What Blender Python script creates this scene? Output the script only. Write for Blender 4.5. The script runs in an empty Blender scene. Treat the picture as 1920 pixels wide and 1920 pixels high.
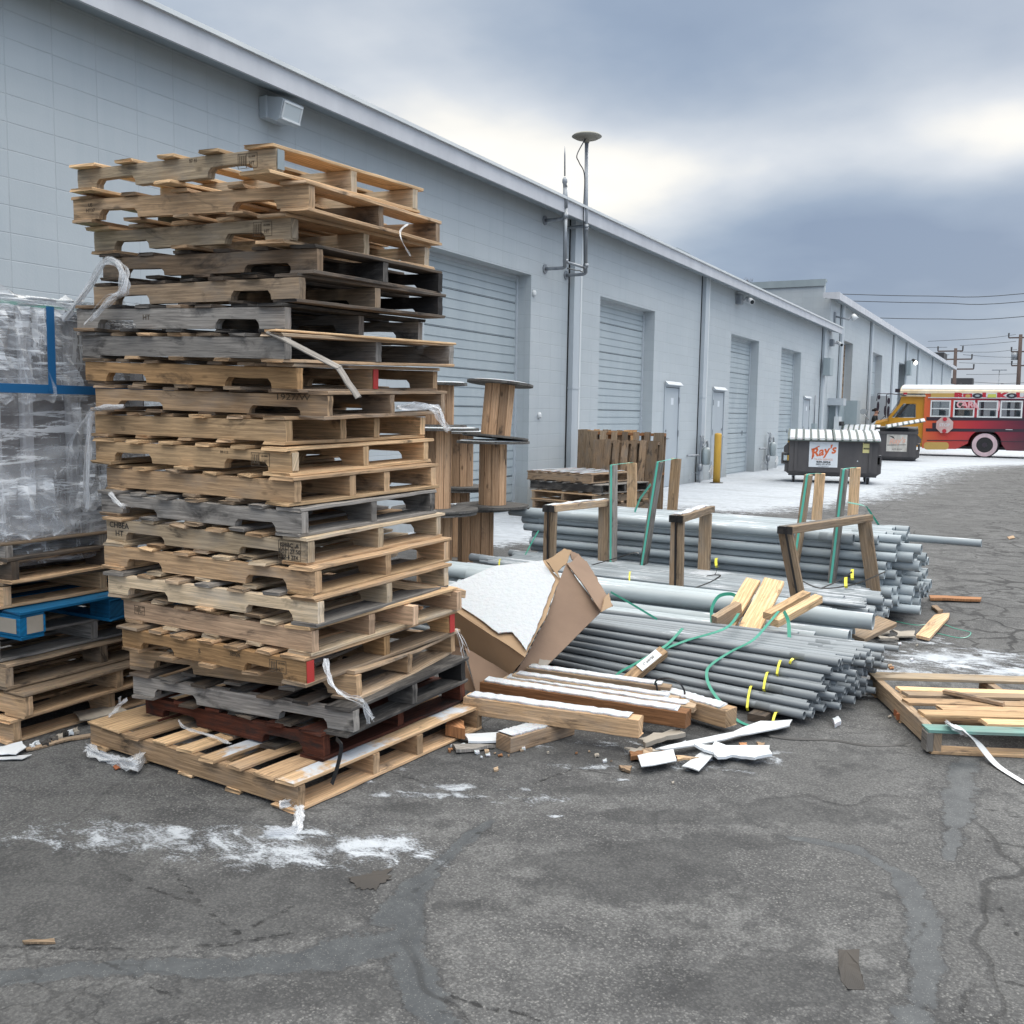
import bpy, math, random
import numpy as np
from mathutils import Vector, Matrix, Euler
random.seed(7)
R = math.radians
C = bpy.context.scene.collection
# ------------------------------------------------------------------ camera
EYE = 1.5; FPX = 1849.0; YAW = R(-28.05); PITCH = R(5.75); ROLL = R(0.92)
fw = Vector((math.sin(YAW)*math.cos(PITCH), math.cos(YAW)*math.cos(PITCH), -math.sin(PITCH)))
rt0 = Vector((math.cos(YAW), -math.sin(YAW), 0)); up0 = rt0.cross(fw)
rt = rt0*math.cos(ROLL)+up0*math.sin(ROLL); up = up0*math.cos(ROLL)-rt0*math.sin(ROLL)
cd = bpy.data.cameras.new('camera'); cam = bpy.data.objects.new('camera', cd); C.objects.link(cam)
cam.matrix_world = Matrix(((rt.x, up.x, -fw.x, 0), (rt.y, up.y, -fw.y, 0), (rt.z, up.z, -fw.z, EYE), (0, 0, 0, 1)))
cd.sensor_width = 36; cd.lens = FPX/1920*36; cd.clip_end = 2000; cd.clip_start = 0.05
bpy.context.scene.camera = cam
EYEP = Vector((0, 0, EYE))
def ray(px, py): return (rt*(px-960)+up*(960-py)+fw*FPX).normalized()
def G(px, py, z=0.0):
    v = ray(px, py); return EYEP+v*((z-EYE)/v.z)
def Wl(px, py, X=-6.85):
    v = ray(px, py); return EYEP+v*(X/v.x)
def Yp(px, py, Y):
    v = ray(px, py); return EYEP+v*(Y/v.y)
# ------------------------------------------------------------------ world
sc = bpy.context.scene
sc.view_settings.view_transform = 'Standard'; sc.view_settings.look = 'None'
sc.view_settings.exposure = 0.0; sc.view_settings.gamma = 1
w = bpy.data.worlds.new("World"); sc.world = w; w.use_nodes = True
nt = w.node_tree; nt.nodes.clear()
def N(t, typ, **kw):
    n = t.nodes.new(typ)
    for k, v in kw.items(): setattr(n, k, v)
    return n
SUN_EL = R(32); SUN_AZ = R(10)     # azimuth from +Y toward +X
out = N(nt, 'ShaderNodeOutputWorld'); bg1 = N(nt, 'ShaderNodeBackground'); bg2 = N(nt, 'ShaderNodeBackground')
sky = N(nt, 'ShaderNodeTexSky', sky_type='NISHITA', sun_disc=False, sun_elevation=SUN_EL, sun_rotation=SUN_AZ)
nt.links.new(sky.outputs[0], bg1.inputs[0]); bg1.inputs[1].default_value = 0.08
tc = N(nt, 'ShaderNodeTexCoord')
def vm(op, a, b=None, t=None):
    t = t or nt
    n = N(t, 'ShaderNodeVectorMath', operation=op)
    for i, x in enumerate((a, b)):
        if x is None: continue
        if hasattr(x, 'links'): t.links.new(x, n.inputs[i])
        elif isinstance(x, (int, float)): n.inputs['Scale'].default_value = x
        else: n.inputs[i].default_value = x
    return n.outputs['Value'] if op in ('DOT_PRODUCT', 'LENGTH') else n.outputs['Vector']
def mt(op, a, b=None, c=None, t=None, clamp=False):
    t = t or nt
    n = N(t, 'ShaderNodeMath', operation=op, use_clamp=clamp)
    for i, x in enumerate((a, b, c)):
        if x is None: continue
        if hasattr(x, 'links'): t.links.new(x, n.inputs[i])
        else: n.inputs[i].default_value = x
    return n.outputs[0]
D = tc.outputs['Generated']
def blob(px, py, wid, amp, vs=1.0):
    d = ray(px, py)
    diff = vm('SUBTRACT', D, tuple(d)); diff = vm('MULTIPLY', diff, (1, 1, vs))
    l = vm('LENGTH', diff); l = mt('DIVIDE', l, wid); l = mt('MULTIPLY', l, l); l = mt('MULTIPLY', l, -1.0)
    return mt('MULTIPLY', mt('EXPONENT', l), amp)
sep = N(nt, 'ShaderNodeSeparateXYZ'); nt.links.new(D, sep.inputs[0])
zc = mt('MAXIMUM', sep.outputs[2], 0.0); den = mt('ADD', zc, 0.22)
px_ = mt('DIVIDE', sep.outputs[0], den); py_ = mt('DIVIDE', sep.outputs[1], den)
cmb = N(nt, 'ShaderNodeCombineXYZ'); nt.links.new(px_, cmb.inputs[0]); nt.links.new(py_, cmb.inputs[1])
no1 = N(nt, 'ShaderNodeTexNoise'); no1.inputs['Scale'].default_value = 0.95; no1.inputs['Detail'].default_value = 5; no1.inputs['Roughness'].default_value = 0.5; no1.inputs['Distortion'].default_value = 0.15
nt.links.new(cmb.outputs[0], no1.inputs['Vector'])
no2 = N(nt, 'ShaderNodeTexNoise'); no2.inputs['Scale'].default_value = 3.0; no2.inputs['Detail'].default_value = 6; no2.inputs['Roughness'].default_value = .5; no2.inputs['Distortion'].default_value = .1; nt.links.new(cmb.outputs[0], no2.inputs['Vector'])
val = mt('ADD', mt('MULTIPLY', mt('SUBTRACT', no1.outputs[0], 0.5), 0.8), mt('MULTIPLY', mt('SUBTRACT', no2.outputs[0], 0.5), 0.40))
for b in [(1900, 235, .09, .38, 1.8), (1680, 300, .20, .28, 4.0), (1330, 330, .16, .26, 3.0), (1100, 370, .17, .40, 1.8), (860, 300, .15, .30, 1.6), (640, 160, .15, .22, 1.2), (1500, 440, .20, -.26, 2.4), (1750, 460, .26, -.22, 2.0), (1130, 120, .14, -.12, 1.4), (1400, 60, .25, -.06, 1.4), (520, 60, .18, .06, 1), (1850, 640, .3, .12, 6), (1800, 50, .2, .0, 1), (1600, 150, .2, .05, 2)]:
    val = mt('ADD', val, blob(*b))
zen = mt('MULTIPLY', mt('MULTIPLY', mt('SUBTRACT', sep.outputs[2], 0.42), 1.4, clamp=True), .9)
val = mt('ADD', mt('ADD', val, 0.33), zen)
ramp = N(nt, 'ShaderNodeValToRGB'); nt.links.new(val, ramp.inputs[0]); cr = ramp.color_ramp
cr.elements[0].position = 0.0; cr.elements[0].color = (.20, .265, .38, 1)
cr.elements[1].position = 1.0; cr.elements[1].color = (1.0, .97, .90, 1)
for p, c in ((.22, (.27, .34, .45, 1)), (.42, (.40, .46, .545, 1)), (.62, (.60, .635, .68, 1)), (.8, (.86, .84, .79, 1))):
    e = cr.elements.new(p); e.color = c
nt.links.new(ramp.outputs[0], bg2.inputs[0])
st = mt('ADD', .76, mt('MULTIPLY', zen, 2.6)); fill_lobe = mt('MAXIMUM', vm('DOT_PRODUCT', D, tuple(Vector((.80, -.38, .46)).normalized())), 0.0); st = mt('ADD', st, mt('MULTIPLY', mt('POWER', fill_lobe, 2.5), 1.15)); nt.links.new(st, bg2.inputs[1])  # extra glow added to the unseen sky behind the camera, brightens wall and pallets
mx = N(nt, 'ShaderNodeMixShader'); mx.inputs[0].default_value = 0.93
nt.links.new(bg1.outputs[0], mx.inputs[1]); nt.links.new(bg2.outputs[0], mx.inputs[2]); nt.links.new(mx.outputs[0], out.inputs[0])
sl = bpy.data.lights.new('sun', 'SUN'); sl.energy = 0.9; sl.angle = R(18); sl.color = (1, .96, .9)
so = bpy.data.objects.new('sun', sl); C.objects.link(so)
sd = Vector((math.sin(SUN_AZ)*math.cos(SUN_EL), math.cos(SUN_AZ)*math.cos(SUN_EL), math.sin(SUN_EL)))
so.rotation_euler = sd.to_track_quat('Z', 'Y').to_euler(); so.location = (0, 0, 30)
sc.view_settings.exposure = 0.62

# ------------------------------------------------------------------ materials
MT = {}
def mat(name, col=(.5, .5, .5), rough=.8, metal=0.0, build=None, **kw):
    m = bpy.data.materials.new(name); m.use_nodes = True; t = m.node_tree
    b = t.nodes['Principled BSDF']; b.inputs['Base Color'].default_value = (*col, 1); b.inputs['Roughness'].default_value = rough; b.inputs['Metallic'].default_value = metal
    for k, v in kw.items(): b.inputs[k].default_value = v
    if build: build(t, b)
    MT[name] = m; return m
def noise(t, vec, scale, detail=4, rough=.55, dist=0.0):
    n = N(t, 'ShaderNodeTexNoise'); n.inputs['Scale'].default_value = scale; n.inputs['Detail'].default_value = detail; n.inputs['Roughness'].default_value = rough; n.inputs['Distortion'].default_value = dist
    if vec is not None: t.links.new(vec, n.inputs['Vector'])
    return n.outputs[0]
def mapr(t, v, a, b, c=0.0, d=1.0):
    n = N(t, 'ShaderNodeMapRange'); n.inputs[1].default_value = a; n.inputs[2].default_value = b; n.inputs[3].default_value = c; n.inputs[4].default_value = d
    t.links.new(v, n.inputs[0]); return n.outputs[0]
def mixc(t, f, a, b, mode='MIX'):
    n = N(t, 'ShaderNodeMix', data_type='RGBA', blend_type=mode)
    for s, x in ((n.inputs[0], f), (n.inputs[6], a), (n.inputs[7], b)):
        if hasattr(x, 'links'): t.links.new(x, s)
        elif isinstance(x, (int, float)): s.default_value = x if s.type == 'VALUE' else (x, x, x, 1)
        else: s.default_value = (*x, 1) if len(x) == 3 else x
    return n.outputs[2]
def bump(t, b, h, strength=.3, dist=.01):
    n = N(t, 'ShaderNodeBump'); n.inputs['Strength'].default_value = strength; n.inputs['Distance'].default_value = dist
    t.links.new(h, n.inputs['Height']); t.links.new(n.outputs[0], b.inputs['Normal'])
def mapping(t, vec, scale=(1, 1, 1), loc=(0, 0, 0)):
    n = N(t, 'ShaderNodeMapping'); n.inputs['Scale'].default_value = scale; n.inputs['Location'].default_value = loc
    t.links.new(vec, n.inputs[0]); return n.outputs[0]
def coord(t, k='Object'): return N(t, 'ShaderNodeTexCoord').outputs[k]
def tint(t): return N(t, 'ShaderNodeAttribute', attribute_name='tint').outputs['Fac']

def snowtop(t, b, col, th=.55, amount=.5, scale=9, stretch=(1, 6, 6)):
    """frost lying on faces that look up"""
    g = N(t, 'ShaderNodeNewGeometry'); s = N(t, 'ShaderNodeSeparateXYZ'); t.links.new(g.outputs['Normal'], s.inputs[0])
    n = noise(t, mapping(t, coord(t), stretch), scale, 5, .65)
    n2 = noise(t, g.outputs['Position'], 2.1, 2, .5)
    a = mt('ADD', mt('MULTIPLY', mt('SUBTRACT', s.outputs[2], th, t=t), 2.6, t=t), mt('MULTIPLY', mt('SUBTRACT', n, .5, t=t), 2.2, t=t), t=t)
    a = mt('ADD', a, mt('MULTIPLY', mt('SUBTRACT', n2, .5, t=t), 3.0, t=t), t=t)
    f = mapr(t, a, 1.05-amount, 1.3-amount)
    return mixc(t, f, col, (.56, .59, .63))

def wood(name, base, dark=None, grey=0.25, stain=0.2, sat=1.03, frost=0.0):
    """grain runs along U; weather greys it in patches, stain adds black water marks"""
    dark = dark or tuple(c*.5 for c in base)
    def f(t, b):
        uv = coord(t, 'UV')
        g1 = noise(t, mapping(t, uv, (1.6, 34, 1)), 3, 6, .65, .6)
        g2 = noise(t, mapping(t, uv, (3, 120, 1)), 3, 3, .6, .2)
        gg = mt('ADD', mt('MULTIPLY', g1, .65, t=t), mt('MULTIPLY', g2, .35, t=t), t=t)
        col = mixc(t, mapr(t, gg, .40, .57), dark, base)
        # growth-ring wave
        wv = N(t, 'ShaderNodeTexWave', wave_type='BANDS', bands_direction='Y'); wv.inputs['Scale'].default_value = 14; wv.inputs['Distortion'].default_value = 6; wv.inputs['Detail'].default_value = 2; wv.inputs['Detail Scale'].default_value = .6
        t.links.new(mapping(t, uv, (.12, 1, 1)), wv.inputs['Vector'])
        col = mixc(t, mapr(t, wv.outputs['Fac'], .2, 1, 0, .5), col, tuple(c*.55 for c in base))
        # knots
        vo = N(t, 'ShaderNodeTexVoronoi'); vo.inputs['Scale'].default_value = 3.2; t.links.new(mapping(t, uv, (1, 2.2, 1)), vo.inputs['Vector'])
        col = mixc(t, mapr(t, vo.outputs['Distance'], .05, .10, .8, 0), col, tuple(c*.35 for c in dark))
        # weather
        n3 = noise(t, mapping(t, uv, (2.5, 6, 1)), 1.5, 4, .6, .3)
        lum = sum(base)/3
        gcol = (lum*.74, lum*.68, lum*.61)
        col = mixc(t, mapr(t, n3, .62-grey*.5, .82-grey*.4, 0, min(1, grey*1.6)), col, gcol)
        n4 = noise(t, mapping(t, uv, (3, 8, 1), (7, 3, 0)), 1.3, 5, .65, .5)
        col = mixc(t, mapr(t, n4, .60-stain*.25, .74-stain*.25, 0, .85), col, (.028, .026, .026))
        # tint per board
        v = mapr(t, tint(t), 0, 1, .58, 1.25)
        hs = N(t, 'ShaderNodeHueSaturation'); t.links.new(v, hs.inputs['Value']); t.links.new(col, hs.inputs['Color']); hs.inputs['Saturation'].default_value = sat
        cc = hs.outputs[0]
        if frost: cc = snowtop(t, b, cc, .85, frost, 7, (1, 1, 1))
        t.links.new(cc, b.inputs['Base Color'])
        bump(t, b, gg, .6, .005)
        b.inputs['Specular IOR Level'].default_value = .25
    return mat(name, rough=.86, build=f)
wood('fresh', (.80, .55, .325), grey=.12, stain=.04)
wood('freshfrost', (.78, .54, .33), grey=.12, stain=.03, frost=.55)
wood('greyfrost', (.33, .28, .23), grey=.3, stain=.2, frost=.5)
wood('tan', (.68, .46, .28), grey=.25, stain=.12)
wood('pale', (.78, .61, .42), grey=.32, stain=.10)
wood('orange', (.70, .43, .22), grey=.08, stain=.08)
wood('pink', (.72, .50, .34), grey=.10, stain=.0)
wood('brown', (.38, .265, .175), grey=.35, stain=.25)
wood('oldbrown', (.20, .145, .105), grey=.5, stain=.35)
wood('grey', (.35, .315, .28), (.11, .10, .092), grey=.4, stain=.22, sat=.8)
wood('darkgrey', (.15, .135, .122), (.05, .046, .043), grey=.3, stain=.6, sat=.8)
wood('black', (.05, .047, .047), (.025, .024, .024), grey=.2, stain=.7)
wood('red', (.15, .05, .03), (.06, .022, .016), grey=.08, stain=.4)
wood('redwood', (.42, .21, .105), grey=.08, stain=.02)
wood('spool', (.62, .40, .25), (.40, .24, .14), grey=.10, stain=.05)
wood('spoolflange', (.19, .178, .165), (.09, .082, .075), grey=.5, stain=.2, sat=.7)
wood('blue', (.012, .13, .27), (.008, .08, .19), grey=.0, stain=.1)
wood('dullbrown', (.47, .345, .235), grey=.3, stain=.12)

def f_snow(t, b):
    c = coord(t); n = noise(t, c, 40, 5, .6); bump(t, b, n, .5, .01)
    t.links.new(mixc(t, mapr(t, n, .3, .7), (.47, .49, .52), (.52, .54, .57)), b.inputs['Base Color'])
mat('snow', (.8, .82, .85), .75, build=f_snow)
MT['snow'].node_tree.nodes['Principled BSDF'].inputs['Subsurface Weight'].default_value = .1

def f_pipe(base, amount):
    def f(t, b):
        oi = N(t, 'ShaderNodeObjectInfo'); rv = mapr(t, oi.outputs['Random'], 0, 1, .78, 1.2)
        hs = N(t, 'ShaderNodeHueSaturation'); hs.inputs['Color'].default_value = (*base, 1); t.links.new(rv, hs.inputs['Value'])
        n = noise(t, mapping(t, coord(t), (1.5, 9, 9)), 3, 5, .6)
        col = mixc(t, mapr(t, n, .35, .8, 0, .35), hs.outputs[0], tuple(min(1, c*1.45) for c in base))
        col = snowtop(t, b, col, .80, amount)
        t.links.new(col, b.inputs['Base Color'])
        t.links.new(mapr(t, n, .3, .7, .34, .55), b.inputs['Roughness'])
    return f
mat('pipe_light', rough=.4, build=f_pipe((.31, .355, .385), .28))
mat('pipe_mid', rough=.4, build=f_pipe((.24, .27, .295), .60))
mat('pipe_dark', rough=.4, build=f_pipe((.205, .228, .248), .22))
mat('pipe_pale', rough=.4, build=f_pipe((.38, .43, .455), .42))
mat('hole', (.012, .013, .015), .9)

def f_wall(t, b):
    c = coord(t); s = N(t, 'ShaderNodeSeparateXYZ'); t.links.new(c, s.inputs[0])
    cb = N(t, 'ShaderNodeCombineXYZ'); t.links.new(mt('ADD', s.outputs[0], s.outputs[1], t=t), cb.inputs[0]); t.links.new(mt('ADD', s.outputs[2], .031, t=t), cb.inputs[1])
    wob = noise(t, c, 6, 3); wv = vm('ADD', cb.outputs[0], vm('SCALE', N2v(t, c, 5), .006, t), t)
    br = N(t, 'ShaderNodeTexBrick', offset=0.0, squash=1.0); br.inputs['Scale'].default_value = 1.0
    br.inputs['Brick Width'].default_value = .4; br.inputs['Row Height'].default_value = .2; br.inputs['Mortar Size'].default_value = .005; br.inputs['Mortar Smooth'].default_value = .6; br.inputs['Bias'].default_value = 0
    br.inputs['Color1'].default_value = (.97, .97, .97, 1); br.inputs['Color2'].default_value = (1.02, 1.02, 1.02, 1); br.inputs['Mortar'].default_value = (.86, .86, .87, 1)
    t.links.new(wv, br.inputs['Vector'])
    big = noise(t, mapping(t, c, (1, .35, 1.2)), 1.2, 5, .6)
    strk = noise(t, mapping(t, c, (3, 3, .25)), 2.5, 4, .6)
    vm_ = noise(t, c, 2.3, 3)
    col = mixc(t, mapr(t, big, .3, .7), (.405, .445, .47), (.455, .49, .51))
    col = mixc(t, mapr(t, strk, .5, .8, 0, .3), col, (.33, .385, .42))
    fine = noise(t, c, 55, 4, .7)
    f1 = mapr(t, vm_, .35, .6, .25, 1.0)
    col = mixc(t, f1, col, mixc(t, 1.0, col, br.outputs['Color'], 'MULTIPLY'))
    # splash dirt near the foot of the wall
    dz = mapr(t, mt('ADD', s.outputs[2], mt('MULTIPLY', strk, -.5, t=t), t=t), -.25, .35, .45, 0)
    col = mixc(t, dz, col, (.20, .20, .19))
    t.links.new(col, b.inputs['Base Color'])
    h = mt('ADD', mt('MULTIPLY', br.outputs['Fac'], -1.0, t=t), mt('MULTIPLY', fine, .35, t=t), t=t)
    bump(t, b, h, .5, .006)
def N2v(t, c, s):
    n = N(t, 'ShaderNodeTexNoise'); n.inputs['Scale'].default_value = s; t.links.new(c, n.inputs['Vector'])
    return vm('SUBTRACT', n.outputs['Color'], (.5, .5, .5), t)
mat('wall', rough=.55, build=f_wall)
def f_paint(a, bcol, sc=3, st=(1, 1, .3)):
    def f(t, b):
        c = coord(t); n = noise(t, mapping(t, c, st), sc, 5, .6)
        t.links.new(mixc(t, mapr(t, n, .35, .7), a, bcol), b.inputs['Base Color'])
        bump(t, b, noise(t, c, 60, 3), .12, .003)
    return f
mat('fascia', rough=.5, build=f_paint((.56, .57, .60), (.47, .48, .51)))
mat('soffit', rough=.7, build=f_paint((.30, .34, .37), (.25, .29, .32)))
mat('rollup', rough=.45, build=f_paint((.41, .46, .48), (.35, .40, .43), 2))
mat('entry', rough=.5, build=f_paint((.40, .44, .47), (.36, .40, .44), 2))
mat('spout', rough=.45, build=f_paint((.46, .50, .53), (.38, .42, .46), 2))
mat('spoutlite', rough=.45, build=f_paint((.66, .68, .68), (.55, .58, .60), 2))
mat('galv', (.24, .26, .29), .5, .5, build=f_paint((.22, .24, .27), (.34, .36, .38), 12))
mat('cabinet', rough=.5, build=f_paint((.30, .35, .37), (.26, .31, .33)))
mat('darkglass', (.02, .025, .03), .12)
mat('lens', (.55, .6, .62), .25)
mat('chrome', (.6, .6, .6), .2, 1.0)
mat('litlens', (1, 1, .9), .3)
_b = MT['litlens'].node_tree.nodes['Principled BSDF']; _b.inputs['Emission Color'].default_value = (1, .98, .88, 1); _b.inputs['Emission Strength'].default_value = 2.5
mat('yellow', rough=.55, build=f_paint((.62, .36, .05), (.50, .29, .05), 6))
mat('dump', rough=.5, build=f_paint((.055, .052, .055), (.085, .078, .078), 3))
mat('dumplid', rough=.6, build=f_paint((.06, .085, .08), (.10, .12, .115), 3))
mat('rubber', (.02, .02, .022), .8)
mat('white', rough=.5, build=f_paint((.52, .54, .56), (.60, .62, .64), 14))
mat('signwhite', rough=.45, build=f_paint((.62, .66, .70), (.70, .73, .76), 4))
mat('dirtysign', rough=.6, build=f_paint((.58, .56, .52), (.36, .33, .29), 9))
mat('ink', (.02, .02, .022), .8)
mat('stampink', (.10, .075, .05), .9)
mat('orangeink', (.62, .13, .04), .6)
mat('paleorange', (.62, .36, .28), .6)
mat('labelyellow', (.62, .56, .25), .6)
mat('mint', (.11, .52, .41), .4)
mat('greenstrap', (.03, .27, .19), .4)
mat('blackstrap', (.012, .012, .014), .35)
mat('yellowtape', (.72, .66, .05), .5)
mat('redpaint', (.45, .035, .03), .6)
mat('bluetape', (.01, .12, .30), .5)
mat('pole', rough=.9, build=f_paint((.075, .05, .045), (.11, .08, .07), 3))
mat('wire', (.03, .035, .04), .6)
mat('skin', (.42, .24, .18), .6)
mat('hair', (.02, .015, .015), .8)
mat('cloth', (.025, .03, .032), .9)
mat('jeans', (.05, .07, .11), .9)
mat('branch', (.12, .10, .09), .9)
mat('farroof', (.05, .05, .055), .8)
mat('leaf', (.30, .10, .04), .8)
def f_none(): pass
def f_card(a, bcol):
    def f(t, b):
        c = coord(t); n = noise(t, c, 3, 5, .6)
        wv = N(t, 'ShaderNodeTexWave', wave_type='BANDS'); wv.inputs['Scale'].default_value = 60; t.links.new(c, wv.inputs['Vector'])
        col = mixc(t, mapr(t, n, .3, .7), a, bcol); t.links.new(col, b.inputs['Base Color'])
        bump(t, b, mt('ADD', mt('MULTIPLY', wv.outputs['Fac'], .15, t=t), noise(t, c, 9, 4), t=t), .4, .006)
    return f
mat('card', rough=.9, build=f_card((.27, .185, .13), (.215, .145, .105)))
mat('cardtan', rough=.9, build=f_card((.40, .275, .17), (.33, .225, .14)))
mat('wetcard', rough=.8, build=f_card((.40, .36, .31), (.25, .22, .18)))

def film(name, dens=.35, col=(.80, .83, .87), scale=3.0, stretch=(1, 1, 2.2), bmp=.4, base=.12):
    m = bpy.data.materials.new(name); m.use_nodes = True; t = m.node_tree; t.nodes.clear(); MT[name] = m
    o = N(t, 'ShaderNodeOutputMaterial'); p = N(t, 'ShaderNodeBsdfPrincipled'); tr = N(t, 'ShaderNodeBsdfTransparent'); ms = N(t, 'ShaderNodeMixShader')
    p.inputs['Base Color'].default_value = (*col, 1); p.inputs['Roughness'].default_value = .2; p.inputs['Specular IOR Level'].default_value = .9
    c = coord(t); n = noise(t, mapping(t, c, stretch), scale, 5, .6, .7); n2 = noise(t, mapping(t, c, (.6, .6, 26)), 3, 4, .6, .5); n3 = noise(t, mapping(t, c, (22, 22, 1.5)), 1.5, 3, .6, .4)
    a = mapr(t, n, .42, .60, base*.5, base*1.6)
    rot = N(t, 'ShaderNodeMapping'); rot.inputs['Rotation'].default_value = (R(35), 0, R(90)); rot.inputs['Scale'].default_value = (1, 1, 9); t.links.new(c, rot.inputs[0])
    for vec, cs, lo_, hi_, w_ in ((mapping(t, c, (1, 1, 8)), 4, .53, .60, dens*1.5), (mapping(t, c, (9, 9, 1.1)), 1.6, .56, .60, dens*1.2), (rot.outputs[0], 2.5, .56, .60, dens*1.6)):
        rn = noise(t, vec, cs, 9, .72, .5); a = mt('MAXIMUM', a, mapr(t, rn, lo_, hi_, 0, min(1, w_)), t=t); last = rn
    t.links.new(a, ms.inputs[0]); t.links.new(tr.outputs[0], ms.inputs[1]); t.links.new(p.outputs[0], ms.inputs[2]); t.links.new(ms.outputs[0], o.inputs[0])
    bn = N(t, 'ShaderNodeBump'); bn.inputs['Strength'].default_value = bmp; bn.inputs['Distance'].default_value = .02; t.links.new(last, bn.inputs['Height']); t.links.new(bn.outputs[0], p.inputs['Normal'])
    return m
film('film', .46, base=.2); film('filmdense', .75, (.86, .88, .91), 9, (1, 1, 1), .2, .35)
def ragfilm(name, d):
    m = film(name, d, (.88, .90, .93)); t = m.node_tree; ms = [n for n in t.nodes if n.type == 'MIX_SHADER'][0]
    uv = coord(t, 'UV'); a = noise(t, mapping(t, uv, (3, 90, 1)), 2, 4, .6, .8); t.links.new(mapr(t, a, .38, .66, d*.15, d*1.25), ms.inputs[0])
ragfilm('rag', .42)
mat('wetdark', rough=.85, build=f_card((.060, .052, .045), (.038, .035, .033)))

# ------------------------------------------------------------------ mesh builder
class MB:
    def __init__(s): s.v = []; s.f = []; s.uv = []; s.t = []; s.sm = []; s.mi = []
    def face(s, idx, uv, t, smooth=False, mi=0):
        s.f.append(idx); s.uv.append(uv); s.t.append(t); s.sm.append(smooth); s.mi.append(mi)
    def loft(s, rings, cap=(True, True), tint_=None, smooth=False, closed=False, mi=0, capmi=None):
        t = random.random() if tint_ is None else tint_
        n = len(rings[0]); base = len(s.v); ou, ov = random.random()*9, random.random()*9
        for r in rings: s.v += [tuple(p) for p in r]
        per = [0.0]
        for i in range(n): per.append(per[-1]+(Vector(rings[0][(i+1) % n])-Vector(rings[0][i])).length)
        L = 0.0; m = len(rings)
        for k in range(m if closed else m-1):
            a = rings[k]; b = rings[(k+1) % m]; dl = (Vector(b[0])-Vector(a[0])).length
            for i in range(n):
                j = (i+1) % n; kb = (k+1) % m
                s.face([base+k*n+i, base+k*n+j, base+kb*n+j, base+kb*n+i],
                       [(L+ou, per[i]+ov), (L+ou, per[i+1]+ov), (L+dl+ou, per[i+1]+ov), (L+dl+ou, per[i]+ov)], t, smooth, mi)
            L += dl
        cm = mi if capmi is None else capmi
        for e, (do, k) in enumerate(zip(cap, (0, m-1))):
            if do and not closed:
                idx = [base+k*n+i for i in range(n)]; pts = [Vector(p) for p in rings[k]]
                c = sum(pts, Vector())/n; ex = (pts[0]-c); ex = ex.normalized() if ex.length > 1e-9 else Vector((1, 0, 0))
                nn = (pts[1]-c).cross(ex); nn = nn.normalized() if nn.length > 1e-9 else Vector((0, 0, 1)); ey = nn.cross(ex)
                uv = [((p-c).dot(ex)*.4+ou, (p-c).dot(ey)+ov) for p in pts]
                if e == 0: idx = idx[::-1]; uv = uv[::-1]
                s.face(idx, uv, t, False, cm)
        return s
    def board(s, p0, p1, w, h, upv=(0, 0, 1), n=6, jit=.0015, ch=.002, tint_=None, bow=0.0, mi=0):
        p0 = Vector(p0); p1 = Vector(p1); d = (p1-p0); L = d.length; d.normalize(); side = d.cross(Vector(upv)).normalized(); u = side.cross(d)
        prof = [(-w/2+ch, -h/2), (w/2-ch, -h/2), (w/2, -h/2+ch), (w/2, h/2-ch), (w/2-ch, h/2), (-w/2+ch, h/2), (-w/2, h/2-ch), (-w/2, -h/2+ch)]
        rings = []; rj = random.uniform(-1, 1)*jit*2
        for k in range(n+1):
            q = k/n; j1 = random.uniform(-jit, jit); j2 = random.uniform(-jit, jit)*.5; endk = jit*3 if k in (0, n) else 0
            ring = []
            for (a, b) in prof:
                ring.append(p0+d*(L*q+(random.uniform(-endk, endk) if endk else 0)+(a*rj*8 if endk else 0))+side*(a+j1)+u*(b+j2+bow*math.sin(math.pi*q)))
            rings.append(ring)
        return s.loft(rings, tint_=tint_, mi=mi)
    def box(s, c, sz, rot=None, ch=0.0, tint_=None, mi=0):
        c = Vector(c); rot = rot or Matrix.Identity(3); x, y, z = [q/2 for q in sz]
        rings = []
        prof = [(-y, -z), (y, -z), (y, z), (-y, z)] if not ch else [(-y+ch, -z), (y-ch, -z), (y, -z+ch), (y, z-ch), (y-ch, z), (-y+ch, z), (-y, z-ch), (-y, -z+ch)]
        for xx in ((-x, x) if not ch else (-x, -x+ch, x-ch, x)):
            k = 1.0 if not ch or abs(xx) < x-ch*.5 else None
            pr = prof if k else [(a-math.copysign(ch, a)*.7, b-math.copysign(ch, b)*.7) for a, b in prof]
            rings.append([c+rot@Vector((xx, a, b)) for a, b in pr])
        return s.loft(rings, tint_=tint_ if tint_ is not None else random.random(), mi=mi)
    def bb(s, x0, x1, y0, y1, z0, z1, **k): return s.box(((x0+x1)/2, (y0+y1)/2, (z0+z1)/2), (x1-x0, y1-y0, z1-z0), **k)
    def tube(s, path, r, n=10, cap=(True, True), smooth=True, **k):
        path = [Vector(p) for p in path]; rr = r if isinstance(r, (list, tuple)) else [r]*len(path); rings = []
        ref = Vector((0, 0, 1)); d0 = (path[1]-path[0]).normalized()
        if abs(d0.dot(ref)) > .9: ref = Vector((0, 1, 0))
        a = d0.cross(ref).normalized()
        for i, p in enumerate(path):
            d = (path[min(i+1, len(path)-1)]-path[max(i-1, 0)])
            d = d.normalized() if d.length > 1e-9 else d0
            a = (a-d*a.dot(d)); a = a.normalized() if a.length > 1e-6 else d.cross(Vector((0, 1, .1))).normalized(); b = d.cross(a)
            rings.append([p+(a*math.cos(q)+b*math.sin(q))*rr[i] for q in [2*math.pi*j/n for j in range(n)]])
        return s.loft(rings, cap=cap, smooth=smooth, **k)
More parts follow.
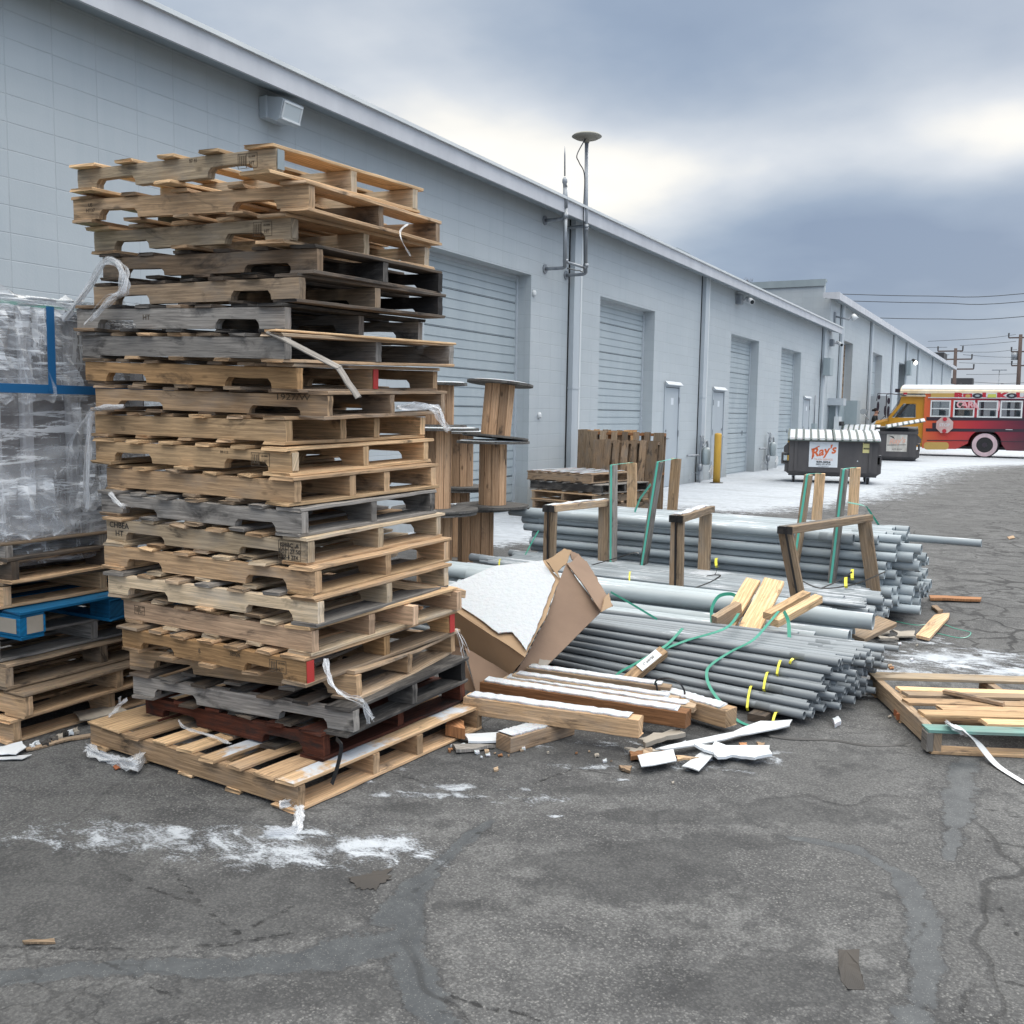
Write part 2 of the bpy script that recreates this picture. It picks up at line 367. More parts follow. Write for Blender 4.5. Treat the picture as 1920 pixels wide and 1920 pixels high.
    def ribbon(s, path, w, th=.0012, upv=(0, 0, 1), tw=0.0, mi=0):
        path = [Vector(p) for p in path]; rings = []
        for i, p in enumerate(path):
            d = (path[min(i+1, len(path)-1)]-path[max(i-1, 0)]).normalized(); sd_ = d.cross(Vector(upv))
            sd_ = sd_.normalized() if sd_.length > 1e-5 else Vector((1, 0, 0)); nn = sd_.cross(d)
            a = tw*i/len(path); s2 = sd_*math.cos(a)+nn*math.sin(a); n2 = nn*math.cos(a)-sd_*math.sin(a)
            ww = w[i] if isinstance(w, list) else w
            rings.append([p-s2*ww/2-n2*th/2, p+s2*ww/2-n2*th/2, p+s2*ww/2+n2*th/2, p-s2*ww/2+n2*th/2])
        return s.loft(rings, mi=mi)
    def poly(s, pts, ext, **k):
        """prism from a planar outline moved by ext"""
        ext = Vector(ext); return s.loft([[Vector(p) for p in pts], [Vector(p)+ext for p in pts]], **k)
    def build(s, name, mats, parent=None, M=None):
        me = bpy.data.meshes.new(name); me.from_pydata(s.v, [], s.f)
        ul = me.uv_layers.new(name='UVMap'); uvs = [c for u in s.uv for p in u for c in p]; ul.data.foreach_set('uv', uvs)
        at = me.attributes.new('tint', 'FLOAT', 'FACE'); at.data.foreach_set('value', s.t)
        me.polygons.foreach_set('use_smooth', s.sm); me.polygons.foreach_set('material_index', s.mi)
        for m in (mats if isinstance(mats, (list, tuple)) else [mats]): me.materials.append(MT[m])
        import bmesh as _bm
        b = _bm.new(); b.from_mesh(me); _bm.ops.recalc_face_normals(b, faces=b.faces); b.to_mesh(me); b.free()
        me.update(); o = bpy.data.objects.new(name, me); C.objects.link(o)
        if parent: o.parent = parent
        if M is not None: o.matrix_basis = M
        return o
def tag(o, label=None, cat=None, group=None, kind=None):
    if label: o['label'] = label
    if cat: o['category'] = cat
    if group: o['group'] = group
    if kind: o['kind'] = kind
    return o
def thing(name, label, cat, M=None, group=None):
    o = bpy.data.objects.new(name, None); C.objects.link(o); o.empty_display_size = .1
    if M is not None: o.matrix_world = M if isinstance(M, Matrix) else Matrix.Translation(Vector(M))
    return tag(o, label, cat, group)
def V(*a): return Vector(a)
def spline(pts, n=6):
    pts = [Vector(p) for p in pts]; o = []
    for i in range(len(pts)-1):
        p0 = pts[max(i-1, 0)]; p1 = pts[i]; p2 = pts[i+1]; p3 = pts[min(i+2, len(pts)-1)]
        for k in range(n):
            t = k/n; o.append(.5*((2*p1)+(p2-p0)*t+(2*p0-5*p1+4*p2-p3)*t*t+(3*p1-p0-3*p2+p3)*t**3))
    o.append(pts[-1]); return o
def text(s, size, M, m, parent, name='lettering', ext=.001, shear=0.0, offset=0.0, align='CENTER', sx=1.0):
    cu = bpy.data.curves.new(name, 'FONT'); cu.body = s; cu.size = size; cu.extrude = ext; cu.align_x = align; cu.align_y = 'CENTER'; cu.shear = shear; cu.offset = offset; cu.resolution_u = 3
    o = bpy.data.objects.new('tmp', cu); C.objects.link(o); dg = bpy.context.evaluated_depsgraph_get()
    me = bpy.data.meshes.new_from_object(o.evaluated_get(dg)); bpy.data.objects.remove(o); me.name = name
    me.materials.clear(); me.materials.append(MT[m]); o = bpy.data.objects.new(name, me); C.objects.link(o)
    if parent: o.parent = parent
    o.matrix_basis = M @ Matrix.Diagonal((sx, 1, 1, 1)); return o
def frame(o, x, y):     # 4x4 with given origin, x and y directions
    x = Vector(x).normalized(); y = Vector(y); z = x.cross(y).normalized(); y = z.cross(x)
    return Matrix(((x.x, y.x, z.x, o[0]), (x.y, y.y, z.y, o[1]), (x.z, y.z, z.z, o[2]), (0, 0, 0, 1)))

# ------------------------------------------------------------------ ground: one sheet, dense near the camera
def axis(segs):
    a = []
    for lo, hi, st_ in segs: a += list(np.arange(lo, hi, st_))
    return np.array(a+[segs[-1][1]])
gx = axis([(-300, -60, 40), (-60, -12, 6), (-12, -5, .5), (-5, -4, .1), (-4, 1.2, .022), (1.2, 4, .2), (4, 20, 2), (20, 300, 40)])
gy = axis([(-60, -4, 8), (-4, 0, 1), (0, 1.2, .2), (1.2, 5, .022), (5, 9, .06), (9, 24, .2), (24, 60, 1), (60, 600, 30)])
XX, YY = np.meshgrid(gx, gy)
def seg_d(pts, ws=None):
    """signed-free distance / local width to a polyline given in picture points on the ground"""
    P = [G(*p) for p in pts]; best = np.full(XX.shape, 1e9)
    for i in range(len(P)-1):
        ax, ay, bx, by = P[i].x, P[i].y, P[i+1].x, P[i+1].y; dx, dy = bx-ax, by-ay
        t = np.clip(((XX-ax)*dx+(YY-ay)*dy)/(dx*dx+dy*dy+1e-9), 0, 1)
        d = np.hypot(XX-ax-t*dx, YY-ay-t*dy)
        wd = ws[i]*(1-t)+ws[i+1]*t if ws else 1.0
        best = np.minimum(best, d/wd)
    return best
seal = np.minimum.reduce([seg_d([(922, 1538), (870, 1575), (820, 1625), (770, 1670), (730, 1720)], [.018, .03, .035, .045, .05]),
    seg_d([(770, 1680), (762, 1760), (770, 1830), (800, 1880), (840, 1930)], [.035, .045, .05, .05, .04]),
    seg_d([(760, 1760), (700, 1775), (620, 1790), (500, 1810), (380, 1812), (250, 1812), (120, 1822), (-60, 1840)], [.05, .07, .075, .06, .06, .045, .04, .05]),
    seg_d([(1812, 1420), (1800, 1490), (1788, 1560), (1780, 1610)], [.06, .06, .045, .02]),
    seg_d([(1480, 1570), (1600, 1590), (1690, 1640), (1722, 1700), (1735, 1760), (1728, 1830), (1712, 1930)], [.02, .03, .035, .05, .05, .045, .05])])
crack = np.minimum.reduce([seg_d(p) for p in ([(195, 1800), (270, 1840), (330, 1875), (400, 1912)], [(330, 1640), (385, 1705), (440, 1752), (520, 1715), (560, 1690)], [(-10, 1776), (120, 1778), (240, 1780), (420, 1772), (545, 1750)],
    [(850, 1868), (910, 1888), (975, 1900), (1010, 1918)], [(900, 1560), (850, 1600), (800, 1650), (760, 1690)], [(800, 1880), (845, 1905), (870, 1960)], [(1735, 1730), (1712, 1765), (1702, 1830), (1715, 1870), (1728, 1890)], [(1838, 1780), (1848, 1820), (1880, 1840), (1925, 1850)],
    [(1850, 1830), (1812, 1862), (1798, 1915)], [(1868, 1680), (1890, 1740), (1925, 1768)], [(1840, 1515), (1925, 1538)], [(1820, 1572), (1925, 1590)], [(380, 1700), (300, 1670), (220, 1640)], [(640, 1420), (900, 1500)],
    [(1560, 900), (1680, 940), (1640, 965), (1480, 975)], [(1630, 940), (1800, 990), (1920, 985)], [(1700, 905), (1850, 930), (1920, 925)], [(1740, 1040), (1790, 1060), (1800, 1110)], [(1150, 1452), (1080, 1440), (1000, 1470)])])
snow = np.zeros(XX.shape)
def spot(px, py, rx, ry, a, rot=0.0):
    global snow
    g = G(px, py); c, s_ = math.cos(rot), math.sin(rot); u = (XX-g.x)*c+(YY-g.y)*s_; v = -(XX-g.x)*s_+(YY-g.y)*c
    snow = np.maximum(snow, a*np.exp(-((u/rx)**2+(v/ry)**2)))
W_ = R(-28)   # screen horizontal direction on the ground is along the camera's right vector
for a in [(300, 1570, .7, .16, .60), (560, 1600, .5, .13, .72), (740, 1585, .12, .12, .7), (860, 1475, .2, .05, .75), (420, 1580, .50, .13, .62), (650, 1590, .22, .11, .70), (1010, 1500, .22, .07, .6), (150, 1560, .40, .08, .5), (820, 1490, .25, .05, .62), (1800, 1240, .8, .35, .7), (420, 1575, .42, .10, .5), (600, 1590, .35, .09, .62), (700, 1585, .10, .06, .78), (520, 1570, .18, .035, .8), (130, 1555, .3, .05, .45), (780, 1490, .16, .04, .5), (1030, 1500, .12, .035, .6), (560, 1560, .14, .03, .80), (620, 1600, .22, .06, .55), (500, 1600, .2, .05, .55), (680, 1582, .11, .04, .82), (420, 1562, .25, .06, .50), (180, 1550, .3, .06, .42), (520, 1550, .1, .03, .75), (850, 1480, .08, .02, .95), (760, 1492, .16, .035, .6), (1010, 1500, .11, .03, .62), (940, 1505, .10, .02, .7), (1040, 1530, .035, .012, .9), (985, 1480, .03, .03, .8),
          (1780, 1235, .55, .28, .80), (1700, 1262, .35, .12, .66), (1900, 1262, .4, .2, .85), (1660, 1310, .25, .1, .55), (1720, 1200, .3, .2, .5), (1130, 1438, .25, .05, .42), (1170, 1462, .05, .015, .8), (1180, 1400, .3, .12, .45), (690, 1465, .05, .02, .7), (1380, 1420, .3, .12, .5), (1320, 1440, .4, .1, .42), (1100, 1440, .05, .02, .7),
          (1640, 1290, .1, .05, .7), (1010, 1395, .2, .08, .5), (700, 1440, .2, .05, .4)]:
    spot(*a, rot=-YAW*0+R(28))
ex = np.interp(YY, [8.5, 9.5, 11, 12.5, 13.5, 14.5, 16, 20, 26, 31, 36, 39, 41, 60, 62], [-6.5, -5.2, -5.0, -4.7, -4.5, -4.2, -3.4, -2.35, -2.2, -2.1, -1.0, .6, 18, 25, 3])
apron = np.clip(.5+(ex-XX)/np.clip(.05*YY, .4, 1.6)*.5, 0, 1)*np.clip((YY-8.0)/1.5, 0, 1)
g_ = G(1310, 962); patch = np.exp(-(((XX-g_.x+.2)/.9)**2+((YY-g_.y+.4)/1.4)**2)); apron = apron*(1-.55*patch)
apron = np.maximum(apron, .40*np.exp(-(((XX+3.6)/1.2)**2+((YY-13.5)/1.6)**2)))
snow = np.maximum(snow, apron*.92)
wet = np.zeros(XX.shape)
for px, py, rx, ry, a in [(250, 1700, .6, .25, .75), (560, 1680, .35, .18, .7), (1200, 1620, .35, .22, .6), (1420, 1850, .35, .14, .6), (120, 1670, .35, .2, .9), (330, 1690, .3, .2, .85), (560, 1640, .25, .12, .8), (30, 1600, .3, .08, .6), (480, 1730, .25, .12, .7), (450, 1870, .3, .1, .7), (640, 1860, .25, .1, .75), (100, 1900, .3, .1, .6), (765, 1515, .09, .05, 1.0), (1100, 1480, .3, .06, .65), (1230, 1530, .25, .07, .75), (1370, 1580, .2, .08, .7), (1180, 1590, .2, .06, .75), (1200, 1660, .22, .09, .85), (1120, 1640, .15, .06, .7), (1340, 1640, .1, .05, .6), (1330, 1860, .2, .09, .85), (1480, 1870, .15, .06, .7), (1510, 1520, .35, .12, .55), (900, 1560, .05, .03, .7), (1660, 1680, .06, .04, .5), (1120, 1395, .9, .35, .55), (700, 1420, 1.2, .3, .4), (1900, 1700, .1, .08, .6), (850, 1700, .15, .05, .6), (1300, 962, .9, .5, .9)]:
    g = G(px, py); c, s_ = math.cos(R(28)), math.sin(R(28)); u = (XX-g.x)*c+(YY-g.y)*s_; v = -(XX-g.x)*s_+(YY-g.y)*c
    wet = np.maximum(wet, a*np.exp(-((u/rx)**2+(v/ry)**2)))
nx_, ny_ = len(gx), len(gy)
rng = np.random.default_rng(3)
ZZ = np.zeros(XX.shape)
co = np.stack([XX.ravel(), YY.ravel(), ZZ.ravel()], 1)
ii = np.arange(nx_*ny_).reshape(ny_, nx_)
fa = np.stack([ii[:-1, :-1], ii[:-1, 1:], ii[1:, 1:], ii[1:, :-1]], -1).reshape(-1, 4)
me = bpy.data.meshes.new('ground'); me.vertices.add(len(co)); me.vertices.foreach_set('co', co.ravel())
me.loops.add(fa.size); me.loops.foreach_set('vertex_index', fa.ravel()); me.polygons.add(len(fa)); me.polygons.foreach_set('loop_start', np.arange(0, fa.size, 4)); me.update(calc_edges=True)
for nm, arr in (('snow', snow), ('wet', wet), ('seal', np.clip(seal, 0, 5)), ('crack', np.clip(crack, 0, 5))):
    at = me.attributes.new(nm, 'FLOAT', 'POINT'); at.data.foreach_set('value', arr.ravel().astype(np.float32))
def f_ground(t, b):
    g = N(t, 'ShaderNodeNewGeometry').outputs['Position']
    A = lambda n: N(t, 'ShaderNodeAttribute', attribute_name=n).outputs['Fac']
    # aggregate chips
    def chips(scale):
        vo = N(t, 'ShaderNodeTexVoronoi'); vo.inputs['Scale'].default_value = scale; vo.inputs['Randomness'].default_value = 1.0; t.links.new(vm('ADD', g, vm('SCALE', N2v(t, g, scale*.8), .012, t), t), vo.inputs['Vector'])
        s = N(t, 'ShaderNodeSeparateColor'); t.links.new(vo.outputs['Color'], s.inputs[0]); return vo.outputs['Distance'], s.outputs[0]
    d1, r1 = chips(105); d2, r2 = chips(200)
    n_f = noise(t, g, 90, 6, .75)
    n_m = noise(t, g, 2.2, 6, .62, .6); n_l = noise(t, g, .45, 4, .55, .4); n_s = noise(t, g, 12, 5, .65, .3)
    col = mixc(t, mapr(t, n_m, .38, .64), (.088, .089, .091), (.215, .216, .216))
    col = mixc(t, mapr(t, n_l, .46, .60, 0, .65), col, (.205, .205, .203))
    n_x = noise(t, g, 5.5, 7, .72, .9); col = mixc(t, mapr(t, n_x, .38, .56, .6, 0), col, (.050, .051, .054))
    col = mixc(t, mapr(t, n_f, .38, .62, .55, 0), col, (.045, .045, .047))
    chipm = mt('MULTIPLY', mapr(t, r1, .42, .62), mapr(t, d1, .28, .50, 1, 0), t=t)
    chipc = mixc(t, mapr(t, r2, 0, 1, 0, .9), (.13, .13, .128), (.30, .298, .29))
    col = mixc(t, mapr(t, d1, .45, .62, 0, .35), col, (.03, .03, .032))
    col = mixc(t, mt('MULTIPLY', chipm, mapr(t, n_s, .35, .65, .25, .85), t=t), col, chipc)
    chip2 = mt('MULTIPLY', mapr(t, r2, .72, .8), mapr(t, d2, .25, .4, 1, 0), t=t)
    col = mixc(t, mt('MULTIPLY', chip2, .45, t=t), col, (.24, .238, .232))
    # damp dark stains
    wv = mt('ADD', mt('MULTIPLY', A('wet'), 1.15, t=t), mt('MULTIPLY', mt('SUBTRACT', n_m, .5, t=t), 2.6, t=t), t=t)
    wv = mt('ADD', wv, mt('MULTIPLY', mt('SUBTRACT', n_s, .5, t=t), 1.6, t=t), t=t)
    wf = mapr(t, wv, .20, .42)
    # large stains everywhere
    wl = mapr(t, mt('ADD', n_l, mt('MULTIPLY', n_x, .35, t=t), t=t), .70, .78, 0, .6)
    wf = mt('MAXIMUM', wf, wl, t=t)
    col = mixc(t, mt('MULTIPLY', wf, .80, t=t), col, mixc(t, .38, (.030, .031, .033), col))
    # tar sealing strips
    sv = mt('ADD', A('seal'), mt('ADD', mt('MULTIPLY', mt('SUBTRACT', noise(t, g, 11, 7, .75), .5, t=t), 3.4, t=t), mt('MULTIPLY', mt('SUBTRACT', noise(t, g, 3.5, 3, .5), .5, t=t), 2.0, t=t), t=t), t=t)
    sf = mapr(t, sv, .74, .98, 1, 0)
    sedge = mt('MULTIPLY', mapr(t, sv, .80, .98), mapr(t, sv, 1.0, 1.18, 1, 0), t=t); col = mixc(t, mt('MULTIPLY', sedge, .55, t=t), col, (.03, .03, .032))
    sc_ = mixc(t, mapr(t, n_s, .35, .65), (.044, .049, .055), (.072, .079, .085)); sc_ = mixc(t, mt('MULTIPLY', chip2, .45, t=t), sc_, (.3, .3, .29))
    col = mixc(t, mt('MULTIPLY', sf, .9, t=t), col, sc_)
    # cracks: drawn ones plus a random network that fades in and out
    cn = mt('MULTIPLY', mt('SUBTRACT', noise(t, g, 30, 4, .7), .5, t=t), .05, t=t)
    cf = mt('MULTIPLY', mapr(t, mt('ADD', A('crack'), cn, t=t), .002, .009, 1, 0), mapr(t, noise(t, g, 3, 3), .35, .55, .4, 1), t=t)
    def net(scale, wdt, lo, hi):
        ve = N(t, 'ShaderNodeTexVoronoi', feature='DISTANCE_TO_EDGE'); ve.inputs['Scale'].default_value = scale
        t.links.new(vm('ADD', g, vm('SCALE', N2v(t, g, scale*2.2), .55/scale, t), t), ve.inputs['Vector'])
        m_ = mapr(t, ve.outputs['Distance'], wdt*.4, wdt, 1, 0)
        return mt('MULTIPLY', m_, mapr(t, noise(t, g, .5, 2), lo, hi), t=t)
    s = N(t, 'ShaderNodeSeparateXYZ'); t.links.new(g, s.inputs[0])
    far = mapr(t, s.outputs[1], 5.0, 7.5); rgt = mapr(t, s.outputs[0], -1.4, -.2)
    cf2 = mt('MULTIPLY', net(2.4, .045, .25, .42), mt('MULTIPLY', far, rgt, t=t), t=t)
    cf4 = net(5.5, .03, .56, .66); cf2 = mt('MAXIMUM', cf2, mt('MULTIPLY', cf4, .7, t=t), t=t)
    cf3 = net(.7, .010, .44, .56)
    cf = mt('MAXIMUM', cf, mt('MAXIMUM', mt('MULTIPLY', cf2, .9, t=t), mt('MULTIPLY', cf3, .6, t=t), t=t), t=t)
    col = mixc(t, mt('MULTIPLY', cf, .85, t=t), col, (.018, .018, .019))
    # dusting of snow
    sn = A('snow')
    st1 = noise(t, mapping(t, g, (70, 110, 60)), 1, 5, .75); st2 = noise(t, mapping(t, g, (7, 12, 6)), 1, 5, .65, .8); st3 = noise(t, mapping(t, g, (.9, 2.2, 1)), 1, 5, .6, .6)
    th = mt('ADD', mt('MULTIPLY', mt('SUBTRACT', st1, .5, t=t), 2.0, t=t), mt('ADD', mt('MULTIPLY', mt('SUBTRACT', st2, .5, t=t), 3.0, t=t), mt('MULTIPLY', mt('SUBTRACT', st3, .5, t=t), 1.2, t=t), t=t), t=t)
    th = mt('MULTIPLY', th, mapr(t, sn, .6, .95, 1, .45), t=t)
    snv = mt('ADD', sn, mt('MULTIPLY', th, .62, t=t), t=t)
    sfac = mt('MULTIPLY', mt('ADD', mapr(t, snv, .42, .58, 0, .45), mapr(t, snv, .58, .72, 0, .5), t=t), mapr(t, sn, .08, .3), t=t)
    # tyre/foot tracks thin the far apron
    tr = noise(t, mapping(t, g, (.5, 3.5, 1)), 1.2, 4, .6, .5)
    sfac = mt('MULTIPLY', sfac, mapr(t, tr, .50, .70, 1, .72), t=t)
    col = mixc(t, sfac, col, mixc(t, mapr(t, st2, .3, .7), (.36, .39, .43), (.52, .555, .60)))
    t.links.new(col, b.inputs['Base Color'])
    ro = mt('SUBTRACT', .93, mt('MULTIPLY', sf, .28, t=t), t=t); t.links.new(ro, b.inputs['Roughness'])
    h = mt('ADD', mt('MULTIPLY', chipm, .6, t=t), mt('ADD', n_f, mt('MULTIPLY', cf, -3.0, t=t), t=t), t=t)
    h = mt('ADD', h, mt('MULTIPLY', sfac, 1.5, t=t), t=t)
    h2 = mixc(t, sf, h, .8)
    bump(t, b, h2, .55, .006)
    b.inputs['Specular IOR Level'].default_value = .3
mat('ground', rough=.95, build=f_ground); me.materials.append(MT['ground'])
gro = bpy.data.objects.new('ground', me); C.objects.link(gro); tag(gro, kind='structure')
# ------------------------------------------------------------------ buildings
WX = -6.85; ZT = 4.62
def facade(parent, y0, y1, ztop, openings, depth=.42):
    m = MB(); y = y0
    for (a, b, zt) in sorted(openings):
        m.bb(WX-.45, WX, y, a, -.3, ztop); m.bb(WX-.45, WX, a, b, zt, ztop); y = b
    m.bb(WX-.45, WX, y, y1, -.3, ztop)
    return m.build('wall', 'wall', parent)
def rollup(parent, a, b, zt, rec=.25, m_='rollup', label=None):
    m = MB(); z = 0.0; X = WX-rec; m.bb(X-.05, X, a, b, -.05, zt)
    sec = .52
    z = .02
    while z < zt-.02:
        z1 = min(z+sec, zt)
        zz = z+.004
        for k in range(4):   # four pressed ribs in each panel
            h = (z1-z-.012)/4; m.bb(X-.002, X+.012, a+.005, b-.005, zz+.008, zz+h-.012 if h > .03 else zz+h)
            m.bb(X-.003, X+.006, a+.005, b-.005, zz+h-.010, zz+h-.003) if h > .03 else None
            zz += h
        z = z1
    o = m.build('roller_door', m_, parent)
    if label: o['label'] = label
    m = MB(); z = sec+.02
    while z < zt-.05:
        m.bb(X+.0005, X+.004, a+.003, b-.003, z-.014, z-.003); z += sec
    m.build('panel_gap', 'hole', o)
    m = MB(); m.bb(X+.0, X+.035, a+.0, a+.05, 0, zt); m.bb(X+.0, X+.035, b-.05, b, 0, zt); m.bb(X, X+.03, a+.05, b-.05, zt-.05, zt); m.build('door_track', 'spout', o)
    m = MB(); yy = b-.55; m.bb(X+.012, X+.04, yy, yy+.02, 1.0, 1.12); m.build('handle', 'galv', o)
    return o
def downspout(parent, y, ztop, w_=.24):
    m = MB(); m.bb(WX, WX+.10, y-w_*.62, y+w_*.38, .06, ztop); o = m.build('downspout', 'spout', parent)
    m = MB(); m.bb(WX, WX+.105, y+w_*.38, y+w_*.38+.055, .8, ztop-.02); m.build('trim', 'spoutlite', o)
    m = MB(); m.bb(WX, WX+.015, y-w_*.62-.022, y-w_*.62, .0, ztop); m.build('joint', 'hole', o)
    m = MB(); [m.bb(WX, WX+.108, y-w_*.66, y+w_*.5, z, z+.03) for z in (1.9,)]; m.build('bracket', 'spout', o)
    return o
def entry(parent, a, b, zt, hinge_far=True):
    X = WX
    m = MB(); m.bb(X+.001, X+.02, a-.05, a, 0, zt); m.bb(X+.001, X+.02, b, b+.05, 0, zt); m.bb(X+.001, X+.02, a-.05, b+.05, zt, zt+.05); fr = m.build('door_frame', 'entry', parent)
    m = MB(); m.bb(X-.01, X+.006, a+.006, b-.006, .02, zt-.006); d = m.build('entry_door', 'entry', parent)
    m = MB(); m.poly([(X+.021, a-.06, zt+.12), (X+.09, a-.06, zt+.05), (X+.09, a-.06, zt+.035), (X+.021, a-.06, zt+.03)], (0, b-a+.12, 0)); m.build('rain_hood', 'entry', fr)
    m = MB(); m.bb(X+.0062, X+.008, a-.002, a+.006, .02, zt); m.bb(X+.0062, X+.008, b-.006, b+.002, .02, zt); m.bb(X+.0062, X+.0085, a, b, zt-.012, zt); m.build('door_gap', 'hole', d)
    m = MB(); mid = (a+b)/2; m.bb(X+.006, X+.0075, mid-.06, mid+.1, 1.72, 1.86); m.build('sticker', 'signwhite', d)
    hy = a+.09 if hinge_far else b-.09
    m = MB(); m.tube([(X+.006, hy, 1.02), (X+.055, hy, 1.02)], .022, 10); m.tube([(X+.05, hy, 1.02), (X+.055, hy+(.11 if hinge_far else -.11), 1.015)], .010, 8); m.tube([(X+.006, hy, 1.18), (X+.02, hy, 1.18)], .028, 10); m.build('handle', 'galv', d)
    m = MB(); hh = b if hinge_far else a
    for z in (.3, 1.05, 1.75): m.bb(X+.02, X+.03, hh-.012, hh+.012, z, z+.13)
    m.build('hinge', 'galv', d); return d
b1 = thing('warehouse', 'long pale blue painted block warehouse with roller doors, running back from behind the pallet stacks', 'warehouse', (WX, 15, 0))
IM = Matrix.Translation((-WX, -15, 0))
def P1(o): o.matrix_basis = IM @ o.matrix_basis; return o
ops1 = [(10.45, 13.35, 3.55), (15.98, 18.72, 3.53), (24.17, 26.88, 3.52), (29.5, 32.19, 3.54)]
kids = [facade(b1, -4, 36.62, ZT, ops1)]
for (a, b, zt) in ops1: kids.append(rollup(b1, a, b, zt))
for y in (14.83, 21.83, 35.55): kids.append(downspout(b1, y, ZT))
kids.append(entry(b1, 19.45, 20.3, 2.08, True)); kids.append(entry(b1, 22.8, 23.68, 2.07, False)); kids.append(entry(b1, 32.85, 33.75, 2.08, True))
m = MB()   # eave: fascia and sloping soffit
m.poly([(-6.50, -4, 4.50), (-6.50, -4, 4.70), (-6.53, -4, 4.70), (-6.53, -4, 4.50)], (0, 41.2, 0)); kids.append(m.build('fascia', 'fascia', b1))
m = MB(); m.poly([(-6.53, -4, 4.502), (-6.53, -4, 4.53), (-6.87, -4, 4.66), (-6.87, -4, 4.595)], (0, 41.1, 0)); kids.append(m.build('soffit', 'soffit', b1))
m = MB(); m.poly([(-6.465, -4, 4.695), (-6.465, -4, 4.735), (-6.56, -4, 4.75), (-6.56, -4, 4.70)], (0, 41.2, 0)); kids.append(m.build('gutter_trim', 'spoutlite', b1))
m = MB(); m.poly([(-6.56, -4, 4.66), (-6.56, -4, 4.74), (-26, -4, 5.1), (-26, -4, 4.0)], (0, 40.6, 0)); kids.append(m.build('roof', 'farroof', b1))
m = MB(); m.bb(-26, WX-.45, -4, -3.8, 0, 4.6); kids.append(m.build('end_wall', 'wall', b1))
for k in b1.children: P1(k)
b2 = thing('rear_warehouse', 'taller pale blue block warehouse continuing the row behind the first one', 'warehouse', (WX, 60, 0))
IM2 = Matrix.Translation((-WX, -60, 0)); kids = []
ZT2 = 5.72
ops2 = [(39.0, 41.7, 4.46), (46.95, 50.0, 4.47), (56.2, 59.2, 4.5), (67.0, 69.0, 3.5), (70.0, 72, 3.5), (82, 84, 2.4)]
kids.append(facade(b2, 36.66, 90, ZT2, ops2))
for i, (a, b, zt) in enumerate(ops2): kids.append(rollup(b2, a, b, zt, m_='rollup' if i != 0 else 'brown', label='brown plank door with pale peeling marks' if i == 0 else None, rec=.3))
for y in (38.85, 46.1, 53.6, 58.9, 64.9, 73.8, 81.5): kids.append(downspout(b2, y, ZT2, .34))
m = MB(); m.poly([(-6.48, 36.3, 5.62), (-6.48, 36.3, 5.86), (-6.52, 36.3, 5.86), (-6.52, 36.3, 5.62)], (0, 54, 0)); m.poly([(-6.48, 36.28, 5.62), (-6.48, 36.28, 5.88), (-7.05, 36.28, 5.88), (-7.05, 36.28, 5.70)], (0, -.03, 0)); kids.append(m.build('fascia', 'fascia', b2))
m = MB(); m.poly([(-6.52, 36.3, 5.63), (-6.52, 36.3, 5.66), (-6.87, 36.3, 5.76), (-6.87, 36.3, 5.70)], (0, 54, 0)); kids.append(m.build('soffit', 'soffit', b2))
m = MB(); m.bb(-22, WX-.451, 36.66, 36.9, 3.9, 5.72); m.bb(-22, -7.1, 36.66, 36.9, 5.72, 6.32); kids.append(m.build('parapet_wall', 'wall', b2))
m = MB(); m.bb(-22, -7.06, 36.60, 36.95, 6.32, 6.40); m.bb(-22, -7.06, 36.60, 36.655, 6.16, 6.32); kids.append(m.build('coping', 'cabinet', b2))
m = MB(); m.bb(-7.9, -7.02, 36.6, 36.66, 4.62, 5.02); o = m.build('louvre', 'hole', b2); kids.append(o)
m = MB(); [m.bb(-7.85+.28*i, -7.67+.28*i, 36.58, 36.62, 4.93, 4.97) for i in range(3)]; m.build('slat', 'fascia', o)
m = MB(); m.poly([(-6.55, 37, 5.75), (-6.55, 37, 5.88), (-24, 37, 6.3), (-24, 37, 5.2)], (0, 53, 0)); kids.append(m.build('roof', 'farroof', b2))
m = MB(); m.bb(-8.4, -7.0, 84, 87, 5.8, 6.7); kids.append(m.build('roof_unit', 'farroof', b2))
for k in b2.children: k.matrix_basis = IM2 @ k.matrix_basis
# bare open steel door swung out of the rear warehouse
_l = Yp(1609, 742, 48.6); _r = Yp(1668, 740, 48.6); t = thing('open_door', 'wide grey steel door swung open behind the bus hood', 'door', (_l.x, 48.6, 0))
m = MB(); m.bb(.02, _r.x-_l.x, -.03, .03, .1, _l.z); o = m.build('door_leaf', 'entry', t)
m = MB(); m.bb(.0, .02, -.05, .5, .0, 2.5); m.bb(.02, .08, -.25, -.032, .0, 2.45); m.build('door_frame', 'galv', t)
# far low building behind the bus
t = thing('distant_shed', 'low dark shed with white edged roof at the far end of the row', 'shed', (-6.5, 96, 0))
m = MB(); m.bb(-3, 0, 0, 20, 0, 4.2); m.build('wall', 'brown', t)
m = MB(); m.poly([(.3, -.3, 4.15), (.3, -.3, 4.4), (-3.3, -.3, 5.3), (-3.3, -.3, 5.05)], (0, 21, 0)); m.build('roof', 'fascia', t)
m = MB(); m.bb(-1.6, .6, 6, 8, 4.4, 5.4); m.build('chimney', 'farroof', t)

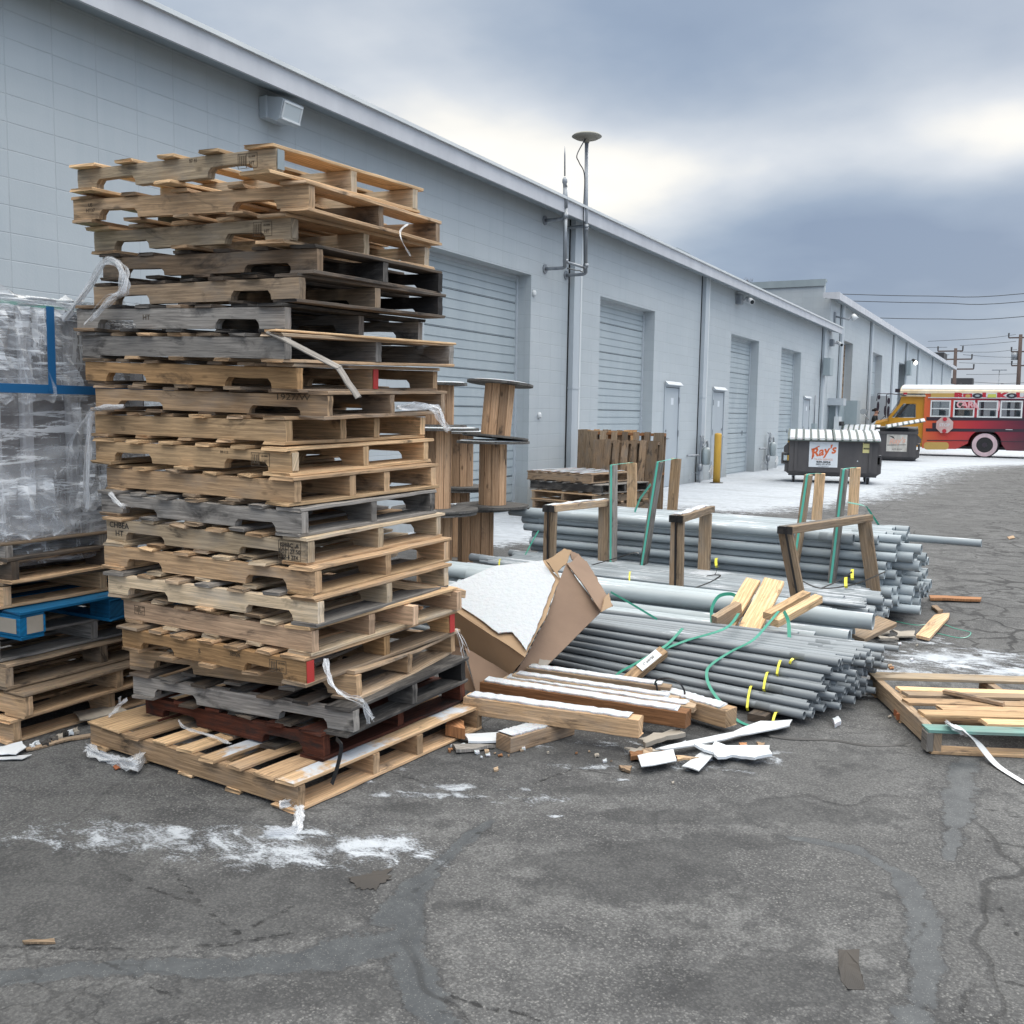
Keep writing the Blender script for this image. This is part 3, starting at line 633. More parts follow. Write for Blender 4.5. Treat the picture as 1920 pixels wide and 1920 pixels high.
# wall light above the pallets
t = thing('wall_light', 'grey wall pack light with glass front under the eave above the tall pallet stack', 'wall light', (WX, 0, 0))
y0, y1, z0, z1 = 7.52, 7.86, 4.27, 4.50
m = MB(); m.bb(.0, .10, y0, y1-.02, z0+.02, z1, ch=.01); m.build('back_box', 'spout', t)
m = MB(); m.poly([(.10, y0+.02, z1-.01), (.27, y0+.02, z1-.04), (.29, y0+.02, z1-.06), (.24, y0+.02, z0+.0), (.20, y0+.02, z0-.02), (.10, y0+.02, z0+.03)], (0, y1-y0-.04, 0)); m.build('housing', 'spout', t)
m = MB(); m.poly([(.290, y0+.05, z1-.07), (.294, y0+.05, z1-.08), (.249, y0+.05, z0+.02), (.240, y0+.05, z0+.02)], (0, y1-y0-.10, 0)); lens = m.build('glass', 'lens', t)
m = MB()
for (a, b, c, d) in ((y0+.04, y1-.04, z1-.085, z1-.065), ): m.bb(.275, .300, a, b, c, d)
m.poly([(.294, y0+.035, z1-.07), (.300, y0+.035, z1-.07), (.255, y0+.035, z0+.01), (.245, y0+.035, z0+.01)], (0, .02, 0)); m.poly([(.294, y1-.055, z1-.07), (.300, y1-.055, z1-.07), (.255, y1-.055, z0+.01), (.245, y1-.055, z0+.01)], (0, .02, 0)); m.bb(.243, .263, y0+.04, y1-.04, z0-.005, z0+.015); m.build('glass_frame', 'spoutlite', t)
# second one far away, switched on
t = thing('flood_light', 'small switched on flood light on the far wall above the bus', 'flood light', (WX, 60.5, 4.75))
m = MB(); m.tube([(0, 0, 0), (.25, 0, .0)], .07, 10); m.build('arm', 'galv', t)
m = MB(); m.tube([(.2, .06, .06), (.38, -.16, -.08)], [.11, .15], 14); h = m.build('lamp_head', 'rubber', t)
m = MB(); m.tube([(.38, -.16, -.08), (.39, -.17, -.085)], .13, 14); m.build('lens', 'litlens', h)
def camera_unit(y, z, lab):
    t = thing('security_camera', lab, 'security camera', (WX, y, z))
    m = MB(); m.bb(0, .14, -.14, .10, -.10, .14, ch=.01); m.build('junction_box', 'galv', t)
    m = MB(); m.tube([(.10, .02, 0), (.25, .05, .02), (.3, .03, 0)], .03, 8); m.build('arm', 'white', t)
    m = MB(); m.tube([(.22, .16, .04), (.42, -.14, -.07)], .065, 12); hd = m.build('camera_head', 'white', t)
    m = MB(); m.tube([(.42, -.14, -.07), (.425, -.147, -.073)], .05, 12); m.build('lens', 'darkglass', hd)
camera_unit(24.55, 4.36, 'white security camera under the eave between the second and third roller doors')
camera_unit(36.9, 4.15, 'security camera at the far corner of the first warehouse')
t = thing('wall_lamp', 'grey gooseneck lamp high on the corner of the rear warehouse', 'wall lamp', (WX, 37.4, 5.05))
m = MB(); m.bb(0, .06, -.1, .1, -.35, .25); m.build('back_plate', 'galv', t)
m = MB(); m.tube([(.05, 0, .1), (.5, .1, -.02), (.62, .12, .12)], .03, 8); m.build('arm', 'galv', t)
m = MB(); m.tube([(.62, .12, .16), (.72, .14, -.02)], [.06, .14], 12); m.build('lamp_shade', 'spoutlite', t)
# electrical boxes
t = thing('meter_cabinet', 'grey electrical meter cabinet with black meters by the rear warehouse corner', 'electrical cabinet', (WX, 37.5, 0))
m = MB(); m.bb(.0, .35, -.2, .9, .3, 2.2); m.build('cabinet_box', 'cabinet', t)
m = MB(); m.bb(.0, .8, .9, 1.6, .1, 2.15); m.build('tall_cabinet', 'cabinet', t)
m = MB(); m.bb(.0, .55, -.6, .0, 1.95, 2.2); m.build('junction_box', 'spout', t)
m = MB(); [m.tube([(.3, -.5+.13*i, .6), (.3, -.5+.13*i, 1.95)], .022, 6) for i in range(4)]; m.build('conduit', 'spout', t)
m = MB(); m.bb(.25, .42, -.55, .0, .75, 1.55); m.build('meter_panel', 'spoutlite', t)
m = MB(); [m.tube([(.42, -.46+.18*i, 1.3), (.52, -.46+.18*i, 1.3)], .075, 12) for i in range(3)]; m.build('meter', 'ink', t)
t = tag(MB().bb(WX+.1, WX+.34, 35.25, 35.85, 2.95, 3.55, ch=.01).build('junction_box', 'cabinet'), 'grey metal box on the corner downspout of the first warehouse', 'junction box')
t = tag(MB().bb(WX+.1, WX+.34, 58.5, 59.2, 3.9, 4.7, ch=.01).build('junction_box', 'cabinet'), 'grey metal box high on a downspout of the rear warehouse', 'junction box')
t = thing('switch_box', 'small grey switch box with conduit beside the third entry door', 'switch box', (WX, 34.4, 0))
m = MB(); m.bb(0, .12, -.15, .25, .95, 1.3); m.build('box', 'cabinet', t)
m = MB(); m.tube([(.05, .05, 1.3), (.05, .05, 2.25)], .02, 6); m.build('conduit', 'galv', t)
# gas meters
def gas_meter(y, lab, s=1.0):
    t = thing('gas_meter', lab, 'gas meter', (WX, y, 0))
    m = MB(); m.tube(spline([(.12, 0, 0), (.12, 0, .55), (.13, .0, .85), (.16, .02, .93)], 4), .024, 8)
    m.tube(spline([(.02, -.62, .62), (.1, -.5, .62), (.12, -.1, .62)], 4), .022, 8)
    m.tube(spline([(.16, .0, .80), (.2, .12, .93), (.2, .24, .88), (.2, .26, .74)], 4), .024, 8); m.tube([(.12, 0, .30), (.12, .12, .30)], .03, 8)
    m.tube(spline([(.12, .0, .86), (.12, .05, 1.02), (.06, .1, 1.05)], 4), .014, 6); m.tube(spline([(.14, .1, .9), (.14, .14, 1.03), (.08, .26, 1.04)], 4), .014, 6)
    m.tube(spline([(.1, -.68, .08), (.1, -.5, .24), (.1, -.2, .22), (.12, 0, .1)], 4), .008, 6)
    m.build('pipework', 'galv', t)
    m = MB(); m.loft([[Vector((.2, .19, .6))+Vector((math.cos(a)*r*.55, math.sin(a)*r, z)) for a in [2*math.pi*i/16 for i in range(16)]] for z, r in ((-.20, .11), (-.18, .155), (-.02, .165), (.02, .17), (.12, .16), (.17, .12), (.19, .05))], smooth=True); m.build('meter_body', 'cabinet', t)
    m = MB(); m.tube([(.12, 0, .26), (.12, 0, .42)], [.045, .06], 10); m.build('regulator', 'galv', t)
    m = MB(); m.box((.32, .22, .25), (.03, .26, .17), rot=Euler((R(38), 0, 0)).to_matrix()); m.build('tilted_plate', 'white', t)
    return t
gas_meter(21.6, 'gas meter with a tilted white plate at the wall beside the fully visible yellow bollard')
gas_meter(27.9, 'gas meter at the wall half hidden behind the left end of the near dumpster')
def bollard(x, y, h, lab):
    t = thing('bollard', lab, 'bollard', (x, y, 0), group='yellow bollards')
    m = MB(); m.tube([(0, 0, -.1), (0, 0, h-.05), (0, 0, h-.012), (0, 0, h)], [.08, .08, .075, .03], 18); m.build('post', 'yellow', t)
    m = MB(); m.tube([(0, 0, -.05), (0, 0, .012)], [.16, .15], 16); m.build('footing', 'farroof', t)
bollard(-6.38, 21.75, 1.12, 'yellow steel bollard standing free in front of the second entry door')
bollard(-6.12, 27.9, 1.12, 'yellow steel bollard mostly hidden behind the near dumpster')
# antennas
t = thing('whip_antenna', 'thin whip antenna on a bracketed grey mast, left of the disc antenna', 'antenna', (WX, 14.3, 0))
a0 = Wl(1059, 503, -6.5); a1 = Wl(1060, 352, -6.5); a2 = Wl(1059, 330, -6.5); a3 = Wl(1059, 274, -6.5); L = lambda v: V(v.x-WX, v.y-14.3, v.z)
m = MB(); m.tube([L(a0)+V(0, 0, .02), L(Wl(1060, 390, -6.5))], .030, 12); m.tube([L(Wl(1060, 410, -6.5)), L(Wl(1060, 400, -6.5))], .043, 12); m.tube([L(Wl(1060, 390, -6.5)), L(a1)], .036, 12); m.tube([L(Wl(1060, 492, -6.5)), L(Wl(1060, 486, -6.5))], .04, 12); m.build('mast', 'galv', t)
m = MB(); m.tube([L(a1), L(Wl(1059, 345, -6.5)), L(Wl(1059, 342, -6.5)), L(Wl(1059, 336, -6.5)), L(Wl(1059, 332, -6.5))], [.035, .028, .04, .036, .016], 12); m.tube([L(a2), L(Wl(1059, 290, -6.5)), L(a3)], [.012, .011, .003], 8); m.build('whip', 'galv', t)
for py in (502, 410):
    p = L(Wl(1060, py, -6.5)); m = MB(); m.tube([(0, p.y, p.z), (.02, p.y, p.z)], .07, 14); m.tube(spline([(.02, p.y, p.z), (p.x-.05, p.y, p.z), (p.x, p.y, p.z+.03)], 3), .026, 10); m.build('bracket', 'galv', t)
t2 = thing('disc_antenna', 'flat disc antenna on a tall grey mast bracketed beside the first downspout', 'antenna', (WX, 15.1, 0))
L2 = lambda v: V(v.x-WX, v.y-15.1, v.z)
b0 = L2(Wl(1098, 512, -6.5)); top_ = L2(Wl(1100, 268, -6.5))
m = MB(); m.tube([b0, top_], .030, 12)
for py in (425, 430, 498): q = L2(Wl(1098.5, py, -6.5)); m.tube([q-V(0, 0, .03), q+V(0, 0, .03)], .040, 12)
m.build('mast', 'galv', t2)
m = MB(); m.tube([top_, top_+V(0, 0, .05), top_+V(0, 0, .065), top_+V(0, 0, .095), top_+V(0, 0, .12), top_+V(0, 0, .13)], [.04, .05, .18, .235, .21, .10], 28); m.build('disc', 'spool', t2).data.materials[0] = mat('discgrey', (.30, .29, .25), .6)
m = MB(); q1 = L2(Wl(1096, 330, -6.5)); m.tube(spline([top_+V(0, -.04, .06), L2(Wl(1082, 290, -6.5)), L2(Wl(1086, 305, -6.5)), q1, L2(Wl(1094, 400, -6.48)), L2(Wl(1095, 500, -6.48)), L2(Wl(1085, 507, -6.45)), L2(Wl(1064, 503, -6.45))], 8), .009, 6); m.build('cable', 'wire', t2)
for py in (514, 424):
    p = L2(Wl(1098, py, -6.5)); m = MB(); m.tube([(0, p.y, p.z), (.02, p.y, p.z)], .07, 14); m.tube(spline([(.02, p.y, p.z), (p.x-.05, p.y, p.z), (p.x, p.y, p.z+.03)], 3), .026, 10); m.build('bracket', 'galv', t2)
m = MB(); m.tube([L2(Wl(1060, 491, -6.5)), L2(Wl(1098, 502, -6.5))], .022, 8); m.build('tie_bar', 'galv', t2)
# roof vents
for (px, py, Xv, h, lab) in ((440, 102, -7.6, .16, 'small round vent cap on the near roof edge'),):
    p = Wl(px, py, Xv); m = MB(); m.tube([(p.x, p.y, 4.5), (p.x, p.y, p.z), (p.x, p.y, p.z+.04)], [.08, .08, .06], 12); tag(m.build('roof_vent', 'galv'), lab, 'roof vent')
p = Wl(1262, 475, -7.4); m = MB(); m.box((p.x, p.y, p.z-.02), (.5, .9, .12)); tag(m.build('roof_hatch', 'cabinet'), 'low grey hatch on the roof edge above the second downspout', 'roof hatch')
# small fittings on the wall
for px, py, X_, lab in ((1000, 550, WX, 'small grey plug high on the wall beside the first roller door'), (1010, 779, WX, 'small white plug low on the wall beside the first roller door')):
    p = Wl(px, py, X_); m = MB(); m.tube([(WX, p.y, p.z), (WX+.03, p.y, p.z), (WX+.035, p.y, p.z)], [.05, .045, .02], 12); tag(m.build('wall_plug', 'spoutlite'), lab, 'wall plug')
PAL = [[-2.587, 2.935, 2.431, -0.022, 0.03, 0.03, 1.132, 0.923], [-2.521, 3.04, 2.312, 0.058, 0.026, 0.032, 1.244, 1.026], [-2.631, 3.063, 2.202, -0.022, 0.025, 0.028, 1.153, 0.958], [-2.551, 3.122, 2.089, 0.031, 0.021, 0.027, 1.178, 0.975], [-2.597, 3.068, 1.974, -0.033, 0.017, 0.029, 1.225, 1.004], [-2.641, 3.038, 1.856, 0.031, 0.025, 0.029, 1.163, 1.027], [-2.584, 2.967, 1.734, -0.057, 0.029, 0.032, 1.233, 1.139], [-2.591, 3.048, 1.621, 0.02, 0.03, 0.031, 1.191, 1.058], [-2.504, 3.128, 1.516, 0.095, 0.018, 0.028, 1.211, 1.037], [-2.643, 3.039, 1.413, -0.045, 0.006, 0.02, 1.171, 0.944], [-2.596, 3.017, 1.292, -0.03, 0.008, 0.024, 1.168, 0.944], [-2.563, 2.995, 1.178, -0.068, 0.003, 0.022, 1.161, 0.932], [-2.523, 2.99, 1.058, -0.033, 0.011, 0.023, 1.183, 0.912], [-2.496, 2.995, 0.944, -0.019, 0.01, 0.023, 1.168, 0.942], [-2.444, 2.974, 0.833, -0.012, 0.007, 0.019, 1.204, 0.96], [-2.403, 2.938, 0.724, -0.017, -0.001, 0.018, 1.189, 0.926], [-2.424, 2.929, 0.61, -0.073, -0.006, 0.023, 1.137, 0.956], [-2.429, 2.9, 0.495, -0.066, -0.006, 0.026, 1.098, 0.978], [-2.354, 3.117, 0.4, 0.063, -0.017, 0.007, 1.211, 0.843], [-2.302, 3.031, 0.285, 0.023, -0.014, 0.005, 1.198, 0.887], [-2.421, 2.992, 0.177, -0.073, -0.019, 0.002, 1.084, 0.972], [-2.358, 2.764, 0.06, -0.086, 0.0, 0.0, 1.274, 1.2]]
# ------------------------------------------------------------------ pallets
TH = .114; BD = .0145; SH = TH-2*BD
def stringer(a, w_, notch, chip=0.0):
    """one stringer as a prism along x, base at z = BD"""
    z0, z1 = BD+.0003, TH-BD-.0003; m = MB(); j = lambda s=.002: random.uniform(-s, s)
    bot = [(-a/2+j(), z0)]
    if notch:
        nw = .115+j(.01); nh = .036+j(.004)
        for c in (-a*.29, a*.29):
            if chip > random.random(): nh2 = nh+.012
            else: nh2 = nh
            r_ = .016
            bot += [(c-nw-.004, z0), (c-nw, z0+nh2*.55), (c-nw+r_, z0+nh2+j()), (c+j(.01), z0+nh2+j()), (c+nw-r_, z0+nh2+j()), (c+nw, z0+nh2*.55), (c+nw+.004, z0)]
    bot += [(a/2+j(), z0)]
    n = 9; top = [(a/2-a*k/n, z1-abs(j(.0028))) for k in range(n+1)]
    pts = bot+[(a/2+j(.002), z0+.03), (a/2+j(.003), z0+.06)]+top+[(-a/2+j(.003), (z0+z1)/2)]
    return m, pts
def pallet(label, M, a, b, smat, dmat, notch=True, ns=3, ntop=7, nbot=5, group=None, sw=.038, seed=0, edge_w=.135, in_w=.085, dmats=None, smats=None, over=.012, odd=(), skip_top=(), skip_bot=(), dj=.004, warp=.0, double_edge=False, protrude=None, name='pallet'):
    rs = random.getstate(); random.seed(seed*17+3)
    r = thing(name, label, 'pallet', M, group)
    for i in range(ns):
        y = -b/2+sw/2+(b-sw)*(i/(ns-1)) if ns == 3 else [-b/2+sw/2, -b/2+b*.37, -b/2+b*.61, b/2-sw/2][i]
        aa = a; dx = 0
        if protrude and i in protrude: dx = protrude[i]
        m, pts = stringer(aa, sw, notch)
        w2 = sw/2
        m.loft([[Vector((x+dx, y-w2, z)) for x, z in pts], [Vector((x+dx, y+w2, z)) for x, z in pts]], tint_=random.random())
        # side faces should carry grain along x: rewrite uv from positions
        ou, ov = random.random()*9, random.random()*9
        for k, f in enumerate(m.f):
            if len(f) > 4: m.uv[k] = [(m.v[q][0]+ou, m.v[q][2]+ov) for q in f]
            else: m.uv[k] = [(m.v[q][0]+ou if abs(m.v[f[0]][0]-m.v[f[1]][0])+abs(m.v[f[1]][0]-m.v[f[2]][0]) > .012 else m.v[q][2]+ou, m.v[q][1]+ov) for q in f]
        sm = (smats or {}).get(i, smat)
        m.build('stringer', sm, r)
    def decks(n, z, skip, nm, top):
        if n <= 0: return
        xs = [-a/2+edge_w/2-.002]+[-a/2+edge_w/2+(a-edge_w)*k/(n-1) for k in range(1, n-1)]+[a/2-edge_w/2+.002]
        if double_edge and top: xs = [-a/2+.055, -a/2+.165]+[(-a/2+.165)+(a-.33)*k/(n-3) for k in range(1, n-3)]+[a/2-.165, a/2-.055]
        for k, x in enumerate(xs):
            if k in skip: continue
            ww = edge_w if k in (0, len(xs)-1) else in_w
            if double_edge and top: ww = .105 if k in (0, 1, n-1, n-2) else .085
            ww *= random.uniform(.93, 1.05); mm = MB(); ln0 = -b/2-over+random.uniform(-dj, dj)*1.5; ln1 = b/2+over+random.uniform(-dj, dj)*1.5
            rot = random.uniform(-1, 1)*dj*.8
            mm.board((x-rot, ln0, z), (x+rot, ln1, z), ww, BD*random.uniform(.92, 1.0), n=9, jit=.0024, bow=warp*random.uniform(-1, 1))
            dm = random.choice(dmats) if dmats else dmat
            o = mm.build(nm, dm, r)
            # nail heads
    decks(ntop, TH-BD/2, skip_top, 'deck_board', True); decks(nbot, BD/2, skip_bot, 'bottom_board', False)
    random.setstate(rs); return r
def pal_matrix(p):
    cx, cy, cz, yaw, ta, tb, a, b = p; c = V(cx, cy, cz)
    Lv = V(-math.cos(yaw)*math.cos(ta), -math.sin(yaw)*math.cos(ta), math.sin(ta))*a; Rv = V(-math.sin(yaw)*math.cos(tb), math.cos(yaw)*math.cos(tb), math.sin(tb))*b
    o = c+(Lv+Rv)/2; Mx = frame(o, -Lv, Rv); zax = V(Mx[0][2], Mx[1][2], Mx[2][2]); o = o-zax*(TH/2); Mx[0][3], Mx[1][3], Mx[2][3] = o; return Mx
GP = 'wooden pallets in the tall stack'
spec = [
 dict(l='topmost pallet of the tall stack, pale new wood with stamped corner', s='pale', d='fresh', nt=5, nb=3, ew=.15, iw=.10, ov=.03),
 dict(l='second pallet from the top of the tall stack, thick brown split stringer', s='tan', d='tan', nt=5, smats={1: 'brown', 2: 'brown'}, nb=5),
 dict(l='third pallet from the top of the tall stack, pale with stamp and whitened post end', s='pale', d='tan', nt=5, nb=3, ew=.15, iw=.10, ov=.03),
 dict(l='fourth pallet from the top of the tall stack, dark wood blackened at its near corner', s='brown', d='oldbrown', nt=6, smats={1: 'darkgrey', 2: 'black'}),
 dict(l='fifth pallet from the top of the tall stack, brown with a reddish middle post end', s='dullbrown', d='oldbrown', nt=7, smats={2: 'black'}),
 dict(l='sixth pallet from the top of the tall stack, weathered grey brown with round notches', s='grey', d='oldbrown', nt=7, dm=['oldbrown', 'darkgrey', 'brown']),
 dict(l='seventh pallet from the top of the tall stack, solid silver grey side', s='grey', d='grey', notch=False, nt=7, dm=['grey', 'dullbrown', 'tan']),
 dict(l='eighth pallet from the top of the tall stack, orange tan side with round knot hole', s='orange', d='brown', nt=7, dm=['brown', 'dullbrown', 'oldbrown'], smats={1: 'tan', 2: 'tan'}),
 dict(l='ninth pallet from the top of the tall stack, brown with faint printed digits', s='tan', d='brown', nt=7, smats={1: 'brown', 2: 'brown'}),
 dict(l='tenth pallet from the top of the tall stack, bright yellow tan plank side without notches', s='fresh', d='fresh', notch=False, ns=4, nt=6, dm=['fresh', 'tan']),
 dict(l='eleventh pallet from the top of the tall stack, light tan, notched and stamped', s='fresh', d='fresh', nt=6, nb=3, ew=.14, ov=.022),
 dict(l='eleventh pallet from the bottom of the tall stack, tan plank side without notches', s='tan', d='fresh', notch=False, ns=4, nt=6, dm=['tan', 'fresh', 'dullbrown']),
 dict(l='tenth pallet from the bottom of the tall stack, silver grey weathered wood with notches', s='grey', d='grey', nt=7, dm=['grey', 'dullbrown', 'grey']),
 dict(l='ninth pallet from the bottom of the tall stack, pale with printed lot stamp', s='pale', d='tan', nt=6, dm=['pale', 'tan', 'dullbrown']),
 dict(l='eighth pallet from the bottom of the tall stack, pinkish tan with square notches', s='tan', d='tan', nt=6, dm=['fresh', 'tan', 'pale']),
 dict(l='seventh pallet from the bottom of the tall stack, dull grey tan with notches', s='pale', d='dullbrown', nt=7, dm=['dullbrown', 'grey', 'tan']),
 dict(l='sixth pallet from the bottom of the tall stack, solid pinkish plank side', s='pink', d='fresh', notch=False, ns=4, nt=7, dm=['fresh', 'pale', 'tan'], pro={1: .0, 2: .05, 3: .03}),
 dict(l='fifth pallet from the bottom of the tall stack, orange tan with red corner', s='orange', d='dullbrown', nt=7, dm=['dullbrown', 'tan', 'tan']),
 dict(l='fourth pallet from the bottom of the tall stack, broken with snowy sagging boards', s='tan', d='grey', nt=6, dm=['greyfrost', 'greyfrost', 'dullbrown'], warp=.015, dj=.02),
 dict(l='third pallet from the bottom of the tall stack, dark grey cracked wood', s='grey', d='darkgrey', nt=7, dm=['grey', 'oldbrown', 'darkgrey'], smats={1: 'darkgrey', 2: 'black'}, dj=.012),
 dict(l='second pallet from the bottom of the tall stack, dark red brown stained wood', s='red', d='red', nt=6, dm=['oldbrown', 'red']),
 dict(l='bottom pallet of the tall stack, wide yellow tan with snow dusted boards on the asphalt', s='tan', d='fresh', notch=False, ns=4, nt=9, dm=['freshfrost', 'tan', 'fresh'], dbl=True, nb=5, iw=.085),
]
PO = []
for i, (p, s) in enumerate(zip(PAL, spec)):
    M = pal_matrix(p)
    o = pallet(s['l'], M, p[6], p[7], s['s'], s['d'], notch=s.get('notch', True), ns=s.get('ns', 3), ntop=s.get('nt', 7), nbot=s.get('nb', 5), group=GP, seed=i+1,
               edge_w=s.get('ew', .125), in_w=s.get('iw', .085), dmats=s.get('dm'), smats=s.get('smats'), over=s.get('ov', .012), dj=s.get('dj', .009), warp=s.get('warp', 0), double_edge=s.get('dbl', False), protrude=s.get('pro'))
    PO.append((o, p[6], p[7]))
def patch(parent, name, m_, x0, x1, y0, y1, z0, z1):
    MB().bb(x0, x1, y0, y1, z0, z1).build(name, m_, parent)
# stamps, paint and worn ends that sit on the near faces
def side_text(i, s, x, z, size, m_='stampink', sx=1.0):
    o, a, b = PO[i]; return text(s, size, Matrix.Translation((x, -b/2-.0012, z)) @ Euler((R(90), 0, 0)).to_matrix().to_4x4(), m_, o, 'stamp', ext=.0004, sx=sx)
def stamp_box(i, x, z, w_=.10, h=.055, txt='HT'):
    o, a, b = PO[i]; m = MB(); y = -b/2-.0014; t_ = .0016
    for (x0, x1, z0, z1) in ((x-w_/2, x+w_/2, z+h/2-t_, z+h/2), (x-w_/2, x+w_/2, z-h/2, z-h/2+t_), (x-w_/2, x-w_/2+t_, z-h/2, z+h/2), (x+w_/2-t_, x+w_/2, z-h/2, z+h/2), (x-.008, x-.006, z-h/2, z+h/2)): m.bb(x0, x1, y, y+.002, z0, z1)
    for k in range(4): m.bb(x-w_/2+.008+k*.009, x-w_/2+.012+k*.009, y, y+.002, z-h/2+.01, z+h/2-.008)
    m.build('stamp', 'stampink', o); side_text(i, txt, x+w_*.22, z-.01, .02); side_text(i, 'US-1870', x+w_*.22, z+.014, .010)
stamp_box(0, .42, .062); stamp_box(2, .43, .062); stamp_box(10, .42, .06); side_text(0, '97 41', .13, .084, .02); side_text(10, '09-113', .22, .082, .016)
side_text(1, 'US\nHT37', -.52, .062, .022); side_text(5, 'HT', -.16, .06, .032); side_text(8, '1927/W', .44, .085, .034, sx=1.5)
side_text(13, 'CHBEA\nHT', -.50, .058, .036, 'ink', 1.1)
side_text(13, 'GHBC  A\nLOT: 27 50\n12-4 274', .49, .052, .024, 'ink')
stamp_box(16, -.46, .062, .07, .04); stamp_box(17, .40, .06, .09, .05); side_text(17, '38924', .16, .075, .024); stamp_box(13, .49, .055, .115, .078, ''); side_text(17, '6', -.05, .06, .03)
for i, m_ in ((0, 'signwhite'), (2, 'signwhite'), (10, 'signwhite')):
    o, a, b = PO[i]; patch(o, 'end_patch', 'pale' if i else 'cabinet', a/2+.0035, a/2+.006, -b/2+.001, -b/2+.037, .022, .094)
o, a, b = PO[17]; patch(o, 'red_paint', 'redpaint', a/2+.004, a/2+.0065, -b/2-.001, -b/2+.038, .014, .10); patch(o, 'red_paint', 'redpaint', a/2+.0045, a/2+.0065, b/2-.038, b/2, .015, .10)
o, a, b = PO[7]; patch(o, 'red_paint', 'redpaint', a/2+.004, a/2+.0065, -.019, .019, .014, .10)
# nail heads on end boards of the top pallet are too small to see; splintered board dangling from the seventh pallet
o, a, b = PO[6]; m = MB()
pts = [Yp(505, 622, 2.97), Yp(560, 640, 2.93), Yp(637, 690, 2.9), Yp(640, 693, 2.9)]
m.board(pts[0], pts[2], .028, .008, (.3, -.5, 1), tint_=.8); m.board(pts[2]+(pts[0]-pts[2])*.02, Yp(672, 746, 2.86), .024, .008, (.3, -.5, 1), tint_=.7)
tag(m.build('broken_board', 'grey'), 'splintered grey board hanging down the front of the tall stack', 'broken board')
m = MB(); m.board(Yp(505, 619, 2.96), Yp(845, 645, 3.98), .07, .009, tint_=.9, n=9); tag(m.build('loose_board', 'fresh'), 'long pale loose board lying along the seventh pallet of the tall stack', 'loose board')
m = MB(); m.board(Yp(838, 1104, 3.6)-V(.35, .0, 0), Yp(866, 1112, 3.93), .085, .036, tint_=.6); 
tag(m.build('timber_offcut', 'tan'), 'short tan timber end poking out of the right side of the tall stack', 'timber offcut')
# snow lying on the boards of the bottom pallet and the broken one
def snow_patch_on(o, cx, cy, z, lx, ly, lab, n=22, h=.004, seed=1):
    random.seed(seed); ring = [(cx+lx*math.cos(q)*random.uniform(.72, 1.0), cy+ly*math.sin(q)*random.uniform(.72, 1.0)) for q in [2*math.pi*k/n for k in range(n)]]
    m = MB(); m.loft([[V(x, y, z) for x, y in ring], [V(cx+(x-cx)*.93, cy+(y-cy)*.95, z+h) for x, y in ring]], smooth=False)
    return m
random.seed(11)

# left stack, standing behind and carrying the wrapped load
GL = 'wooden pallets in the stack under the wrapped load'
ls = [('bottom pallet under the wrapped load, brown with a pale edge board', 'tan', 'tan', .02), ('second pallet from the bottom under the wrapped load, loose brown stringers jutting out', 'tan', 'dullbrown', .06), ('third pallet from the bottom under the wrapped load, dull grey brown', 'dullbrown', 'brown', -.03),
      ('grey pallet directly beneath the blue pallet', 'grey', 'dullbrown', -.07), ('blue painted block pallet in the left stack', 'blue', 'blue', .06), ('third pallet from the top under the wrapped load, tan with red corner', 'tan', 'tan', -.04), ('second pallet from the top under the wrapped load, weathered dark boards', 'oldbrown', 'tan', -.02), ('top pallet of the left stack, grey boards right beneath the wrapped load', 'grey', 'dullbrown', -.05)]
zs = [0.0, .118, .236, .354, .470, .600, .714, .800]
for i, ((lab, s_, d_, dx), z) in enumerate(zip(ls, zs)):
    yaw = R(random.uniform(-2.5, 2.5)); M = Matrix.Translation((-4.55+dx, 3.24+random.uniform(-.03, .03), z)) @ Matrix.Rotation(yaw, 4, 'Z')
    if i != 4:
        if i == 7: M = M @ Matrix.Diagonal((1, 1, .8, 1))
        pallet(lab, M, 1.2, 1.05, s_, d_, notch=i % 2 == 0, group=GL, seed=40+i, nbot=5, dmats=[d_, s_, 'dullbrown'] if i != 0 else ['tan', 'fresh'], dj=.012)
    else:
        t = thing('pallet', lab, 'pallet', M, GL); H = .13
        for yy in (-.47, 0, .47):
            for xx in (-.53, 0, .53):
                m = MB(); m.box((xx, yy, .058), (.14, .11 if yy == 0 else .13, .08), ch=.002); m.build('block', 'blue', t)
        for yy in (-.47, 0, .47):
            m = MB(); m.board((-.6, yy, .009), (.6, yy, .009), .12, .017); m.build('bottom_board', 'blue', t)
            m = MB(); m.board((-.6, yy, .105), (.6, yy, .105), .12, .012); m.build('cross_board', 'blue', t)
        for k in range(7):
            m = MB(); x = -.54+.18*k; m.board((x, -.53, .1185), (x, .53, .1185), .13, .013); m.build('deck_board', 'blue', t)
        m = MB(); m.bb(.38, .58, -.539, -.5365, .03, .095); m.bb(.6005, .603, -.5, -.42, .025, .10); m.build('paper_label', 'wetcard', t)
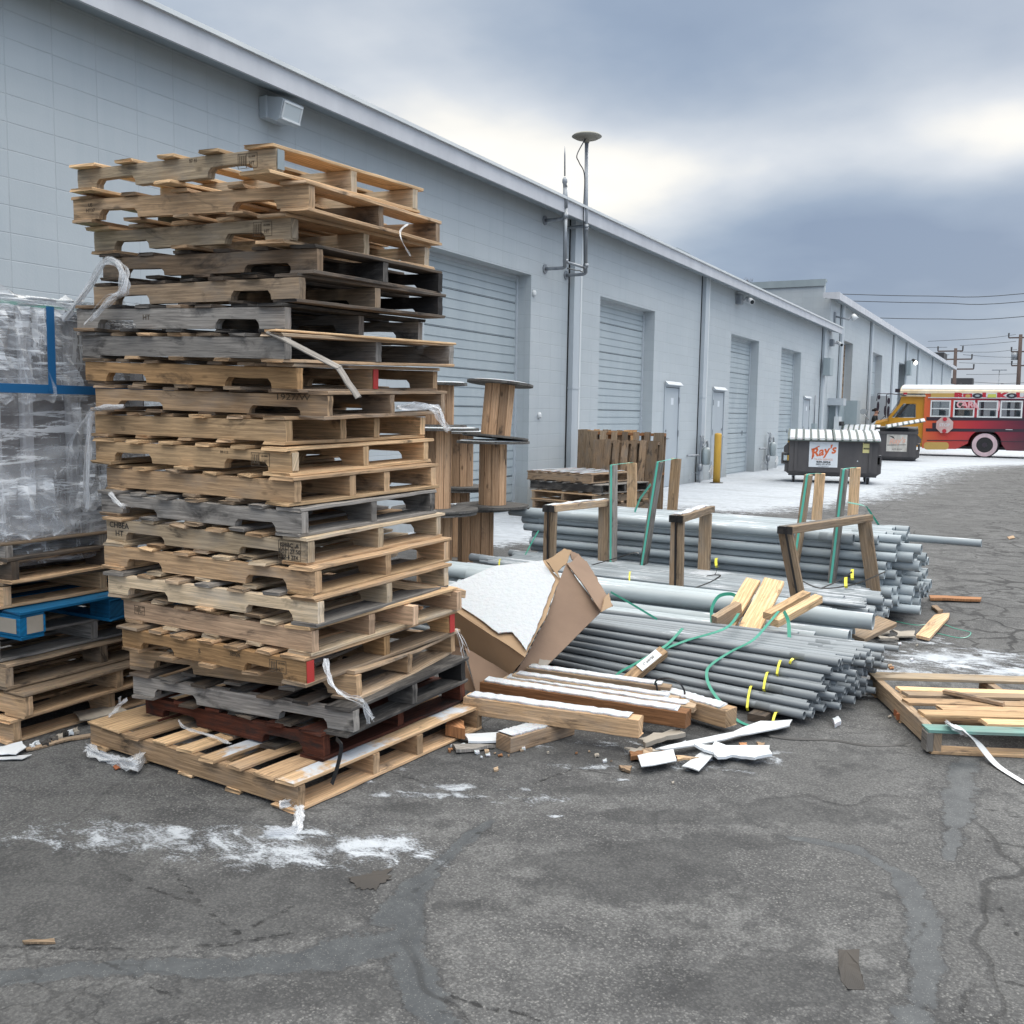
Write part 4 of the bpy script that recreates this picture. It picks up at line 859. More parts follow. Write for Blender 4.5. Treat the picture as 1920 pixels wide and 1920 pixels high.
# wrapped load
t = thing('wrapped_load', 'tall load in cloudy stretch film with blue tape, on top of the left stack', 'wrapped load', (-4.62, 3.22, .892))
mat('loaddark', rough=.8, build=f_paint((.13, .12, .122), (.20, .185, .185), 4)); mat('loadlite', rough=.7, build=f_paint((.46, .46, .48), (.34, .34, .36), 4))
m = MB(); m.bb(-.58, .50, -.56, .44, .02, 1.03, ch=.02); m.build('contents', 'loaddark', t)
m = MB()
for y in (-.46, -.30, -.06, .14, .33): m.bb(.502, .545, y, y+.055, .04, 1.02, ch=.01)
m.build('corner_post', 'loadlite', t)
m = MB(); m.bb(-.60, .56, -.60, .47, 1.035, 1.05); m.build('top_sheet', 'signwhite', t)
m = MB(); m.bb(-.58, .54, -.58, .40, 1.052, 1.068); m.build('green_tray', 'greenstrap', t)
def film_wall(nm, m_, off, seed, z0=0.0, z1=1.08, amp=.02, tear=False):
    rs = random.Random(seed); m = MB(); per = []
    hx, hy = .58+off, .60+off
    cor = [(-hx, -hy), (hx, -hy), (hx, hy-.10), (-hx, hy-.10)]
    for e in range(4):
        (xa, ya), (xb, yb) = cor[e], cor[(e+1) % 4]
        for k in range(26): per.append((xa+(xb-xa)*k/26, ya+(yb-ya)*k/26))
    rings = []; nz = 24
    for q in range(nz+1):
        z = z0+(z1-z0)*q/nz; ring = []
        for k, (x, y) in enumerate(per):
            d = amp*(math.sin(k*.9+q*.8+seed)*.4+math.sin(k*.37-q*1.7)*.5+rs.uniform(-.5, .5)); s_ = 1+d/.6
            ring.append(V(x*s_, y*s_, z+(rs.uniform(-.03, .05) if q == nz and tear else 0)))
        rings.append(ring)
    m.loft(rings, cap=(False, False), smooth=True); return m.build(nm, m_, t)
film_wall('stretch_film', 'film', .0, 1, amp=.012); film_wall('stretch_film', 'film', .012, 5, -.12, .42, amp=.018); film_wall('stretch_film', 'filmdense', .010, 9, 1.0, 1.10, amp=.02, tear=True)
m = MB(); X_ = .652
m.bb(X_, X_+.002, -.64, .50, .66, .70, tint_=.4); m.bb(X_+.0025, X_+.0045, -.25, -.21, .67, 1.05); m.build('blue_tape', 'bluetape', t)
# loose crumpled sheet of film hanging off the front edge
def drape(u0, u1, z0, z1, nu, nz, seed, xo=.615):
    rs = random.Random(seed); m = MB(); g = []
    off = [rs.uniform(-.02, .02) for _ in range(nu+1)]
    for q in range(nz+1):
        row = []
        for k in range(nu+1):
            fu = k/nu; fz = q/nz; w_ = 1-.35*fz*math.sin(seed+fz*3)
            y = u0+(u1-u0)*(fu*w_+.12*fz*math.sin(5*fz+seed)); row.append(V(xo+.012+off[k]*(.3+fz)+.018*math.sin(k*1.9+q*.45+seed)+rs.uniform(-.007, .007), y, z1+(z0-z1)*fz+rs.uniform(-.006, .006)+(.05*rs.random() if q == nz else 0)))
        g.append(row)
    b = len(m.v)
    for row in g: m.v += [tuple(p) for p in row]
    for q in range(nz):
        for k in range(nu):
            i = q*(nu+1)+k; m.face([i, i+1, i+nu+2, i+nu+1], [(k*.05, q*.05), (k*.05+.05, q*.05), (k*.05+.05, q*.05+.05), (k*.05, q*.05+.05)], .5, False)
    return m.build('loose_film', 'film', t)
drape(-.55, -.15, .60, 1.04, 16, 14, 3); drape(-.1, .45, .10, .62, 20, 18, 5); drape(.15, .48, .66, 1.05, 12, 12, 8); drape(-.5, -.2, .0, .28, 10, 8, 9)
# flaps of film hanging from the load and its top
def rag(label, pts, w_, m_='rag', n=7, parent=None, name='plastic_strip', strands=4, spread=.02, seed=0, cat='plastic film', kindm=None):
    rs = random.Random(seed); m = MB(); P = [Vector(p) for p in pts]
    for k in range(strands):
        q = [p+V(rs.uniform(-1, 1), rs.uniform(-1, 1), rs.uniform(-1, 1))*spread*(i/len(P)+.3) for i, p in enumerate(P)]
        sp = spline(q, n); ws = [w_*rs.uniform(.45, .7)*(.5+.6*abs(math.sin(i*.6+k))) for i in range(len(sp))]
        m.ribbon(sp, ws, .0008, upv=(rs.uniform(-1, 1), rs.uniform(-1, 1), .6), tw=rs.uniform(.8, 3.2))
    o = m.build(name, m_, parent)
    if label: tag(o, label, cat)
    return o
rag('clear plastic film knotted on the left edge of the tall stack, near its top', [Yp(120, 600, 3.05), Yp(165, 540, 3.0), Yp(200, 490, 2.98), Yp(228, 505, 2.95), Yp(232, 545, 2.95), Yp(205, 560, 2.96), Yp(170, 598, 2.95)], .035, strands=7, spread=.022, seed=4)
rag('white twisted film hanging down the left edge of the tall stack at mid height', [Yp(232, 762, 3.0), Yp(190, 765, 2.98), Yp(172, 775, 3.0), Yp(165, 850, 3.02), Yp(160, 950, 3.05)], .03, strands=6, spread=.018, seed=8)
rag('thin film strands between the wrapped load and the tall stack', [Yp(172, 770, 3.1), Yp(140, 820, 3.15), Yp(128, 860, 3.12), Yp(112, 892, 3.1)], .014, strands=3, spread=.02, seed=12)
rag('clear film bunched at the left edge of the grey pallet in the tall stack', [Yp(205, 925, 2.98), Yp(225, 945, 2.95), Yp(235, 950, 2.95)], .03, strands=4, spread=.015, seed=13)
rag('small white film shred on the right side near the top of the tall stack', [Yp(765, 420, 3.62), Yp(750, 432, 3.58), Yp(755, 455, 3.56), Yp(770, 482, 3.58)], .016, strands=2, spread=.006, seed=14)
rag('white film bundle between the tall stack and the cable reels', [Yp(745, 765, 3.7), Yp(790, 762, 3.85), Yp(815, 768, 3.95), Yp(828, 790, 3.98), Yp(838, 805, 4.0)], .04, strands=7, spread=.025, seed=15)
rag('torn clear film hanging over the lower right boards of the tall stack', [Yp(610, 1235, 2.95), Yp(620, 1280, 2.93), Yp(650, 1300, 2.95), Yp(685, 1320, 2.96), Yp(698, 1352, 2.97)], .035, 'rag', strands=4, spread=.02, seed=16)
rag('clear film trapped under the left side of the bottom pallet', [G(165, 1400, .04), G(190, 1418, .02), G(225, 1425, .03), G(255, 1432, .05), G(270, 1410, .03)], .07, 'rag', strands=6, spread=.02, seed=17)
rag('clear film flap under the near corner of the bottom pallet', [G(525, 1508, .03), G(555, 1505, .03), G(560, 1520, .02), G(558, 1545, .012), G(550, 1560, .006), G(500, 1565, .004)], .06, 'rag', strands=5, spread=.010, seed=18)
rag('white film strip lying across the boards of the bottom pallet', [Yp(335, 1350, 2.95), Yp(350, 1365, 2.95), Yp(400, 1380, 2.95), Yp(430, 1392, 2.9)], .02, strands=3, spread=.006, seed=19)
rag('film shreds sticking out of the broken pallet on the right of the tall stack', [Yp(855, 1180, 3.85), Yp(868, 1200, 3.85), Yp(872, 1225, 3.86)], .008, strands=5, spread=.02, seed=20)
rag('loose film flap at the foot of the left stack', [G(205, 1345, .12), G(220, 1330, .15), G(235, 1310, .2)], .03, 'rag', strands=3, spread=.02, seed=21)
m = MB(); m.ribbon(spline([Yp(630, 1385, 2.72), Yp(640, 1400, 2.7), Yp(632, 1440, 2.72), Yp(622, 1470, 2.74)], 6), .016, .001, (0, 1, 0)); tag(m.build('dark_strap', 'blackstrap'), 'short dark strap hanging at the front of the bottom pallet', 'strap')
# paper, bark and board scraps near the left stack
# ------------------------------------------------------------------ cable reels
def reel(label, x, y, z, h, rd, rf, tilt=(0, 0), topw=.022, double=True, top_f=True, bot_f=True, seed=0):
    rs = random.getstate(); random.seed(seed)
    M = Matrix.Translation((x, y, z)) @ Euler((tilt[0], tilt[1], random.random()*3)).to_matrix().to_4x4()
    t = thing('cable_reel', label, 'cable reel', M, 'wooden cable reels'); n = 11
    m = MB()
    for k in range(n):
        a0 = 2*math.pi*k/n; a1 = a0+2*math.pi/n*.93; r2 = rd-.018
        rings = [[V(rr*math.cos(a), rr*math.sin(a), zz) for a, rr in ((a0, rd), ((a0+a1)/2, rd*1.004), (a1, rd), (a1, r2), (a0, r2))] for zz in (topw*1.02, h*.5, h-topw*1.02)]
        m.loft(rings, tint_=random.random())
    m.build('drum', 'spool', t)
    def fl(z0, m_='spoolflange'):
        for s_ in ((0, 1) if double else (0,)):
            zz = z0+s_*topw*.5; hh = topw*(.49 if double else 1); m = MB(); nb = 6; R_ = rf
            for b in range(nb):     # planks sawn round
                xa = -R_+2*R_*b/nb+.002; xb = -R_+2*R_*(b+1)/nb-.002; pts = []
                ks = [xa+(xb-xa)*q/6 for q in range(7)]
                pts = [(q, -math.sqrt(max(R_*R_-q*q, 0))) for q in ks]+[(q, math.sqrt(max(R_*R_-q*q, 0))) for q in ks[::-1]]
                if s_: pts = [(-v, u) for u, v in pts]
                pts = [(u+random.uniform(-.001, .001), v+.0001*i) for i, (u, v) in enumerate(pts)]
                m.loft([[V(u, v, zz) for u, v in pts], [V(u, v, zz+hh) for u, v in pts]])
            m.build('flange', m_, t)
    if bot_f: fl(0)
    if top_f:
        fl(h-topw)
        m = MB(); m.loft([[V(rf*.93*math.cos(a), rf*.93*math.sin(a), h+.0005) for a in [2*math.pi*i/24 for i in range(24)]], [V(rf*.86*math.cos(a), rf*.86*math.sin(a), h+.008) for a in [2*math.pi*i/24 for i in range(24)]]]); m.build('snow_cap', 'snow', t)
    random.setstate(rs); return t
cx, cy = -4.52, 7.78
reel('large bottom cable reel with a broad plank drum, standing in the snow', cx, cy, 0, .64, .165, .34, seed=1)
reel('middle cable reel of the right hand column, slim plank drum', -4.36, 7.8, .645, .60, .125, .33, seed=2)
reel('top cable reel of the right hand column, tilted with a snowy square edged flange', -4.34, 7.8, 1.27, .50, .135, .30, tilt=(R(-2), R(5)), seed=3, topw=.02)
reel('bottom cable reel of the left hand column, mostly hidden by the pallets', -4.50, 7.05, 0, .66, .15, .36, seed=4)
reel('middle cable reel of the left hand column with a doubled grey flange', -4.50, 7.05, .665, .70, .135, .37, seed=5)
reel('top cable reel of the left hand column just showing above the pallets', -4.46, 7.05, 1.37, .37, .12, .23, seed=6)
reel('bottom cable reel of the rear column between the other two', -5.25, 8.65, 0, .72, .13, .34, seed=7)
reel('upper cable reel of the rear column behind the other reels', -5.22, 8.65, .725, .58, .135, .33, seed=8)

# ------------------------------------------------------------------ pipes
def pipe_mesh(name, r, L, m_, bell=True, wall=None, n=14):
    wall = wall or r*.14; m = MB(); ring = lambda x, rr: [V(x, rr*math.cos(2*math.pi*j/n), rr*math.sin(2*math.pi*j/n)) for j in range(n)]
    prof = [(0, r)]
    if bell: prof += [(L-.16-r, r), (L-.15, r*1.17), (L, r*1.19)]; re = r*1.19
    else: prof += [(L, r)]; re = r
    m.loft([ring(x, q) for x, q in prof], cap=(False, False), smooth=True, tint_=.5)
    m.loft([ring(L, re), ring(L+.0015, re-wall*.5), ring(L, re-wall)], cap=(False, False), smooth=False, tint_=.5); m.loft([ring(L, re-wall), ring(L-.25, re-wall*1.1)], cap=(False, True), smooth=True, tint_=.5, mi=0, capmi=1)
    m.loft([ring(0, r-wall), ring(0, r)], cap=(False, False), tint_=.5); m.loft([ring(.25, r-wall), ring(0, r-wall)], cap=(True, False), smooth=True, tint_=.5, capmi=1)
    o = m.build(name, [m_, 'hole']); me = o.data; bpy.data.objects.remove(o); return me
def put_pipe(me, pR, dirv, L, label, group, flip=False):
    """right hand end at pR, running back along -dirv"""
    d = Vector(dirv).normalized(); o = bpy.data.objects.new('pipe', me); C.objects.link(o)
    x = -d if flip else d; org = Vector(pR) if flip else Vector(pR)-d*L
    z = V(0, 0, 1); y = z.cross(x).normalized(); z2 = x.cross(y); a = random.uniform(0, 6)
    o.matrix_world = Matrix(((x.x, y.x, z2.x, org.x), (x.y, y.y, z2.y, org.y), (x.z, y.z, z2.z, org.z), (0, 0, 0, 1))) @ Matrix.Rotation(0, 4, 'X')
    return tag(o, label, 'pipe', group)
random.seed(5)
LP = 3.05
mD = pipe_mesh('pipe_rear', .0335, LP, 'pipe_light'); mD2 = pipe_mesh('pipe_rear_plain', .0335, LP, 'pipe_light', bell=False)
mC = pipe_mesh('pipe_middle', .029, LP, 'pipe_mid'); mC2 = pipe_mesh('pipe_middle_plain', .029, LP, 'pipe_mid', bell=False); mCt = pipe_mesh('pipe_thin', .0115, LP, 'pipe_mid', bell=False, n=10)
mB = pipe_mesh('pipe_large', .052, LP-.1, 'pipe_pale', bell=False, n=22, wall=.006); mA = pipe_mesh('pipe_near', .0178, LP, 'pipe_dark', n=12); mA2 = pipe_mesh('pipe_near_plain', .0178, LP, 'pipe_dark', bell=False, n=12)
mL = pipe_mesh('pipe_sticking_out', .03, LP, 'pipe_light', bell=False)
lab = 'light grey plastic pipe in the rear bundle held by the mint strapped posts'
r = .0362; rows = 9
for k in range(rows):
    z = .10+k*.0627; nc = 14 if k < 8 else 12
    for c in range(nc):
        y = 7.66+c*.0735+(k % 2)*.0365
        if k == 8 and c in (3, 8): continue
        xr = -.80+random.uniform(-.14, .10)-(.10 if c < 1 else 0)-(.22*random.random() if k > 5 else 0)
        flip = random.random() < .42
        put_pipe(mD if random.random() < .75 else mD2, (xr, y+random.uniform(-.004, .004), z+random.uniform(-.003, .003)), (1, -.075+random.uniform(-.006, .006), 0), LP, lab, 'pipes in the rear bundle', flip)
put_pipe(mL, Yp(1840, 1019, 8.35), (1, -.06, -.004), LP, 'single light grey pipe sticking far out to the right of the rear bundle', None)
# bearers under the bundles
for x, y0_, y1_, z, nm_ in ((-3.3, 6.6, 8.9, .03, 'left'), (-2.2, 6.55, 8.9, .03, 'middle'), (-1.3, 6.5, 8.8, .03, 'right')):
    m = MB(); m.board((x+.05, y0_, z), (x, y1_, z), .09, .058); tag(m.build('bearer', 'brown'), {'left': 'timber bearer under the left part of the rear pipe bundles', 'middle': 'timber bearer under the middle of the rear pipe bundles', 'right': 'timber bearer under the right ends of the rear pipe bundles'}[nm_], 'timber bearer')
lab = 'mid grey frosted plastic pipe in the middle bundle inside the timber frames'
for k in range(4):
    z = .09+k*.0535
    for c in range(12 if k < 3 else 9):
        y = 6.79+c*.0615+(k % 2)*.031
        if k == 3: y += .17
        xr = -.93+random.uniform(-.16, .08); flip = random.random() < .45
        put_pipe(mC if random.random() < .5 else mC2, (xr-.25*(c < 2 and k > 1), y, z), (1, -.085+random.uniform(-.01, .01), 0), LP, lab, 'pipes in the middle bundle', flip)
lab = 'thin grey conduit lying on top of the middle bundle'
for c in range(14):
    put_pipe(mCt, (-1.0+random.uniform(-.05, .05), 6.83+c*.0245, .252+random.uniform(0, .006)), (1, -.085+random.uniform(-.004, .004), .0), LP, lab, 'thin conduits on the middle bundle')
lab = 'dark grey capped pipe of the middle bundle reaching out on the left'
put_pipe(mC, (-4.38+3.9*.8, 6.98, .19), (1, -.13, 0), LP, 'dark pipe with a yellow tie reaching furthest left of the middle bundle', None, True)
# large pale pipes
lab = 'thick pale grey plastic pipe lying between the near and middle bundles'
for px, py, Y, dy in ((1515, 1171, 6.42, -.05), (1560, 1155, 6.62, -.05), (1637, 1166, 6.30, -.04), (1528, 1200, 6.12, -.05), (1592, 1197, 6.16, -.05), (1600, 1190, 6.32, -.05)):
    p = Yp(px, py, Y); put_pipe(mB, (p.x, p.y, max(p.z, .056)), (1, dy, -.0), LP-.1, lab, 'thick pale pipes')
for x, y, z in ((-1.2, 6.03, .055), (-1.12, 6.55, .055), (-1.22, 5.98, .16), (-1.4, 6.5, .265), (-1.32, 6.38, .262)):
    put_pipe(mB, (x, y, z), (1, -.05, 0), LP-.1, lab, 'thick pale pipes')
# near bundle of thin dark pipes, fanned out
lab = 'thin dark grey plastic pipe in the near bundle'
def Fp(px, py, off=0.0):
    """point on the sloping face of the near bundle"""
    v = ray(px, py); a_, b_, c_ = .15, 1.0, -1.6; d_ = 4.755-.15*.9-1.6*.04-off   # .15X + Y - 1.32Z = d
    return EYEP+v*((d_-(c_*EYE))/(a_*v.x+b_*v.y+c_*v.z))
for k in range(7):
    ncols = (20, 19, 18, 17, 16, 14, 12)[k]
    for c in range(ncols):
        y = 4.80+k*.054+c*.0412; z = .058+k*.0335; f = min(1, (y-4.8)/.75)
        if 0 < k < 5 and 2 < c < ncols-3 and random.random() < .3: continue
        xr = -.93+.20*f+random.uniform(-.08, .06)-(.0 if k < 7 else .05)
        if c < 2 and k < 7: xr = -.92+.012*k+random.uniform(-.03, .05)
        if random.random() < .06: xr += .12
        put_pipe(mA if random.random() < .6 else mA2, (xr, y+random.uniform(-.002, .002), z+random.uniform(-.003, .003)), (1, -.20+.20*f+random.uniform(-.006, .006), random.uniform(-.003, .003)), LP, lab, 'pipes in the near bundle', random.random() < .4)
for px, py, Y, dv in ((1685, 1217, 5.75, (1, .01, -.01)), (1640, 1246, 5.55, (1, -.02, -.008)), (1664, 1250, 5.52, (1, -.03, -.008)), (1644, 1226, 5.66, (1, -.0, -.01))):
    p = Yp(px, py, Y); put_pipe(mA, (p.x, p.y, p.z), dv, LP, 'thin dark pipe poking out past the others at the back of the near bundle', 'pipes in the near bundle', True)
m = MB(); m.board((-1.15, 4.75, .022), (-1.0, 5.95, .022), .09, .036); tag(m.build('bearer', 'oldbrown'), 'dark bearer plank under the right ends of the near pipe bundle', 'timber bearer')
m = MB(); m.board((-2.6, 5.0, .022), (-2.5, 6.1, .022), .09, .036); tag(m.build('bearer', 'oldbrown'), 'dark bearer plank under the middle of the near pipe bundle', 'timber bearer')
# yellow ties
def hoop(c, ry, rz, w_, m_, lab, cat='strap', ax=(1, -.1, 0), name='tie_strap', a0=0, a1=2*math.pi, n=22, group=None):
    ax = Vector(ax).normalized(); sd_ = ax.cross(V(0, 0, 1)).normalized(); c = Vector(c); m = MB(); rings = []
    for k in range(n+1):
        a = a0+(a1-a0)*k/n; p = c+sd_*ry*math.cos(a)+V(0, 0, 1)*rz*math.sin(a); nn = (sd_*math.cos(a)+V(0, 0, 1)*math.sin(a))
        rings.append([p-ax*w_/2, p+ax*w_/2, p+ax*w_/2+nn*.0015, p-ax*w_/2+nn*.0015])
    m.loft(rings); return tag(m.build(name, m_), lab, cat, group)
YG = 'yellow tape ties'
def tie(px, py0, py1, Y, lab, w_=.012):
    if Y < 5.9: a = Fp(px, py0, .028); b = Fp(px-6, py1, .030)
    else: a = Yp(px, py0, Y); b = Yp(px, py1, Y-.10)
    c = (a+b)/2; up_ = (a-b); n_ = V(.05, -1, .45).normalized(); m = MB(); pts = []
    for k in range(13):
        q = -.15+1.3*k/12; pts.append(b+up_*q+n_*(.012*math.sin(math.pi*min(max(q, 0), 1))-(.03 if k in (0, 12) else 0)))
    m.ribbon(pts, w_, .0016, tuple(n_)); tag(m.build('tape_tie', 'yellowtape'), lab, 'tape tie', YG)
tie(1407, 1289, 1325, 4.93, 'yellow tie around the near bundle, lowest long one towards its right end')
tie(1438, 1262, 1290, 5.06, 'yellow tie around the near bundle, second of the row from the front')
tie(1463, 1239, 1262, 5.2, 'yellow tie around the near bundle, third of the row from the front')
tie(1454, 1337, 1360, 4.86, 'short yellow tie on the lowest pipes of the near bundle')
tie(1487, 1235, 1243, 5.4, 'small yellow tie scrap on the back of the near bundle')
tie(1181, 1073, 1098, 6.85, 'pale yellow tie on the dark frosted pipe right of the cardboard box')
tie(937, 1049, 1066, 7.05, 'pale yellow tie on the dark pipe end left of the cardboard box')
tie(1586, 1083, 1098, 6.95, 'yellow tie on the middle bundle in front of the third timber frame', .02)
tie(1598, 1068, 1083, 7.1, 'knotted yellow tie on top of the middle bundle right of the third frame', .02)
tie(1343, 1047, 1060, 7.3, 'knotted yellow tie on top of the middle bundle behind the second frame', .02)
# pale printed lines on pipes
m = MB(); 
# ------------------------------------------------------------------ timber frames round the pipes
def timber_frame(lab, fx, ft, fb, rx, rtp, rb, lean=0.0, Yf=6.70, Yr=7.62, fsnow=True):
    a = Yp(fx, ft, Yf); b = Yp(fb[0], fb[1], Yf-.005); c = Yp(rx, rtp, Yr); d = Yp(rb[0], rb[1], Yr)
    dn = (b-a).normalized(); b = a+dn*((a.z-.06)/abs(dn.z)); dn2 = (d-c).normalized(); d = c+dn2*((c.z-.16)/abs(dn2.z))
    t = thing('pipe_rack', lab, 'timber frame', (a.x, a.y, .0), 'timber frames around the pipes'); O = V(a.x, a.y, 0)
    for s_ in (-1, 1):
        off = V(s_*.026, 0, 0); m = MB(); m.board(a-O+off-V(0, 0, .028), b-O+off, .044, .036, (0, -1, 0)); m.build('post', 'brown' if s_ < 0 else 'dullbrown', t)
        m = MB(); m.board(a-O+off*1.02+V(0, -.018, .0), c-O+off*1.0+V(0, .06, .0), .046, .05, (0, 0, 1)); m.build('top_rail', 'grey' if s_ < 0 else 'dullbrown', t)
    m = MB(); m.board(c-O+V(0, -.02, -.028), d-O+V(0, -.02, 0), .095, .036, (0, -1, 0)); m.build('rear_post', 'dullbrown', t)
    m = MB(); m.ribbon([a-O+V(0, -.05, .024), b-O+V(0, -.022, 0)], .014, .002, (0, -1, 0)); m.build('strap', 'blackstrap', t)
    m = MB(); m.board(a-O+V(0, -.047, -.001), a-O+V(0, -.040, -.001)+V(.0, .0, 0), .10, .05, (0, 0, 1), n=1, jit=.001); m.build('strap_corner', 'black', t)
    if fsnow:
        m = MB(); m.board(a-O+V(-.01, .0, .0285), c-O+V(-.02, .05, .0285), .06, .006, n=14, jit=.010, ch=.001); m.build('snow_cap', 'snow', t)
    return t
timber_frame('left timber frame over the middle pipe bundle, behind the cardboard box', 1033, 953, (1030, 1050), 1135, 943, (1134, 1030))
timber_frame('middle timber frame over the middle pipe bundle, with snow on its top rail', 1271, 972, (1268, 1108), 1325, 955, (1322, 1048))
timber_frame('right timber frame over the middle pipe bundle, leaning to the left', 1474, 993, (1497, 1118), 1622, 972, (1635, 1075), fsnow=False)
def post(lab, top, bot, Y, w_=.045, d_=.09, m_='dullbrown', zb=None, grp='loose upright posts around the rear bundle', face=0.0):
    a = Yp(*top, Y); b = Yp(*bot, Y); dn = (b-a).normalized(); zb = .04 if zb is None else zb
    b = a+dn*((a.z-zb)/abs(dn.z)); t = thing('upright_post', lab, 'timber post', (b.x, b.y, b.z), grp); O = V(b.x, b.y, b.z)
    m = MB(); m.board(a-O, b-O, w_, d_, (math.sin(face), -math.cos(face), 0)); m.build('timber', m_, t)
    return t, a, b
def strap_down(t, a, b, w_=.016):
    O = V(*t.matrix_world.translation); dn = (b-a).normalized()
    m = MB(); m.ribbon([a-O+V(0, -.0475, .0), b-O+V(0, -.0475, 0)], w_, .0016, (0, -1, 0)); m.build('strap', 'mint', t)
f1 = post('left front post of the rear bundle with a mint strap, standing upright', (1150, 872), (1149, 1030), 7.60, .042, .09, 'grey')
r1 = post('left rear post of the rear bundle, brown and bare', (1185, 868), (1185, 955), 8.80, .09, .04, 'tan')
f2 = post('leaning second front post of the rear bundle with a mint strap', (1237, 866), (1222, 962), 7.60, .042, .09, 'grey')
r2 = post('second rear post of the rear bundle, tan and slightly leaning', (1268, 860), (1260, 960), 8.80, .09, .04, 'tan')
f3 = post('third front post of the rear bundle with a long mint strap', (1516, 890), (1490, 1065), 7.60, .048, .09, 'dullbrown')
r3 = post('third rear post of the rear bundle, brown', (1538, 888), (1531, 975), 8.80, .082, .04, 'tan')
f4 = post('right front post of the rear bundle with a mint strap', (1584, 880), (1573, 975), 7.60, .048, .09, 'grey')
r4 = post('right rear post of the rear bundle with pale cross bands', (1604, 877), (1598, 985), 8.80, .082, .04, 'tan')
for t_, a, b in (f1, f2, f3, f4): strap_down(t_, a, b)
for (f, rr, lab) in ((f1, r1, 'mint strap bridging the tops of the left posts'), (f2, r2, 'mint strap bridging the tops of the second pair of posts'), (f3, r3, 'mint strap bridging the tops of the third pair of posts'), (f4, r4, 'mint strap bridging the tops of the right pair of posts')):
    m = MB(); m.ribbon([f[1]+V(0, -.049, -.01), f[1]+V(0, -.045, .003), f[1]+V(.0, .05, .0045), rr[1]+V(0, -.02, .0035), rr[1]+V(0, .022, .002)], .016, .0014); tag(m.build('strap', 'mint'), lab, 'strap', 'mint straps on the posts')
m = MB(); m.ribbon([Yp(1220, 908, 7.75), Yp(1200, 935, 7.9), Yp(1190, 960, 8.0)], .02, .0015, (0, -1, .3)); tag(m.build('strap', 'mint'), 'mint strap running diagonally down left from the leaning post', 'strap')
m = MB(); m.ribbon(spline([Yp(1590, 942, 7.8), Yp(1620, 948, 8.1), Yp(1628, 955, 8.3), Yp(1648, 985, 8.5)], 5), .016, .0015, (0, -1, .4)); tag(m.build('strap', 'greenstrap'), 'loose green strap curling right from the right posts', 'strap')
# green and black straps lying around
def lay(pts, w_, m_, lab, Y=None, name='loose_strap', upv=(0, -.5, 1), n=7):
    m = MB(); m.ribbon(spline(pts, n), w_, .0014, upv); return tag(m.build(name, m_), lab, 'strap')
lay([Yp(1145, 1110, 5.9), Yp(1180, 1130, 5.7), Yp(1232, 1161, 5.55)], .012, 'greenstrap', 'thin green strap crossing the pale pipes right of the cardboard box', upv=(0, -1, .2))
lay([Yp(1335, 1168, 5.95), Yp(1335, 1140, 6.0), Yp(1348, 1118, 6.1), Yp(1372, 1114, 6.2), Yp(1385, 1125, 6.2), Yp(1388, 1138, 6.15)], .022, 'greenstrap', 'green strap standing in an arch left of the two pale boards', upv=(.6, -.6, .1))
lay([Yp(1385, 1150, 5.75), Fp(1360, 1178, .06), Fp(1290, 1200, .04), Fp(1245, 1217, .04), Fp(1225, 1225, .04)], .018, 'greenstrap', 'green strap stretched from the tagged block up to the pale boards')
lay([Fp(1280, 1178, .05), Fp(1255, 1205, .05), Fp(1230, 1222, .09), Fp(1190, 1245, .08), Fp(1160, 1262, .05), Fp(1148, 1280, .03)], .018, 'greenstrap', 'green strap looped over the tagged timber block')
lay([Yp(1460, 1146, 5.75), Yp(1440, 1170, 5.5), Fp(1412, 1200, .05), Fp(1370, 1222, .03), Fp(1335, 1245, .035), Fp(1325, 1262, .03), Fp(1332, 1290, .035), Fp(1362, 1330, .03), Fp(1385, 1352, .04), G(1415, 1364, .02)], .016, 'greenstrap', 'long green strap trailing over the near bundle to the ground')
lay([Yp(1470, 1146, 5.75), Yp(1478, 1165, 5.6), Yp(1480, 1196, 5.5)], .02, 'greenstrap', 'short green strap end hanging from the pair of pale offcuts', upv=(0, -1, .2))
lay([Yp(845, 1062, 7.0), Yp(860, 1055, 6.9), Yp(858, 1072, 6.85), Yp(850, 1080, 6.85), Yp(852, 1060, 6.85)], .016, 'greenstrap', 'tangle of green strap at the left ends of the pipes', upv=(0, -1, .3))
lay([Yp(985, 1040, 7.3), Yp(1000, 1012, 7.5), Yp(1010, 995, 7.6)], .012, 'greenstrap', 'dark green strap running up at the left ends of the rear bundle', upv=(0, -1, .3))
for k, pts in enumerate(([(1108, 1060), (1150, 1048), (1192, 1036), (1196, 1042)], [(1290, 1107), (1330, 1092), (1350, 1080), (1342, 1078), (1325, 1080)], [(1345, 1060), (1343, 1072), (1340, 1078)], [(1505, 1090), (1540, 1103), (1600, 1096), (1660, 1072)], [(1540, 1103), (1570, 1090), (1598, 1072)])):
    Ys = (7.3, 6.75, 7.0, 7.0, 7.0)[k]; lay([Yp(a, b, Ys+.0+.02*i) for i, (a, b) in enumerate(pts)], .014, 'blackstrap', ('black strap end lying across the middle bundle right of the left frame', 'black strap bent at the foot of the middle frame', 'short black strap below the knotted yellow tie', 'long black strap sagging in front of the right frame', 'second black strap crossing near the right frame')[k])
